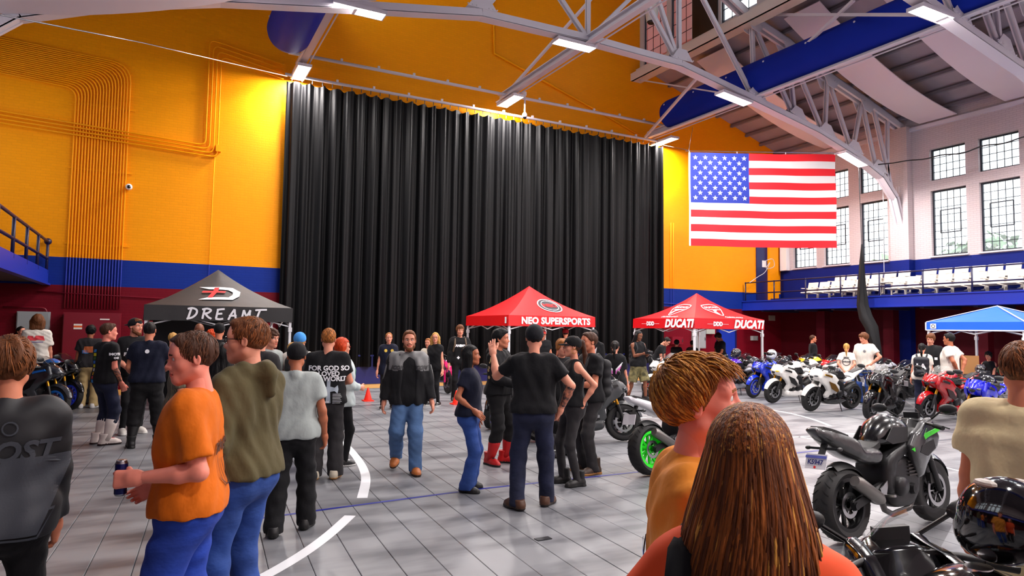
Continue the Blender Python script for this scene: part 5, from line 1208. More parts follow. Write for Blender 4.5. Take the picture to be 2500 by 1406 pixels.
# -- grey polo and cap
Dd = person('man in a grey polo and black cap seen from behind', 706, None, 838, 176, feet=(710, 1298), hair='buzz', hairc='black', skin='tan', cap=(22, 21, 24), shirt='polo', shirtc='grey', ease=.018, pants='loose', pantsc='black', pease=.018, shoec=BOOTBLK, hp=8, vox=.013, lfoot=(-.15, -.12, -8), rfoot=(.13, .1, 14), rh=(.28, .04, .9), hem=.88)
# -- cross tee
Ee = person('man in a black tee with a white cross print, seen from behind', 790, None, 802, 178, feet=(792, 1168), hair='short', hairc='sandy', skin='fair', shirt='tee', shirtc='black', ease=.022, pants='loose', pantsc='charcoal', pease=.022, shoec=((200, 190, 170), (190, 140, 80), (220, 215, 205)), rh=(.06, .22, 1.1), relb=(1, -.5, -.3), vox=.013, hem=.9, w=1.06)
for z, tx in ((1.31, 'FOR GOD SO'), (1.245, 'LOVED'), (1.185, 'THE WORLD')): back_print(Ee, text_mesh(tx, .078, .0028), z, WPRINT, .02)
cross = [(-.022, .12), (0, .16), (.022, .12), (.02, .05), (.07, .035), (.105, .065), (.115, .015), (.105, -.035), (.07, -.005), (.02, -.015), (.03, -.17), (.0, -.2), (-.03, -.17), (-.02, -.015), (-.07, -.005), (-.105, -.035), (-.115, .015), (-.105, .065), (-.07, .035), (-.02, .05)]
back_print(Ee, poly_tri([(x, y*.95) for x, y in cross]), 1.05, GPRINT, .02, lift=.006)
back_print(Ee, stroke_poly([[(.05, -.03-.017*i), (.14+(i % 3)*.008, -.03-.017*i)] for i in range(7)]+[[(-.09, -.03-.017*i), (-.05, -.03-.017*i)] for i in range(4)], .005), 1.04, WPRINT, .02); back_print(Ee, text_mesh('3:16', .035, .002), .92, WPRINT, 0.)
# -- redhead with backpack
Ff = person('red haired woman in a pale grey hoodie and black leggings', 838, None, 826, 128, feet=(826, 1136), hair='bob', hairc='red', skin='fair', fem=True, shirt='long', shirtc='mist', ease=.03, pants='slim', pantsc='black', shoec=SNK, glasses=(150, 50, 40), hy=-10, rh=(.12, .24, 1.08), vox=.015, hem=.84)
def bag(P, mat, label, sz=1., mats2=None):
    b_ = backpack(P, mat, None, sz, mats2); b_.parent = None; b_.location = P['root'].location; b_.rotation_euler = P['root'].rotation_euler; tag(b_, label, 'backpack'); return b_
bag(Ff, M('green_pack', (70, 116, 96), .7), 'small green backpack worn by the red haired woman', .8)
# -- blue cap
Gg = person('person in a light blue cap with a black backpack, beside the cross tee man', 733, 9.6, 812, 172, hair='short', hairc='blond', skin='fair', cap=(72, 150, 226), capback=False, shirt='tee', shirtc='white', pants='jeans', pantsc='jeans', vox=.018)
bk = bag(Gg, M('black_pack', (24, 24, 28), .7), 'black backpack with a yellow patch on the blue cap wearer'); 
q_ = Gg['T'](-.1, -.3, 1.08); m_ = MB(); m_.sphere(q_, (.07, .03, .06), 10, 6); m_.add('pocket', M('pack_yellow', (226, 206, 20), .6), bk, smooth=True)
Hh = person('man with curly brown hair partly hidden behind the grey polo man', 640, 8.6, 806, 160, hair='curly', hairc='brown', skin='fair', shirtc='charcoal', vox=.018); Hh2 = person('curly haired teen looking right, behind the grey polo man', 662, 9.4, 806, 45, hair='curly', hairc='brown', skin='fair', shirtc='grey', vox=.018)
person('blond person half hidden behind the light blue cap wearer', 716, 11.5, 838, 150, hair='mop', hairc='blond', skin='fair', shirtc='charcoal', vox=.02, fem=True)
# -- group under and before the black tent
person('long black haired woman between the orange tee and hoodie men', 545, 6.3, 838, 175, hair='long', hairc='black', skin='tan', fem=True, shirt='long', shirtc='black', pants='jeans', pantsc='black', vox=.016)
person('man in a black cap under the black tent', 536, 12.0, 789, 170, hair='short', hairc='dark', skin='mid', cap=(20, 20, 22), shirtc='black', pantsc='black', vox=.02)
person('bald man under the black tent', 487, 12.6, 789, 165, hair='bald', hairc='black', skin='brown', shirtc='black', pantsc='black', vox=.02)
person('person with bright red hair under the black tent', 518, 13.6, 806, 150, hair='curly', hairc='red', skin='fair', fem=True, shirtc='charcoal', vox=.022)
person('man with cropped blond hair beside the black tent group', 424, 12.2, 812, 150, hair='buzz', hairc='blond', skin='fair', shirtc='black', pantsc='black', vox=.02)
Jj = person('person in a striped vest behind the orange tee man', 440, 8.0, 850, 100, hair='short', hairc='dark', skin='fair', shirt='tee', shirtc=M('striped_vest', (30, 30, 32), .8, var=(7, .5, (120, 108, 84), (9, 9, .01))), pants='jeans', pantsc='black', shoec=SNK, vox=.018, lh=(-.12, .2, 1.05))
Kk = person('man in a black tee and motorcycle trousers with boots, seen from behind', 377, None, 786, 172, feet=(352, 1091), hair='buzz', hairc='dark', skin='mid', shirt='tee', shirtc='navy', ease=.016, pants='jeans', pantsc='moto', pease=.03, shoe='tall', shoec=BOOTBLK, vox=.015, w=1.05, lh=(-.2, .22, 1.0), rh=(.16, .25, 1.05), relb=(1, -.3, -.5), lfoot=(-.17, .0, -14), rfoot=(.17, .04, 14), hem=.92)
back_print(Kk, disc(.03, 16), 1.36, WPRINT, .0)
Ll = person('bearded man in a backward cap and a black tee with white lettering', 318, None, 777, 18, feet=(318, 1058), hair='short', hairc='ltbrown', beard='ltbrown', skin='fair', cap=(20, 20, 24), capback=True, shirtc='black', pants='slim', pantsc='black', shoec=((214, 208, 200), (226, 222, 216), (230, 226, 220)), hy=25, vox=.016, rh=(.14, .2, 1.0), hem=.9)
back_print(Ll, text_mesh('MOVING', .075, .004), 1.29, WPRINT, .0, front=True); back_print(Ll, text_mesh('FORWARD', .075, .004), 1.225, WPRINT, .0, front=True)
Mm = person('man in a black tee with colourful badges and white riding boots', 270, None, 789, 118, feet=(250, 1084), hair='short', hairc='brown', skin='pink', tattoo='rl', shirtc='black', ease=.02, w=1.12, pants='jeans', pantsc='dkjeans', pease=.012, shoe='tall', shoec=((210, 196, 190), (40, 20, 20), (170, 30, 30)), hy=-14, vox=.015, rh=(.2, .12, .9), lh=(-.22, .16, .92), hem=.9)
for i, c_ in enumerate(((40, 120, 190), (214, 200, 20), (40, 90, 50), (50, 110, 190), (210, 200, 24), (220, 220, 220), (230, 180, 20), (200, 60, 60), (60, 150, 220))):
    back_print(Mm, polys_tm([[(-.028, -.022), (.028, -.022), (.028, .022), (-.028, .022)]]), 1.37-i*.055, print_mat(c_), -.07+.004*i, 'badge')
q_ = Mm['SH'][1]; decal('sleeve_print', text_mesh('MOTO', .05, .003), Mm['shirt'], q_+np.array([.1, 0, -.09]), (0, 1, 0), (0, 0, 1), WPRINT, .03, .003, Mm['root']); decal('sleeve_print', text_mesh('oo', .06, .003), Mm['shirt'], q_+np.array([.1, 0, -.14]), (0, 1, 0), (0, 0, 1), WPRINT, .03, .003, Mm['root'])
Nn = person('dark haired man in khaki trousers before the maroon cabinet', 230, None, 795, 170, feet=(212, 996), hair='mop', hairc='black', skin='tan', shirtc='charcoal', ease=.02, pants='loose', pantsc='khaki', pease=.02, shoec=WHT, vox=.02, hem=.88)
back_print(Nn, polys_tm([[(-.1, -.07), (.08, -.07), (.1, .06), (-.08, .06)]]), 1.27, print_mat((206, 110, 60)), .0); back_print(Nn, polys_tm([[(-.1, -.04), (.02, -.04), (.03, .02), (-.1, .03)]]), 1.22, print_mat((70, 130, 200)), -.02, lift=.008)
Oo = person('long haired man in a white tee with a red print at the left', 92, 15.0, 770, 172, hair='bob', hairc='ltbrown', skin='fair', shirtc='white', ease=.03, pantsc='black', vox=.018, hem=.82, headsc=1.1, sleeve=.85)
back_print(Oo, poly_tri([(-.17, -.05), (-.14, .06), (-.05, .05), (-.03, .0), (.0, .06), (.06, .06), (.14, .05), (.17, -.05), (.04, -.03), (0, -.05)]), 1.32, print_mat((226, 66, 76)), 0.); back_print(Oo, polys_tm([[(-.14, -.008), (.14, -.008), (.14, .008), (-.14, .008)]]), 1.245, print_mat((120, 110, 170)), 0.)
person('smiling woman in black behind the long haired man', 52, 16.0, 797, 25, hair='pony', hairc='dark', skin='fair', fem=True, shirtc='black', pantsc='black', vox=.02, hy=10)
# -- bearded man walking
Pp = person('bearded man in a black and grey riding jacket walking forward', 992, None, 807, 2, feet=(992, 1148), hair='short', hairc='ltbrown', beard='ltbrown', skin='fair', shirt='jacket', shirtc='jacket', ease=.035, w=1.12, pants='jeans', pantsc='ltjeans', pease=.022, shoe='boot', shoec=TANB, vox=.0125, lfoot=(-.1, .24, -8, 0), rfoot=(.13, -.16, 14, .09), rh=(.3, .0, .87), lh=(-.3, .06, .88), relb=(.6, -1, 0), lelb=(-.6, -1, 0), head_lod=.004, hem=.84)
JGR = M('jacket_grey_panel', (112, 112, 112), .6)
for sg in (1, -1):
    back_print(Pp, text_mesh('ICON', .062, .005, .35), 1.31, M('jacket_dark_print', (52, 52, 54), .6), sg*.145, 'jacket_lettering', True, lift=.007)
    q_ = Pp['SH'][sg]; E_, W_ = Pp['hands'][sg]
    m_ = MB(); m_.tube([q_+(E_-q_)*t+np.array([sg*.075, .02, 0]) for t in (.25, .55, .9)], [.02, .028, .02], 6, True, 0, .5); m_.add('sleeve_panel', JGR, Pp['root'], smooth=True)
back_print(Pp, polys_tm([[(-.008, -.02), (.008, -.02), (.008, .02), (-.008, .02)]]), 1.27, WPRINT, .05, 'zip_tag', True)
# -- two women and friends beyond
W1 = person('woman in a black top with gold pendants looking at the camera', 950, 15.0, 812, 5, hair='pony', hairc='sandy', skin='fair', fem=True, shirtc='navy', ease=.02, pantsc='black', pants='slim', vox=.02, hem=.8)
for sg in (1, -1): back_print(W1, disc(.035, 12), 1.36, print_mat((206, 170, 60)), sg*.07, 'pendant', True)
W2 = person('blonde woman in glasses and black top beside the pink bike', 1058, None, 812, -35, feet=(1060, 990), hair='long', hairc='blond', skin='fair', fem=True, glasses=(60, 50, 46), shirt='tee', sleeve=.35, shirtc='black', pants='slim', pantsc='black', shoec=SNK, hy=30, vox=.019, w=1.1)
person('person in a cream sweater behind the blonde woman', 1046, 16.2, 826, -20, hair='short', hairc='sandy', skin='fair', fem=True, shirt='long', shirtc='cream', pantsc='khaki', vox=.022)
W3 = person('young man with a backpack and printed black sweatshirt by the pink bike', 1128, None, 794, 8, feet=(1120, 980), hair='mop', hairc='ltbrown', beard=None, skin='fair', shirt='long', shirtc='black', ease=.02, pantsc='black', shoec=SNK, vox=.019)
back_print(W3, text_mesh('ANIMA', .08, .006), 1.3, WPRINT, 0., front=True); back_print(W3, text_mesh('+', .12, .008), 1.02, WPRINT, -.05, front=True)
for sg in (1, -1): E_, W_ = W3['hands'][sg]; m_ = MB(); m_.tube([E_+(W_-E_)*t+np.array([sg*.05, .02, 0]) for t in (-.5, .2, .85)], [.012, .014, .012], 5); m_.add('sleeve_print', WPRINT, W3['root'])
bag(W3, M('tan_pack', (96, 78, 60), .7), 'brown backpack worn by the young man by the pink bike', .85)
# -- central talking group
Q1 = person('woman with long black hair in a navy tee and flared jeans, hand on hip', 1148, None, 843, 82, feet=(1142, 1197), hair='long', hairc='black', skin='tan', fem=True, w=1.12, shirt='tee', shirtc='navy', ease=.014, pants='flare', pantsc='jeans', shoec=BOOTBLK, rh=(.19, .08, 1.0), relb=(.5, -1, -.1), rhp='flat', rpalm=(-.6, .2, -.7), hp=-4, vox=.0125, sleeve=.55, hem=.92, hand_lod=.004)
Q2 = person('young man in red riding boots and a black hoodie with gold print', 1222, None, 804, 62, feet=(1216, 1132), hair='side', hairc='black', skin='mid', shirt='hoodie', shirtc='black', ease=.02, pants='jeans', pantsc='moto', pease=.016, shoe='tall', shoec=((186, 14, 18), (20, 18, 18), (40, 38, 40)), hy=18, vox=.014, rh=(.1, .3, 1.06), lh=(-.08, .32, 1.02), lfoot=(-.12, .06, -20), rfoot=(.12, -.05, 24), hem=.92)
GOLD = print_mat((186, 156, 106)); rs_ = random.Random(5); q_ = Q2['SH'][1]
for i in range(9): decal('gold_print', disc(rs_.uniform(.014, .03), 7), Q2['shirt'], Q2['SH'][1]+np.array([.1, rs_.uniform(-.05, .06), -.02-.03*i+rs_.uniform(-.01, .01)]), (0, 1, 0), (0, 0, 1), GOLD, .03, .004, Q2['root'])
Q3 = person('man in a black tee and cap seen from behind, gesturing with raised hand', 1306, None, 793, 176, feet=(1300, 1242), hair='buzz', hairc='dark', skin='fair', tattoo='r', cap=(26, 27, 32), shirt='tee', shirtc='black', ease=.016, w=1.06, pants='jeans', pantsc='dkjeans', pease=.012, shoec=BRN, vox=.012, lh=(-.44, .26, 1.47), lelb=(-.2, -.2, -1), lhp='spread', lpalm=(.2, 1, .2), rh=(.27, .02, .97), relb=(1, -.4, 0), lfoot=(-.15, -.04, -42), rfoot=(.13, .16, 18), hem=.93, hand_lod=.004)
m_ = MB(); T = Q3['T']; m_.tube([T(-.165, .0, .975), T(-.13, -.1, .975), T(-.05, -.135, .975), T(.05, -.135, .975), T(.13, -.1, .975), T(.165, 0, .975)], .022, 6, True, 0, 1.); m_.add('belt', M('grey_belt', (112, 104, 100), .7), Q3['root'])
Q4 = person('short haired person in riding boots hidden behind the cap wearers', 1366, None, 829, 25, feet=(1370, 1112), hair='mop', hairc='sandy', skin='fair', shirt='long', shirtc='black', pants='jeans', pantsc='moto', shoe='tall', shoec=((60, 60, 62), (20, 20, 20), (210, 210, 210)), vox=.016)
Q5 = person('woman in a black cap and sleeveless top, hand on hip', 1392, None, 821, -70, feet=(1396, 1183), hair='pony', hairc='brown', skin='fair', fem=True, cap=(18, 17, 19), shirt='tank', shirtc='black', pants='slim', pantsc='charcoal', shoe='boot', shoec=BOOTBLK, lh=(-.2, -.06, .99), lelb=(-.5, -1, .1), lhp='flat', lpalm=(.8, 0, -.3), vox=.0125, hy=-8, hem=.95, hand_lod=.004, lfoot=(-.1, -.04, -10), rfoot=(.1, .08, 12))
E_, W_ = Q5['hands'][-1]; dv = _n(W_-E_)
m_ = MB(); m_.tube([Q5['headc']+Q5['Rh']@np.array([-.088-.0, -.01+.03*math.sin(t), -.055+.03*math.cos(t)])*Q5['hs'] for t in np.linspace(0, 2*PI, 17)], .0025, 5, False); m_.add('hoop_earring', M('gold_metal', (212, 170, 80), .25, 1.), Q5['root'])
Q6 = person('man with short brown hair in a black tee and grey jeans, facing left', 1432, None, 811, -62, feet=(1438, 1153), hair='short', hairc='brown', skin='mid', shirt='tee', shirtc='black', ease=.02, pants='jeans', pantsc='charcoal', pease=.006, shoe='boot', shoec=((64, 46, 36), (176, 120, 60), (50, 38, 32)), vox=.0135, lh=(-.06, .24, 1.1), lelb=(-.8, -.6, -.5), rh=(.1, .24, 1.08), hem=.9, hand_lod=.005)
bag(Q6, M('black_pack', (24, 24, 28), .7), 'black backpack behind the man in grey jeans', .9)
# -- under the red tent and beyond
for px, d, tp, lab, cp, fc in ((1326, 19.5, 806, 'person in a red cap under the middle red tent', (170, 20, 24), 10), (1381, 20.2, 802, 'person in a dark red cap beside the tent pole', (130, 16, 22), 175)):
    person(lab, px, d, tp, fc, hair='short', hairc='dark', skin='mid', cap=cp, shirtc='black', pantsc='black', vox=.022)
R1 = person('person in a black hoodie with red and white back print by the red tent leg', 1450, 16.5, 806, 175, hair='mop', hairc='black', skin='fair', shirt='hoodie', shirtc='black', pantsc='black', vox=.02)
back_print(R1, poly_tri([(-.09, .1), (0, .0), (.09, .1), (.05, -.12), (0, -.02), (-.05, -.12)]), 1.28, print_mat((200, 190, 190)), 0.); back_print(R1, poly_tri([(-.04, .08), (.04, .1), (.03, -.08), (-.03, -.06)]), 1.28, RPRINT, 0., lift=.008)
R2 = person('woman with a long dark ponytail and pink wings on her black tee', 1502, 12.6, 832, 172, hair='pony', hairc='dark', skin='fair', fem=True, shirtc='black', ease=.02, pantsc='black', vox=.018, sleeve=.8)
PINKW = print_mat((226, 110, 200))
for sg in (1, -1):
    for i in range(5): back_print(R2, stroke_poly([[(sg*.03, -.04-.02*i), (sg*(.09+.012*(5-i)), .09-.035*i)]], .02), 1.24, PINKW if i > 1 else WPRINT, 0., 'wing_print')
R3 = person('photographer with dreadlocks in a black vest and cargo shorts', 1558, None, 808, 38, feet=(1558, 976), hair='dread', hairc='black', skin='brown', shirt='tank', shirtc='black', pants='shorts', pantsc='camo', pease=.03, shoe='boot', shoec=BOOTBLK, rh=(.08, .3, 1.2), lh=(-.1, .32, 1.22), rhp='grip', lhp='grip', hp=14, hy=12, vox=.018, lfoot=(-.14, .12, -8), rfoot=(.16, -.2, 14))
RW = np.array(Matrix.Rotation(R3['root'].rotation_euler[2], 3, 'Z')); q_ = RW@R3['T'](0, .38, 1.24)+np.array(R3['root'].location)
e = empty('photo_camera', q_, R3['root'].rotation_euler[2], label='black camera held up by the photographer', cat='camera'); m_ = MB(); m_.box((0, 0, 0), (.15, .07, .1)); m_.box((0, 0, .06), (.06, .06, .04)); m_.add('camera_body', BLACKP, e); m_ = MB(); m_.lathe([(.001, .17), (.045, .17), (.045, .03)], axis='y', n=14); m_.add('camera_lens', BLACKP, e, smooth=True)
bag(R3, M('black_pack', (24, 24, 28), .7), 'black backpack worn by the photographer', .8)
R4 = person('man in black bending over a motorcycle behind the photographer', 1596, 20.3, 838, 75, H=1.74, hair='short', hairc='dark', skin='fair', shirtc='black', pantsc='black', lean=32, rh=(.15, .32, .98), lh=(-.15, .34, .98), hp=10, glasses=(30, 30, 34), vox=.02)
person('dark haired person half hidden under the right red tent', 1652, 22.9, 846, 150, hair='mop', hairc='black', skin='fair', shirtc='black', pantsc='black', vox=.022, H=1.52); person('person with black hair by the front leg of the right red tent', 1690, 23.2, 850, 160, hair='short', hairc='black', skin='tan', shirtc='charcoal', pantsc='black', vox=.022, H=1.5)
person('man in a black tee looking down before the blue door', 1762, 22.6, 812, -55, hair='mop', hairc='dark', skin='tan', shirtc='black', pantsc='charcoal', vox=.02, hp=28, lh=(-.12, .3, 1.0), rh=(.12, .3, 1.0), lean=8)
person('man in a long black shirt under the balcony, facing right', 1984, 23.0, 818, 105, hair='buzz', hairc='brown', skin='mid', shirt='long', shirtc='black', pantsc='black', vox=.02)
S1 = person('blonde woman with a ponytail in a printed white tee, hands behind back', 2066, 17.4, 838, 176, hair='pony', hairc='blond', skin='fair', fem=True, shirtc='white', ease=.022, pantsc='ltjeans', lh=(-.06, -.2, .98), rh=(.06, -.2, .98), lelb=(-1, -.4, 0), relb=(1, -.4, 0), vox=.018, w=1.1)
back_print(S1, ring(.085, .1, 22), 1.24, DPRINT, 0.); back_print(S1, text_mesh('GARAGE', .05, .003), 1.24, DPRINT, 0., lift=.007); back_print(S1, text_mesh('HIGH', .05, .003), 1.36, DPRINT, 0.)
S2 = person('tall man in a white tee with hand on hip beside the ponytail woman', 2110, 17.3, 812, -28, hair='mop', hairc='ltbrown', skin='fair', shirtc='white', ease=.024, pantsc='jeans', lh=(-.2, .06, 1.02), lelb=(-1, -.3, 0), lhp='flat', hy=-18, hp=16, vox=.018)
back_print(S2, disc(.035, 14), 1.32, print_mat((120, 120, 126)), .07, 'chest_badge', True)
S3 = person('woman in a white tee wearing a black backpack with white letters', 2250, 15.4, 838, 174, hair='pony', hairc='black', skin='fair', fem=True, shirtc='white', ease=.02, pantsc='dkjeans', vox=.018)
bk = bag(S3, M('black_pack2', (16, 18, 30), .6), 'black backpack with white LA letters on the woman in white')
decal('backpack_lettering', text_mesh('LA', .16, .008), bk, S3['T'](0, -.4, 1.2), _n(S3['T'](1, 0, 1)-S3['T'](0, 0, 1)), (0, 0, 1), WPRINT, .03, .004, bk)
S4 = person('smiling man with tousled hair in a black jersey facing the camera', 2272, 16.4, 815, -8, hair='mop', hairc='ltbrown', skin='fair', shirt='tee', shirtc='black', ease=.02, pantsc='black', vox=.018, hp=14, ht=-6)
back_print(S4, polys_tm([[(-.03, -.03), (.03, -.03), (.03, .03), (-.03, .03)]]), 1.2, WPRINT, .12, 'jersey_patch', True); back_print(S4, text_mesh('RACER', .04, .003), 1.25, RPRINT, -.02, 'jersey_print', True)
S5 = person('dark haired man in a white tee with hands behind his back at the right', 2318, 15.2, 814, -112, hair='short', hairc='black', skin='tan', shirtc='white', ease=.026, w=1.1, pantsc='charcoal', lh=(-.1, -.18, .98), rh=(.08, -.2, .98), lelb=(-1, -.5, 0), vox=.017)
person('woman with dark curls seated behind the goods table', 2412, 19.6, 868, -15, hair='curly', hairc='dark', skin='fair', fem=True, shirt='tank', shirtc='black', pantsc='black', vox=.02, seat=.42, lfoot=(-.1, .4, 0), rfoot=(.1, .4, 0), lh=(-.15, .3, .85), rh=(.15, .3, .85))
# -- foreground right: beige tee
U = person('man in a beige tee seen from behind at the right edge', 2492, 3.15, 836, 168, hair='short', hairc='ltbrown', skin='mid', shirtc='beige', ease=.03, pants='loose', pantsc='beige', pease=.02, vox=.012, w=1.08, hem=.78, head_lod=.005)
# -- foreground couple
V1 = person('blond man in an amber tee and cord necklace, facing right', 1700, 1.88, 878, 98, hair=None, hairc='sandy', skin='pink', shirt='tee', shirtc='tan', ease=.026, pants='jeans', pantsc='jeans', vox=.0085, head_lod=.0028, hy=-10, hp=-9, rh=(.27, .06, .86), hand_lod=.004, sleeve=.8)
V2 = person('woman with long brown hair and coral top, seen from behind', 1828, 1.38, 1010, 172, hair=None, hairc='ltbrown', skin='pink', fem=True, shirt='tee', shirtc=M('coral_top', (240, 78, 16), .8, var=(6, .2)), ease=.03, pants='jeans', pantsc='black', vox=.009, w=1.06, head_lod=.005, ht=0, lh=(-.2, .16, 1.18), lelb=(-.6, -.8, -.6), lhp='grip')
def locks(P, n, kind, seed, mats):
    rs = np.random.default_rng(seed); V = []; Fc = []; mi = []; K = 4; long = kind == 'long'
    def tube(pts, rad):
        b = len(V); k = len(pts); ox = rs.uniform(0, PI)
        for i in range(k):
            t = _n(pts[min(i+1, k-1)]-pts[max(i-1, 0)]); o = _n(pts[i]-np.array([0, -.02, -.05])); x = _n(np.cross(t, o)+1e-6); o = np.cross(x, t)
            for j in range(K): a = 2*PI*j/K+ox; V.append(pts[i]+rad[i]*(x*math.cos(a)*1.5+o*math.sin(a)*.8))
        m = rs.choice(3, p=[.34, .48, .18] if not long else [.5, .42, .08])
        if long and pts[0][0] < -.03 and pts[0][1] > -.06 and rs.uniform() < .35: m = 2
        for i in range(k-1):
            for j in range(K): Fc.append((b+i*K+j, b+i*K+(j+1) % K, b+(i+1)*K+(j+1) % K, b+(i+1)*K+j)); mi.append(m)
    c0 = np.array([0, -.017, .032]); rr = np.array([.083, .106, .099]) if kind != 'crop' else np.array([.08, .103, .095])
    for _ in range(n):
        if not long:
            th = rs.uniform(0, 2*PI); ph = math.acos(1-rs.uniform(0, 1)*1.35); v = np.array([math.sin(ph)*math.cos(th), math.sin(ph)*math.sin(th), math.cos(ph)])
            crown = _n([0, -.45, .9]); clump = np.array([math.sin(7*v[0]+3*v[2]), math.cos(6*v[1]-4*v[0]), math.sin(5*v[2]+6*v[1])])*.3
            flow = _n(v-crown*.9+np.array([0, .3 if kind != 'crop' else .1, 0])+clump*(.55 if kind != 'crop' else 1)+rs.normal(size=3)*(.07 if kind != 'crop' else .16)); L = rs.uniform(.07, .14) if kind != 'crop' else rs.uniform(.025, .045)
            p = c0+v*rr*1.01; pts = []; front = kind == 'tousled' and v[1] > .3 and v[2] > .5; lift = rs.uniform(.0, .022) if kind != 'crop' else rs.uniform(0, .006)
            hl = -.05+1.3*max(p[1]+.035, 0) if kind != 'crop' else -.05+1.15*max(p[1]+.035, 0)
            if p[2] < hl+(.0 if kind == 'crop' else -.02): continue
            if kind == 'tousled' and abs(p[0]) > .055 and p[2] < .012 and p[1] > -.04: continue
            for i in range(6):
                t = i/5; q = p+flow*L*t-np.array([0, 0, 1])*.03*t*t; u = (q-c0)/rr; u = u/np.linalg.norm(u); pts.append(c0+u*rr*(1.04+lift*7*math.sin(PI*min(t*.85+.12, 1))))
            if front:
                fl_ = _n([.3*v[0]+rs.normal()*.15, 1, -.1+rs.normal()*.1]); L = rs.uniform(.03, .065); dr = rs.uniform(.012, .04); pts = [c0+v*rr*1.03+fl_*L*t+np.array([0, 0, .012*math.sin(PI*t*.8)-dr*t*t]) for t in np.linspace(0, 1, 6)]
            elif kind == 'tousled' and any(q_[2] < -.066+1.3*max(q_[1]+.035, 0) and q_[1] > -.045 for q_ in pts[2:]): continue
            f = .72; tube(pts, [.0022*f, .0034*f, .0036*f, .0032*f, .0024*f, .0006])
        else:
            th = rs.uniform(PI*.9, PI*2.1); ph = rs.uniform(.0, .07) if rs.uniform() < .96 else math.acos(1-rs.uniform(0, 1)*.98); L = rs.uniform(.42, .6) if ph < .5 else rs.uniform(.34, .52); pts = []; last = None; la = 0
            v1 = math.sin(ph)*math.sin(th)
            if v1 > .4: continue
            wob = rs.uniform(0, 6); rad = rs.uniform(1.085, 1.12)
            for i in range(18):
                t = i/17; ang = ph+t*L/.11
                if ang < 1.7 or last is None: q = c0+rr*rad*np.array([math.sin(min(ang, 1.7))*math.cos(th), math.sin(min(ang, 1.7))*math.sin(th), math.cos(min(ang, 1.7))]); last = q; la = t
                else:
                    dn = (t-la)*L; q = last+np.array([0, 0, -dn])+np.array([last[0]*2.3, (last[1]+.02)*.4-.06, 0])*dn+np.array([.014*math.sin(10*dn+wob), .012*math.cos(12*dn+wob), 0])*min(dn*6, 1)
                pts.append(q)
            tube(pts, np.interp(np.arange(18)/17, np.linspace(0, 1, 10), [.0012, .004, .0055, .006, .006, .006, .0058, .005, .0036, .001])*.62)
    return np_mesh('hair', np.array(V), np.array(Fc), True, mi)
# hair of the couple: scalp cap plus locks in one mesh each
def scalp(P, kind, mat):
    q = Solid((-.13, -.16, -.3), (.13, .13, .17), .006); q.ell((0, -.017, .034), (.084, .106, .1), .01)
    if kind == 'tousled':
        q.func(lambda a_, X, Y, Z: np.maximum(a_, (-.075+1.3*np.maximum(Y+.035, 0)-Z)*.7+0*X))
    else:
        for x in (-.085, -.05, 0, .05, .085): q.cap((x*.8, -.045, -.02), (x*1.2, -.085, -.3), .034, .05, .04)
        q.func(lambda a_, X, Y, Z: np.maximum(a_, np.minimum((Y-.03), .075-Z)+0*X))
    V, Fc = q.net(); N = vnormals(V, Fc); V = V+N*(.004*wav(V, np.random.default_rng(3), 3, 80, 140, (1, .6, .15)))[:, None]; return V, Fc
h1 = hairm((140, 82, 30), 'wheat_dark'); h2 = hairm((192, 124, 46), 'wheat'); h3 = hairm((216, 152, 62), 'wheat_light'); h4 = hairm((98, 50, 20), 'chestnut'); h5 = hairm((146, 78, 28), 'chestnut_light'); h6 = hairm((214, 150, 66), 'honey')
for P, n, kd, sd, ms in ((V1, 4200, 'tousled', 11, [h1, h2, h3]), (V2, 3200, 'long', 5, [h4, h5, h6])):
    hd = add('hair', np_mesh('hair', *scalp(P, kd, ms[0])), ms[0], P['root'], mw=P['Mh']); add('hair_locks', locks(P, n, kd, sd, ms), ms, hd)
for P, sd, hc in ((B, 21, 'brown'), (Cc, 22, 'ltbrown'), (A, 23, 'ltbrown'), (U, 24, 'ltbrown'), (Ee, 25, 'sandy'), (Pp, 26, 'ltbrown')):
    hd = [o_ for o_ in P['root'].children if o_.name.startswith('hair')][0]; c3 = HAIRS[hc]
    add('hair_locks', locks(P, 900, 'crop' if P is not A else 'tousled', sd, None), [hairm(c3, hc), hairm(tuple(min(255, int(v*1.35)) for v in c3), hc+'_light'), hairm(tuple(int(v*.7) for v in c3), hc+'_deep')], hd)
T = V1['T']; m_ = MB(); m_.tube([V1['headc']+V1['Rh']@np.array([.068*math.cos(t), -.02+.075*math.sin(t), -.165+.02*math.sin(t+PI)])*V1['hs'] for t in np.linspace(0, 2*PI, 25)], .0022, 5, False); m_.add('cord_necklace', M('cord_dark', (40, 28, 20), .6), V1['root'])
back_print(V1, stroke_poly([[(-.1+i*.03, -.05), (-.1+i*.03, .05)] for i in range(3)], .02), 1.2, print_mat((40, 110, 220)), -.02); back_print(V1, polys_tm([[(-.06, -.02), (.05, -.02), (.05, .02), (-.06, .02)]]), 1.12, print_mat((214, 40, 30)), -.02)
# dark strap of the bag on her left shoulder
T = V2['T']; m_ = MB(); m_.tube([T(-.1, .1, 1.34), T(-.11, .02, 1.5), T(-.11, -.1, 1.47), T(-.115, -.15, 1.3), T(-.12, -.14, 1.1)], [.04, .042, .045, .05, .05], 8, True, 0, .35); m_.add('shoulder_strap', C_('black'), V2['root'], smooth=True)
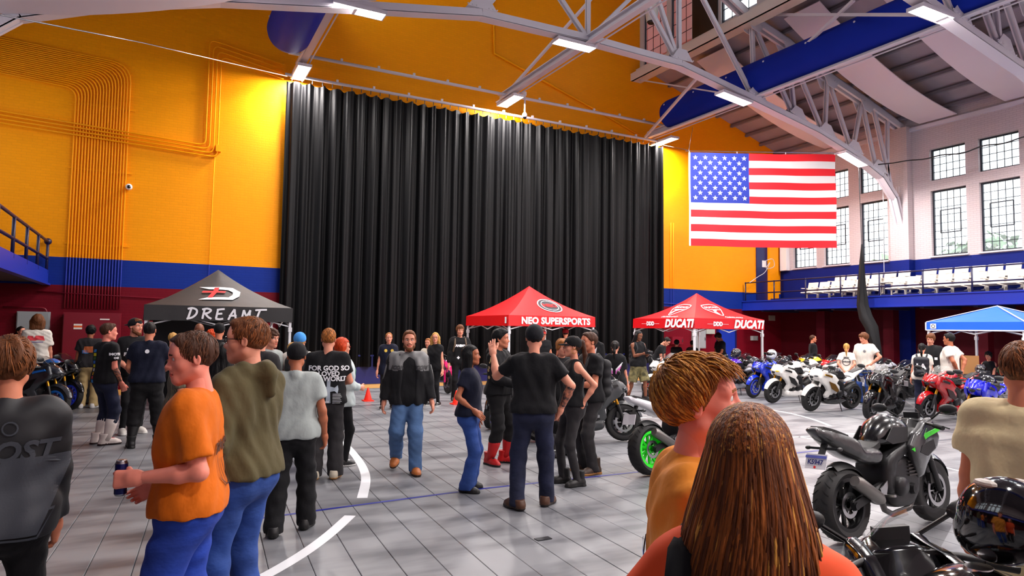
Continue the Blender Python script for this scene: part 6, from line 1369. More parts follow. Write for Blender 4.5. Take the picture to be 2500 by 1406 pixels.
# ------------------------------------------------------------------ motorcycles (x forward, y left, z up; origin on the floor between the wheels)
def inflate(out, wf, r=.07, edge=.25, step=.035, shell=None, sharp=False):
    """a rounded solid from a side outline: half-width wf(x,z), rounded over distance r from the outline"""
    n = 0; P = np.array(smooth_pix(list(out)+[out[0]], max(40, len(out)*4)))[:-1] if not sharp else np.array([np.array(out[i])+(np.array(out[(i+1) % len(out)])-np.array(out[i]))*t for i in range(len(out)) for t in (0, .12, .5, .88)])
    lo, hi = P.min(0), P.max(0); pts = []
    a = P; b = np.roll(P, -1, 0); ab = b-a; L = (ab**2).sum(1)+1e-12
    def dist(Q):
        t = np.clip(((Q[:, None]-a[None])*ab[None]).sum(2)/L, 0, 1); return np.sqrt((((a[None]+t[..., None]*ab[None])-Q[:, None])**2).sum(2)).min(1)
    gx, gz = np.meshgrid(np.arange(lo[0]+step/2, hi[0], step), np.arange(lo[1]+step/2, hi[1], step)); Q = np.stack([gx.ravel(), gz.ravel()], 1)
    ins = np.zeros(len(Q), bool)
    for p, q in zip(a, b):
        c = ((p[1] > Q[:, 1]) != (q[1] > Q[:, 1])) & (Q[:, 0] < (q[0]-p[0])*(Q[:, 1]-p[1])/(q[1]-p[1]+1e-12)+p[0]); ins ^= c
    Q = Q[ins]; Q = Q[dist(Q) > r+step*.4] if len(Q) else Q
    tg = np.roll(P, -1, 0)-np.roll(P, 1, 0); tg = tg/(np.linalg.norm(tg, axis=1, keepdims=True)+1e-9); nn_ = np.stack([-tg[:, 1], tg[:, 0]], 1)
    if ((a[:, 0]*b[:, 1]-b[:, 0]*a[:, 1]).sum()) < 0: nn_ = -nn_
    for fr_ in (.3, 1.0):
        rg = P+nn_*r*fr_; dd = dist(rg); i2 = np.zeros(len(rg), bool)
        for p, q in zip(a, b):
            c = ((p[1] > rg[:, 1]) != (q[1] > rg[:, 1])) & (rg[:, 0] < (q[0]-p[0])*(rg[:, 1]-p[1])/(q[1]-p[1]+1e-12)+p[0]); i2 ^= c
        rg = rg[(dd > r*fr_*.8) & i2]; Q = np.concatenate([Q.reshape(-1, 2), rg])
    allp = [Vector(p) for p in P]+[Vector(q) for q in Q]; k = len(P)
    vo, eo, fo, _, _, _ = delaunay_2d_cdt(allp, [(i, (i+1) % k) for i in range(k)], [list(range(k))], 1, 1e-5)
    X = np.array([v[:] for v in vo]); d = dist(X); prof = edge+(1-edge)*np.sqrt(np.maximum(0, 1-(1-np.clip(d/r, 0, 1))**2)); w_ = np.array([wf(x, z) for x, z in X])*prof
    m = len(X); V = [(X[i, 0], w_[i], X[i, 1]) for i in range(m)]+[(X[i, 0], -w_[i] if shell is None else max(w_[i]-shell, .02), X[i, 1]) for i in range(m)]
    if shell is not None and shell < 0: V = [(x, -y, z) for x, y, z in V[:m]]+[(X[i, 0], -max(w_[i]+shell, .02), X[i, 1]) for i in range(m)]
    Fc = [tuple(f) for f in fo]+[tuple(j+m for j in f[::-1]) for f in fo]
    cnt = {}
    for f in fo:
        for i in range(len(f)): e_ = (f[i], f[(i+1) % len(f)]); cnt[e_] = 1
    for (i, j) in list(cnt):
        if (j, i) not in cnt: Fc.append((j, i, i+m, j+m))
    mb = MB(); mb.raw(V, Fc); return mb
def clip01(t): return min(max(t, 0), 1)
BK = {}
def tpl(kind, part, mb, slot, parent=None, smooth=True, sub=None):
    me = mb.mesh(part, smooth); me.materials.append(BLACKP)
    if smooth: me.set_sharp_from_angle(angle=.95)
    BK.setdefault(kind, []).append((part, me, slot, parent))
def wheel(kind, pre, x, R, hw, spoke=5, thin=False):
    m_ = MB(); pf = []
    for t in np.linspace(-1, 1, 13): pf.append((R-(hw*.72)*(1-math.sqrt(max(0, 1-t*t*.93)))*1.0, t*hw))
    pf += [(R-.1, hw*.72), (R-.1, -hw*.72)]
    m_.lathe(pf, (x, 0, R), 'y', 40, close=True); tpl(kind, pre, m_, 'tire')
    if not thin:                                                           # tread grooves
        m_ = MB()
        for i in range(26):
            a = 2*PI*i/26
            for s in (-1, 1):
                q = [np.array([x+(R*ct)*math.cos(a+da), s*yy, R+(R*ct)*math.sin(a+da)]) for yy, da, ct in ((hw*.2, 0, .997), (hw*.5, .07, .983), (hw*.8, .13, .945))]
                m_.tube(q, .0028, 4)
        tpl(kind, 'tread_groove', m_, 'groove', pre)
    m_ = MB(); m_.lathe([(R-.085, hw*.78), (R-.12, hw*.8), (R-.13, hw*.5), (R-.135, 0), (R-.13, -hw*.5), (R-.12, -hw*.8), (R-.085, -hw*.78)], (x, 0, R), 'y', 40, close=True); m_.lathe([(.03, .06), (.05, .06), (.05, -.06), (.03, -.06)], (x, 0, R), 'y', 16, close=True); tpl(kind, 'rim', m_, 'rim', pre)
    n = spoke*2 if not thin else 18
    for i in range(n):
        a = 2*PI*(i//2*2+(.28 if i % 2 else -.28))/n if not thin else 2*PI*i/n; a2 = a+(.1 if i % 2 else -.1)
        m_ = MB(); m_.bar((x+.045*math.cos(a), 0, R+.045*math.sin(a)), (x+(R-.125)*math.cos(a2), 0, R+(R-.125)*math.sin(a2)), .03 if not thin else .012, .024 if not thin else .012, (0, 1, 0)); tpl(kind, 'spoke', m_, 'rim', pre, False)
    for s in ((-1, 1) if pre == 'front_wheel' else (-1,)):
        m_ = MB(); rd = .155 if pre == 'front_wheel' else .11; m_.lathe([(rd, .003), (rd, -.003), (rd-.035, -.003), (rd-.035, .003)], (x, s*.075, R), 'y', 32, close=True)
        for j in range(6): a = j*PI/3; m_.bar((x+.05*math.cos(a), s*.075, R+.05*math.sin(a)), (x+(rd-.03)*math.cos(a), s*.075, R+(rd-.03)*math.sin(a)), .012, .004, (0, 1, 0))
        tpl(kind, 'brake_disc', m_, 'steel', pre, False)
def arc_fender(kind, x, R, r, a0, a1, hw, part, slot):
    m_ = MB(); V = []; n = 18; k = 7
    for i in range(n+1):
        a = a0+(a1-a0)*i/n; ww = hw*(1-.35*abs(2*i/n-1)**3)
        for j in range(k): t = -1+2*j/(k-1); rr = r-.055*t*t; V.append((x+rr*math.cos(a), t*ww, R+rr*math.sin(a)))
    Fc = [(i*k+j, i*k+j+1, (i+1)*k+j+1, (i+1)*k+j) for i in range(n) for j in range(k-1)]; m_.raw(V, Fc); tpl(kind, part, m_, slot)
def sport(kind, half=False):
    wheel(kind, 'rear_wheel', -.69, .315, .095); wheel(kind, 'front_wheel', .69, .3, .06); arc_fender(kind, .69, .3, .345, .25, 2.45, .075, 'front_fender', 'body'); arc_fender(kind, -.69, .315, .36, .5, 1.9, .09, 'rear_hugger', 'dark')
    fw = lambda x, z: (.05+.14*clip01((.78-x)/.3)**.8)*(1-.35*clip01((z-.88)/.14))*(1-.8*abs(z-.84)*(x > .4))
    tpl(kind, 'fairing', inflate([(.57, .7), (.72, .775), (.785, .845), (.7, .94), (.58, 1.0), (.45, .985), (.38, .9), (.44, .76)], fw, .05, .35, .03, None, True), 'body')
    sw_ = lambda x, z: (.185+.045*clip01((.5-x)/.2)-.035*clip01((.2-x)/.4))*(1-.35*clip01((.62-z)/.36))-.32*abs(z-(.70+.25*(x-.1)))*.28
    if not half: o = [(.58, .99), (.42, .965), (.2, .87), (.05, .745), (.12, .68), (.0, .60), (-.1, .43), (.0, .33), (.33, .27), (.40, .38), (.36, .5), (.45, .6), (.62, .71), (.66, .8)]
    else: o = [(.58, .99), (.4, .96), (.2, .87), (.1, .76), (.14, .62), (.26, .46), (.36, .46), (.4, .56), (.47, .63), (.62, .71), (.66, .8)]
    for s in (1, -1): tpl(kind, 'side_fairing', inflate(o, sw_, .035, .86, .035, s*.035, True), 'body')
    for s in (-1, 1):                                                     # side intake vent and stripe
        m_ = MB(); P = [(.42, .73), (.2, .66), (.06, .52), (.12, .47), (.3, .55)] if not half else [(.44, .8), (.24, .76), (.2, .7), (.32, .66), (.46, .72)]
        m_.raw(*_panel([(x, z) for x, z in P], s*(.215 if not half else .22), .012)); tpl(kind, 'side_vent', m_, 'vent', 'fairing', False)
        m_ = MB(); P = [(.56, .9), (.34, .86), (.1, .73), (.13, .71), (.36, .82), (.58, .87)]; m_.raw(*_panel(P, s*.208, .012)); tpl(kind, 'accent_stripe', m_, 'accent', 'fairing', False)
        m_ = MB(); m_.sphere((.7, s*.075, .835), (.06, .05, .022), 12, 8); tpl(kind, 'headlight', m_, 'lens', 'fairing')
    m_ = MB(); m_.sphere((.755, 0, .8), (.02, .05, .035), 10, 6); tpl(kind, 'air_intake', m_, 'dark', 'fairing')
    if not half: tpl(kind, 'belly_pan', inflate([(.36, .35), (.37, .24), (.28, .17), (-.06, .15), (-.32, .2), (-.36, .28), (-.12, .38)], lambda x, z: .16, .06, .35), 'body2')
    m_ = MB(); V = []; nu, nv = 12, 7
    for j in range(nv+1):
        v = j/nv
        for i in range(nu+1): u = -1+2*i/nu; hw = .165*(1-.45*v*v); V.append((.63-.27*v-.11*u*u, u*hw, .965+.21*math.sin(v*1.25)-.05*u*u*(1-v)))
    m_.raw(V, [(j*(nu+1)+i, j*(nu+1)+i+1, (j+1)*(nu+1)+i+1, (j+1)*(nu+1)+i) for j in range(nv) for i in range(nu)]); tpl(kind, 'windscreen', m_, 'screen')
    tpl(kind, 'fuel_tank', inflate([(.27, .86), (.25, .96), (.14, 1.03), (0, 1.045), (-.14, .975), (-.25, .84), (-.22, .77), (.1, .76)], lambda x, z: .155-.05*clip01((-.05-x)/.2)-.03*clip01((z-.95)/.1), .11, .2), 'tank')
    m_ = MB(); m_.lathe([(.001, .014), (.04, .012), (.045, 0)], (.05, 0, 1.038), 'z', 16); tpl(kind, 'filler_cap', m_, 'steel', 'fuel_tank')
    for s in (-1, 1): tpl(kind, 'knee_panel', MB().raw(*_panel([(.16, .93), (-.08, .94), (-.2, .83), (-.1, .79), (.14, .8)], s*.153)), 'dark', 'fuel_tank', False)
    tpl(kind, 'seat', inflate([(-.2, .845), (-.34, .795), (-.5, .805), (-.57, .85), (-.55, .77), (-.3, .735), (-.2, .76)], lambda x, z: .135, .06, .3), 'seat')
    tpl(kind, 'tail_unit', inflate([(-.5, .79), (-.56, .865), (-.72, .92), (-.97, .985), (-1.03, .965), (-.98, .91), (-.8, .80), (-.55, .68), (-.3, .62), (-.22, .70), (-.28, .77)] if half else [(-.5, .79), (-.56, .865), (-.72, .92), (-.97, .985), (-1.02, .965), (-.95, .91), (-.75, .82), (-.48, .70), (-.25, .67), (-.28, .77)], lambda x, z: .15-.09*clip01((-.55-x)/.45), .04, .5, .02), 'body')
    m_ = MB(); P = [(-.6, .9), (-.78, .957), (-.93, .992), (-.95, .97), (-.75, .915), (-.58, .865)]; m_.prism(P, -.062, .062); tpl(kind, 'pillion_pad', m_, 'seat', 'tail_unit', False)
    m_ = MB(); m_.box((-.985, 0, .955), (.03, .075, .028)); tpl(kind, 'tail_light', m_, 'red', 'tail_unit', False)
    m_ = MB(); m_.bar((-.82, 0, .88), (-.97, 0, .66), .05, .025); tpl(kind, 'plate_hanger', m_, 'dark', None, False)
    m_ = MB(); m_.bar((-.965, 0, .76), (-1.01, 0, .64), .2, .006, (1, 0, .3)); tpl(kind, 'licence_plate', m_, 'plate', None, False)
    for s in (-1, 1): m_ = MB(); m_.bar((-.87, s*.03, .8), (-.87, s*.14, .8), .02, .02); m_.sphere((-.87, s*.15, .8), (.035, .02, .018), 8, 6); tpl(kind, 'turn_signal', m_, 'dark', None)
    tpl(kind, 'engine', inflate([(.3, .33), (.33, .56), (.12, .68), (-.14, .63), (-.22, .42), (-.14, .25), (.15, .22)], lambda x, z: .15, .05, .5), 'engine')
    for s in (-1, 1):
        m_ = MB(); m_.lathe([(.001, s*.205), (.07, s*.2), (.085, s*.18), (.09, s*.14)], (-.05, 0, .42), 'y', 22); m_.lathe([(.001, s*.195), (.045, s*.19), (.055, s*.14)], (.14, 0, .38), 'y', 18); tpl(kind, 'engine_cover', m_, 'engine', 'engine')
        m_ = MB()
        for j in range(5): m_.box((.2, s*.15, .5+.03*j), (.2, .03, .012))
        if half: tpl(kind, 'cooling_fins', m_, 'steeldark', 'engine', False)
    tpl(kind, 'frame', inflate([(.4, .84), (.34, .91), (.1, .8), (-.18, .68), (-.24, .45), (-.2, .36), (-.12, .38), (-.06, .58), (.15, .7)], lambda x, z: .165, .03, .6), 'frame')
    for s in (-1, 1):
        m_ = MB(); m_.bar((-.18, s*.1, .43), (-.45, s*.125, .385), .04, .1); m_.bar((-.45, s*.125, .385), (-.72, s*.125, .315), .035, .075); m_.lathe([(.001, s*.15), (.03, s*.15), (.03, s*.1)], (-.69, 0, .315), 'y', 12); tpl(kind, 'swingarm', m_, 'frame', None, False)
        m_ = MB(); m_.tube([(.69, s*.1, .3), (.585, s*.1, .585)], .03, 10); m_.box((.665, s*.085, .38), (.05, .04, .1)); tpl(kind, 'fork_leg', m_, 'dark'); m_ = MB(); m_.tube([(.585, s*.1, .585), (.455, s*.1, .95)], .025, 10); tpl(kind, 'fork_tube', m_, 'gold')
        m_ = MB(); m_.box((.6, s*.078, .42), (.07, .035, .1)); tpl(kind, 'brake_caliper', m_, 'caliper', None, False)
        m_ = MB(); m_.tube([(.46, s*.1, .955), (.42, s*.2, .945), (.36, s*.36, .915)], .014, 8); tpl(kind, 'handlebar', m_, 'dark'); m_ = MB(); m_.tube([(.395, s*.27, .93), (.355, s*.37, .912)], .021, 10); tpl(kind, 'grip', m_, 'rubber', None); m_ = MB(); m_.tube([(.46, s*.2, .94), (.45, s*.3, .925), (.425, s*.39, .905)], .007, 6); tpl(kind, 'lever', m_, 'lever')
        m_ = MB(); m_.tube([(.6, s*.14, .97), (.56, s*.27, 1.06)], .009, 6); m_.sphere((.55, s*.33, 1.075), (.025, .085, .045), 12, 8); tpl(kind, 'mirror', m_, 'dark')
        m_ = MB(); m_.bar((-.3, s*.13, .36), (-.3, s*.25, .37), .03, .02); m_.prism([(-.2, .5), (-.34, .42), (-.33, .33), (-.26, .36)], s*.14, s*.15); tpl(kind, 'footpeg', m_, 'steel', None, False)
    m_ = MB(); m_.box((.47, 0, .95), (.06, .26, .035)); m_.box((.53, 0, 1.0), (.03, .14, .08)); tpl(kind, 'dash_clamp', m_, 'dark', None, False)
    m_ = MB(); m_.tube([(.28, -.08, .3), (.2, -.07, .19), (-.1, -.09, .17), (-.3, -.14, .24), (-.4, -.18, .34)], .026, 10); tpl(kind, 'exhaust_pipe', m_, 'steeldark'); m_ = MB(); m_.tube([(-.38, -.18, .33), (-.44, -.185, .36), (-.74, -.2, .52), (-.78, -.2, .54)], [.03, .055, .06, .045], 14); tpl(kind, 'muffler', m_, 'muffler')
    m_ = MB(); m_.bar((-.2, .1, .45), (-.69, .1, .38), .014, .02); m_.bar((-.2, .1, .37), (-.69, .1, .25), .014, .02); m_.lathe([(.075, .095), (.075, .105), (.06, .105), (.06, .095)], (-.69, 0, .315), 'y', 20, close=True); tpl(kind, 'drive_chain', m_, 'steeldark', None, False)
    m_ = MB(); m_.tube([(-.12, .1, .28), (-.06, .27, .005)], .012, 6); m_.box((-.055, .28, .008), (.06, .04, .01)); tpl(kind, 'side_stand', m_, 'dark')
def _panel(P, y, th=.008):
    k = len(P); V = [(x, y, z) for x, z in P]+[(x, y+math.copysign(th, y), z) for x, z in P]; return V, [tuple(range(k)), tuple(range(2*k-1, k-1, -1))]+[(i, (i+1) % k, (i+1) % k+k, i+k) for i in range(k)]
def dirt(kind):
    wheel(kind, 'rear_wheel', -.6, .3, .05, thin=True); wheel(kind, 'front_wheel', .6, .3, .045, thin=True); arc_fender(kind, .6, .3, .42, .5, 2.0, .06, 'front_fender', 'body')
    tpl(kind, 'side_panel', inflate([(.3, .9), (.36, .78), (.2, .5), (-.05, .45), (-.2, .6), (-.1, .8), (.1, .9)], lambda x, z: .1, .05, .4), 'body'); tpl(kind, 'seat', inflate([(.1, .92), (-.3, .86), (-.75, .95), (-.8, .9), (-.4, .78), (.05, .8)], lambda x, z: .1, .05, .3), 'seat'); tpl(kind, 'rear_fender', inflate([(-.5, .86), (-.9, 1.0), (-.95, .97), (-.6, .8)], lambda x, z: .08, .04, .3), 'body')
    tpl(kind, 'number_plate', inflate([(.44, .9), (.5, .86), (.56, .72), (.5, .68), (.4, .8)], lambda x, z: .12, .05, .3), 'body'); tpl(kind, 'motor', inflate([(.15, .5), (.1, .32), (-.1, .3), (-.15, .45), (0, .55)], lambda x, z: .09, .04, .5), 'engine')
    for s in (-1, 1):
        m_ = MB(); m_.tube([(.6, s*.09, .3), (.38, s*.09, .98)], .024, 8); tpl(kind, 'fork_leg', m_, 'gold'); m_ = MB(); m_.bar((.61, s*.12, .3), (.52, s*.12, .62), .02, .08); tpl(kind, 'fork_guard', m_, 'body', None, False)
        m_ = MB(); m_.bar((-.1, s*.08, .42), (-.6, s*.08, .3), .03, .06); tpl(kind, 'swingarm', m_, 'frame', None, False); m_ = MB(); m_.tube([(.37, s*.05, 1.02), (.36, s*.2, 1.08), (.3, s*.38, 1.08)], .012, 8); tpl(kind, 'handlebar', m_, 'dark'); m_ = MB(); m_.tube([(.31, s*.28, 1.08), (.3, s*.4, 1.08)], .018, 8); tpl(kind, 'grip', m_, 'rubber')
    m_ = MB(); m_.sphere((.55, 0, .8), (.03, .06, .05), 10, 8); tpl(kind, 'headlight', m_, 'lens'); m_ = MB(); m_.tube([(0, .08, .3), (.05, .25, .005)], .01, 6); tpl(kind, 'side_stand', m_, 'dark'); m_ = MB(); m_.tube([(.32, .3, 1.08), (.3, .34, 1.28)], .008, 6); m_.sphere((.3, .34, 1.32), (.02, .05, .05), 8, 6); tpl(kind, 'mirror', m_, 'dark')
sport('sport'); sport('street', True); dirt('dirt')
def gloss(nm, c, rough=.22): return M('gloss_'+nm, c, rough, coat=.8)
GB = gloss('black', (12, 12, 14)); TIRE = M('tire_rubber', (22, 21, 22), .7); GROOVE = M('tire_groove', (8, 8, 8), .9)
BASEP = dict(tire=TIRE, groove=GROOVE, rim=M('rim_black', (20, 20, 22), .35, .3), steel=M('disc_steel', (176, 176, 178), .28, 1.), steeldark=M('steel_dark', (84, 80, 78), .4, .9), dark=M('satin_black', (22, 22, 24), .45), rubber=M('grip_rubber', (16, 16, 16), .8), body=GB, body2=None, vent=M('vent_black', (8, 8, 9), .5), accent=M('satin_black', (22, 22, 24), .45), lens=M('lens_dark', (40, 44, 50), .08, coat=1.), screen=M('tinted_screen', (34, 36, 42), .06, alpha=.45), tank=None, seat=M('seat_vinyl', (26, 25, 26), .6), red=M('tail_lens', (150, 8, 12), .2), plate=M('plate_white', (224, 222, 228), .4), engine=M('engine_black', (34, 33, 35), .4, .4), frame=M('frame_black', (28, 28, 30), .4, .3), gold=M('fork_gold', (196, 140, 40), .3, .9), caliper=M('caliper_black', (30, 30, 30), .4), lever=M('satin_black', (22, 22, 24), .45), muffler=M('muffler_steel', (120, 116, 112), .35, .8))
def bike(label, kind, front, rear=None, heading=None, lean=-7, anchor='m', **pal):
    f = np.array(front[:2] if len(front) == 3 else onz(*front)[:2]); 
    if rear is not None: r = np.array(rear[:2] if len(rear) == 3 else onz(*rear)[:2]); d = _n(f-r)
    else: d = np.array([math.cos(heading), math.sin(heading)])
    hb = .69 if kind != 'dirt' else .6; c = f-d*hb if (rear is None or anchor == 'f') else (r+d*hb if anchor == 'r' else (f+r)/2); rz = math.atan2(d[1], d[0])
    e = empty('motorcycle', (c[0], c[1], 0), label=label, cat='motorcycle', group='parked motorcycles'); e.rotation_euler = (math.radians(lean), 0, rz)
    e.location.z = .012
    p = dict(BASEP); p.update(pal); p['body2'] = pal.get('body2', p['body']); p['tank'] = pal.get('tank', p['body']); objs = {}
    for part, me, slot, par in BK[kind]:
        o = add(part, me, [p[slot]], objs[par] if par else e); objs.setdefault(part, o)
    return e, objs
def helmet(loc, rz, shell, label, visor=(10, 10, 12), tilt=0.):
    e = empty('helmet', loc, rz, label=label, cat='helmet'); e.rotation_euler = (tilt, 0, rz)
    if 'helm' not in BK:
        q = Solid((-.16, -.19, -.02), (.16, .2, .3), .007); q.ell((0, -.01, .15), (.125, .155, .135), .01); q.ell((0, .06, .08), (.1, .11, .08), .06); q.plane((0, 0, .012), (0, 0, -1)); q.ell((0, .12, .15), (.105, .07, .05), .01, True); sh = np_mesh('shell', *q.net()); sh.materials.append(BLACKP)
        q = Solid((-.16, -.05, .06), (.16, .2, .24), .007); q.ell((0, -.008, .15), (.127, .158, .12), .01); q.func(lambda a_, X, Y, Z: np.maximum(np.maximum(a_, .02-Y+0*a_), np.abs(Z-.152)-.055+0*a_)); vi = np_mesh('visor', *q.net()); vi.materials.append(BLACKP)
        m_ = MB(); m_.sphere((.06, .0, .262), (.025, .05, .014), 12, 6); m_.sphere((-.06, .0, .262), (.025, .05, .014), 12, 6); m_.sphere((0, .168, .075), (.035, .012, .012), 10, 6); ve = m_.mesh('vent'); ve.materials.append(BLACKP); m_ = MB(); m_.bar((-.1, -.135, .16), (.1, -.135, .16), .02, .04); BK['helm'] = (sh, vi, ve)
    sh, vi, ve = BK['helm']; add('shell', sh, [shell], e); add('visor', vi, [M('visor_%d_%d_%d' % visor, visor, .06, coat=1.)], e); add('vent', ve, [M('vent_grey', (150, 140, 132), .4)], e); return e
# -- near black street bike seen from behind
e, o = bike('black street motorcycle with a white number plate, nearest on the open floor', 'street', at(2305, 6.75), (2064, 1326), lean=-5, anchor='r', body=gloss('satin_grey_black', (34, 34, 36), .35), tank=GB, accent=M('lime', (60, 200, 40), .4), gold=BASEP['dark'], body2=GB)
V, Fc = text_mesh('K5947', .055, .002); bx = np.array([-.99, 0, .7])
nrm = np.array([-1, 0, -.375]); nrm = _n(nrm); up = _n(np.array([.045, 0, .12])); xx = np.array([0, -1., 0]); P_ = [bx+nrm*.012+xx*v[0]*1.0+up*v[1] for v in V]; add('plate_lettering', np_mesh('plate_lettering', np.array(P_), Fc, False), M('plate_navy', (30, 34, 110), .5), o['licence_plate'])
V, Fc = disc(.012, 10); P_ = [bx+nrm*.012+xx*v[0]+up*(v[1]-.042) for v in V]; add('plate_sticker', np_mesh('plate_sticker', np.array(P_), Fc, False), RPRINT, o['licence_plate'])
V, Fc = polys_tm([[(-.1, .035), (.1, .035), (.1, .058), (-.1, .058)]]); P_ = [bx+nrm*.011+xx*v[0]+up*v[1] for v in V]; add('plate_band', np_mesh('plate_band', np.array(P_), Fc, False), M('plate_blue', (90, 100, 190), .5), o['licence_plate'])
# -- foreground bike and helmet
n0, t0 = at(2165, 2.8), at(2432, 2.2); hd = _n((n0-t0)[:2]); fr = np.array([*(t0[:2]+hd*.65), 0])
FG = bike('glossy black motorcycle cut off by the lower right corner', 'sport', (fr[0], fr[1], 0), heading=math.atan2(hd[1], hd[0]), lean=-4, body=gloss('piano_black', (16, 16, 18), .12), screen=M('clear_smoke_screen', (70, 70, 74), .04, alpha=.35), gold=BASEP['dark'])
cc = fr[:2]-hd*.69; hp_ = cc+hd*.04; helmet((hp_[0]+.02, hp_[1], 1.06), math.atan2(hd[1], hd[0])-PI/2, gloss('speckled_black', (8, 8, 10), .1), 'glossy black helmet resting on the foreground motorcycle tank')
# -- blue and white bike with green wheels behind the couple
bike('blue and white motorcycle with bright green wheels behind the amber tee man', 'sport', at(1815, 9.7), (1588, 1162), anchor='r', body=gloss('pearl_white', (226, 228, 234)), body2=gloss('royal_blue', (20, 50, 190)), tank=gloss('royal_blue', (20, 50, 190)), rim=M('neon_green', (40, 230, 40), .4), lever=M('neon_green', (40, 230, 40), .4), accent=gloss('royal_blue', (20, 50, 190)), plate=M('plate_white', (224, 222, 228), .4), rubber=M('neon_green', (40, 230, 40), .4))
# -- dark grey sport bike in the middle
e, o = bike('matte dark grey sport motorcycle with gold forks behind the talking group', 'sport', (1522, 1078), at(1318, 10.9), lean=-7, anchor='f', body=M('matte_graphite', (58, 60, 63), .42), steel=M('disc_steel_light', (200, 200, 202), .28, 1.))
V, Fc = text_mesh('Ninja', .085, .002, .25)
for s in (-1, 1): add('side_lettering', np_mesh('side_lettering', np.array([(.16-s*v[0], s*.212, .40+v[1]) for v in V]), Fc, False), M('print_light_grey', (150, 152, 156), .5), o['fairing'])
bike('black motorcycle with blue wheels behind the man in red boots', 'sport', at(1200, 12.2), at(1258, 13.5), anchor='f', rim=gloss('wheel_blue', (60, 70, 190)), lean=-7); bike('black street motorcycle behind the gesturing man', 'street', at(1262, 10.75), at(1335, 12.1), anchor='f', lean=-7, rim=M('rim_silver', (150, 150, 154), .3, .8))
# -- pink electric dirt bike
bike('hot pink electric dirt bike beside the blonde woman', 'dirt', (1090, 961), at(1062, 19.6), body=gloss('hot_pink', (240, 20, 110)), lean=-5, gold=BASEP['dark'])
# -- left pair with blue wheels
bike('black motorcycle with bright blue rims at the far left, nearer of the pair', 'sport', (130, 1022), at(12, 12.9), anchor='f', body=gloss('graphite', (44, 46, 52)), rim=gloss('sky_blue', (20, 120, 220)), tank=GB, accent=gloss('sky_blue', (20, 120, 220)), lean=-6); bike('black motorcycle with bright blue rims at the far left, farther of the pair', 'sport', (168, 1003), at(50, 14.4), anchor='f', body=GB, rim=gloss('electric_blue', (20, 70, 230)), tank=gloss('sky_blue', (20, 120, 220)), lean=-6)
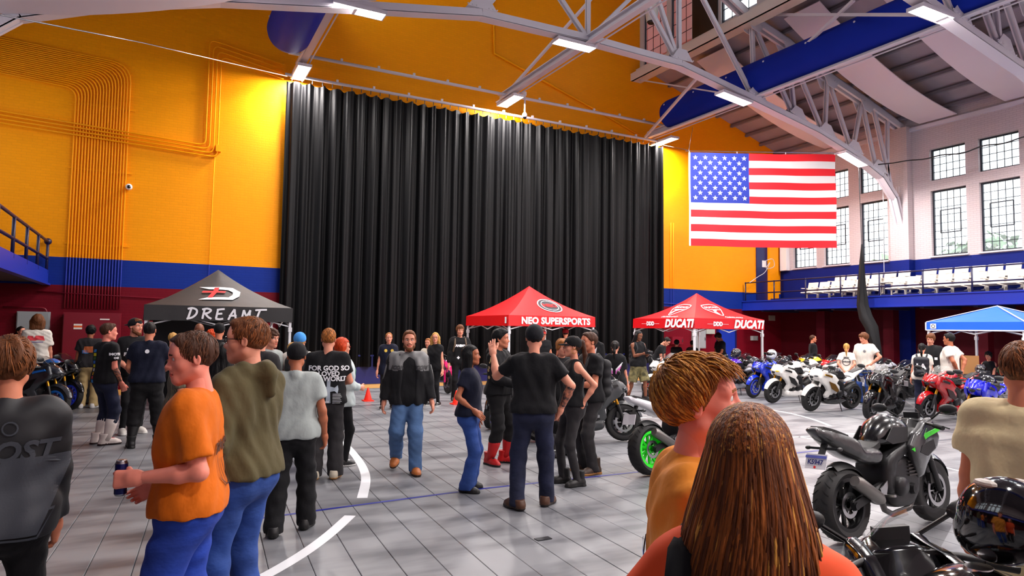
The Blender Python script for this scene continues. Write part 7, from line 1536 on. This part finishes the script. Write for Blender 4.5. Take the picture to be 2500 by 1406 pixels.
# -- long row at the right
ROW = [('white and black sport motorcycle with gold trim in the right row', 'sport', (1978, 1005), (2118, 996), dict(body=gloss('white', (232, 230, 226)), body2=GB, tank=GB, accent=M('fork_gold', (196, 140, 40), .3, .9), vent=M('vent_gold', (120, 84, 30), .4, .5), gold=gloss('white', (232, 230, 226)))),
       ('all white sport motorcycle with gold forks in the right row', 'sport', (1885, 985), (2020, 977), dict(body=gloss('white', (232, 230, 226)), lens=M('lens_amber', (230, 170, 30), .15))),
       ('glossy black sport motorcycle in the right row, facing the camera', 'sport', (2122, 1025), (2235, 1004), dict(caliper=M('caliper_red', (200, 20, 16), .4), screen=M('clear_screen', (170, 170, 166), .05, alpha=.35))),
       ('dark red sport motorcycle in the right row', 'sport', (2258, 1030), (2405, 1018), dict(body=gloss('candy_red', (170, 8, 14)), body2=gloss('candy_red', (170, 8, 14)), vent=M('vent_dark_red', (40, 8, 10), .4), screen=M('clear_screen', (170, 170, 166), .05, alpha=.35))),
       ('blue sport motorcycle with blue wheel beside the beige tee man', 'sport', (2365, 1060), (2480, 1034), dict(body=gloss('racing_blue', (20, 30, 200)), rim=gloss('wheel_violet', (50, 50, 170)), tank=GB)),
       ('royal blue sport motorcycle left of the white one', 'sport', (1838, 972), (1962, 963), dict(body=gloss('royal_blue', (20, 40, 190)), tank=gloss('royal_blue', (20, 40, 190)), rim=gloss('royal_blue', (20, 40, 190)))),
       ('white and green sport motorcycle behind the blond man\'s hair', 'sport', (1612, 958), (1732, 951), dict(body=gloss('white', (232, 230, 226)), accent=M('neon_green', (40, 230, 40), .4), body2=M('neon_green', (40, 230, 40), .4), screen=M('clear_screen', (170, 170, 166), .05, alpha=.35))),
       ('black and white motorcycle at the photographer\'s right', 'street', at(1588, 18.4), at(1672, 18.9), dict(body=gloss('white', (232, 230, 226)), tank=GB)),
       ('purple and grey motorcycle behind the royal blue one', 'sport', at(1742, 19.4), at(1858, 20.0), dict(body=gloss('silver', (150, 150, 158)), tank=gloss('purple', (80, 30, 170)))),
       ('black motorcycle under the right red tent edge', 'street', at(1792, 20.9), at(1897, 21.5), dict(tank=gloss('graphite', (44, 46, 52)))),
       ('white street motorcycle with a red tag behind the white sport bikes', 'street', at(1930, 19.4), at(2037, 20.0), dict(body=gloss('white', (232, 230, 226)), tank=gloss('white', (232, 230, 226)))),
       ('black touring motorcycle at the back of the right row', 'street', at(1870, 22.0), at(1965, 22.6), dict()),
       ('bright yellow motorcycle at the back of the right row', 'sport', at(1946, 21.7), at(2040, 22.3), dict(body=gloss('yellow', (244, 200, 10)), tank=gloss('yellow', (244, 200, 10)))),
       ('bright red motorcycle at the back near the man in black', 'sport', at(2003, 20.6), at(2095, 21.2), dict(body=gloss('bright_red', (224, 14, 16)), tank=gloss('bright_red', (224, 14, 16)))),
       ('grey motorcycle behind the white and gold one', 'street', at(2120, 18.6), at(2225, 19.2), dict(body=gloss('silver', (150, 150, 158)), seat=M('seat_grey', (110, 108, 108), .6))),
       ('black motorcycle with a tall screen behind the glossy black one', 'street', at(2175, 17.2), at(2285, 17.7), dict())]
RB = {}
for lab, kd, f_, r_, pl in ROW: RB[lab[:6]] = bike(lab, kd, f_, r_, anchor='f', **pl)
for kk, c, lab in (('purple', (24, 24, 28), 'dark helmet on the purple and grey motorcycle'), ('royal ', (190, 196, 206), 'silver helmet on the royal blue motorcycle')):
    q = RB[kk][0].location; rz_ = RB[kk][0].rotation_euler[2]; z = 1.055; helmet((q[0]-.12*math.sin(rz_), q[1]+.12*math.cos(rz_), z), rz_-PI/2, gloss('helm_%d' % c[0], c), lab)
for (px, d), lab in zip(((2392, 18.1), (2446, 17.75)), ('patterned helmet on the dark goods table', 'dark green tinted helmet on the goods table')): q = at(px, d); helmet((q[0], q[1], .752), 2.6, gloss('helm_g' if 'green' in lab else 'helm_p', (20, 50, 34) if 'green' in lab else (80, 78, 80)), lab)
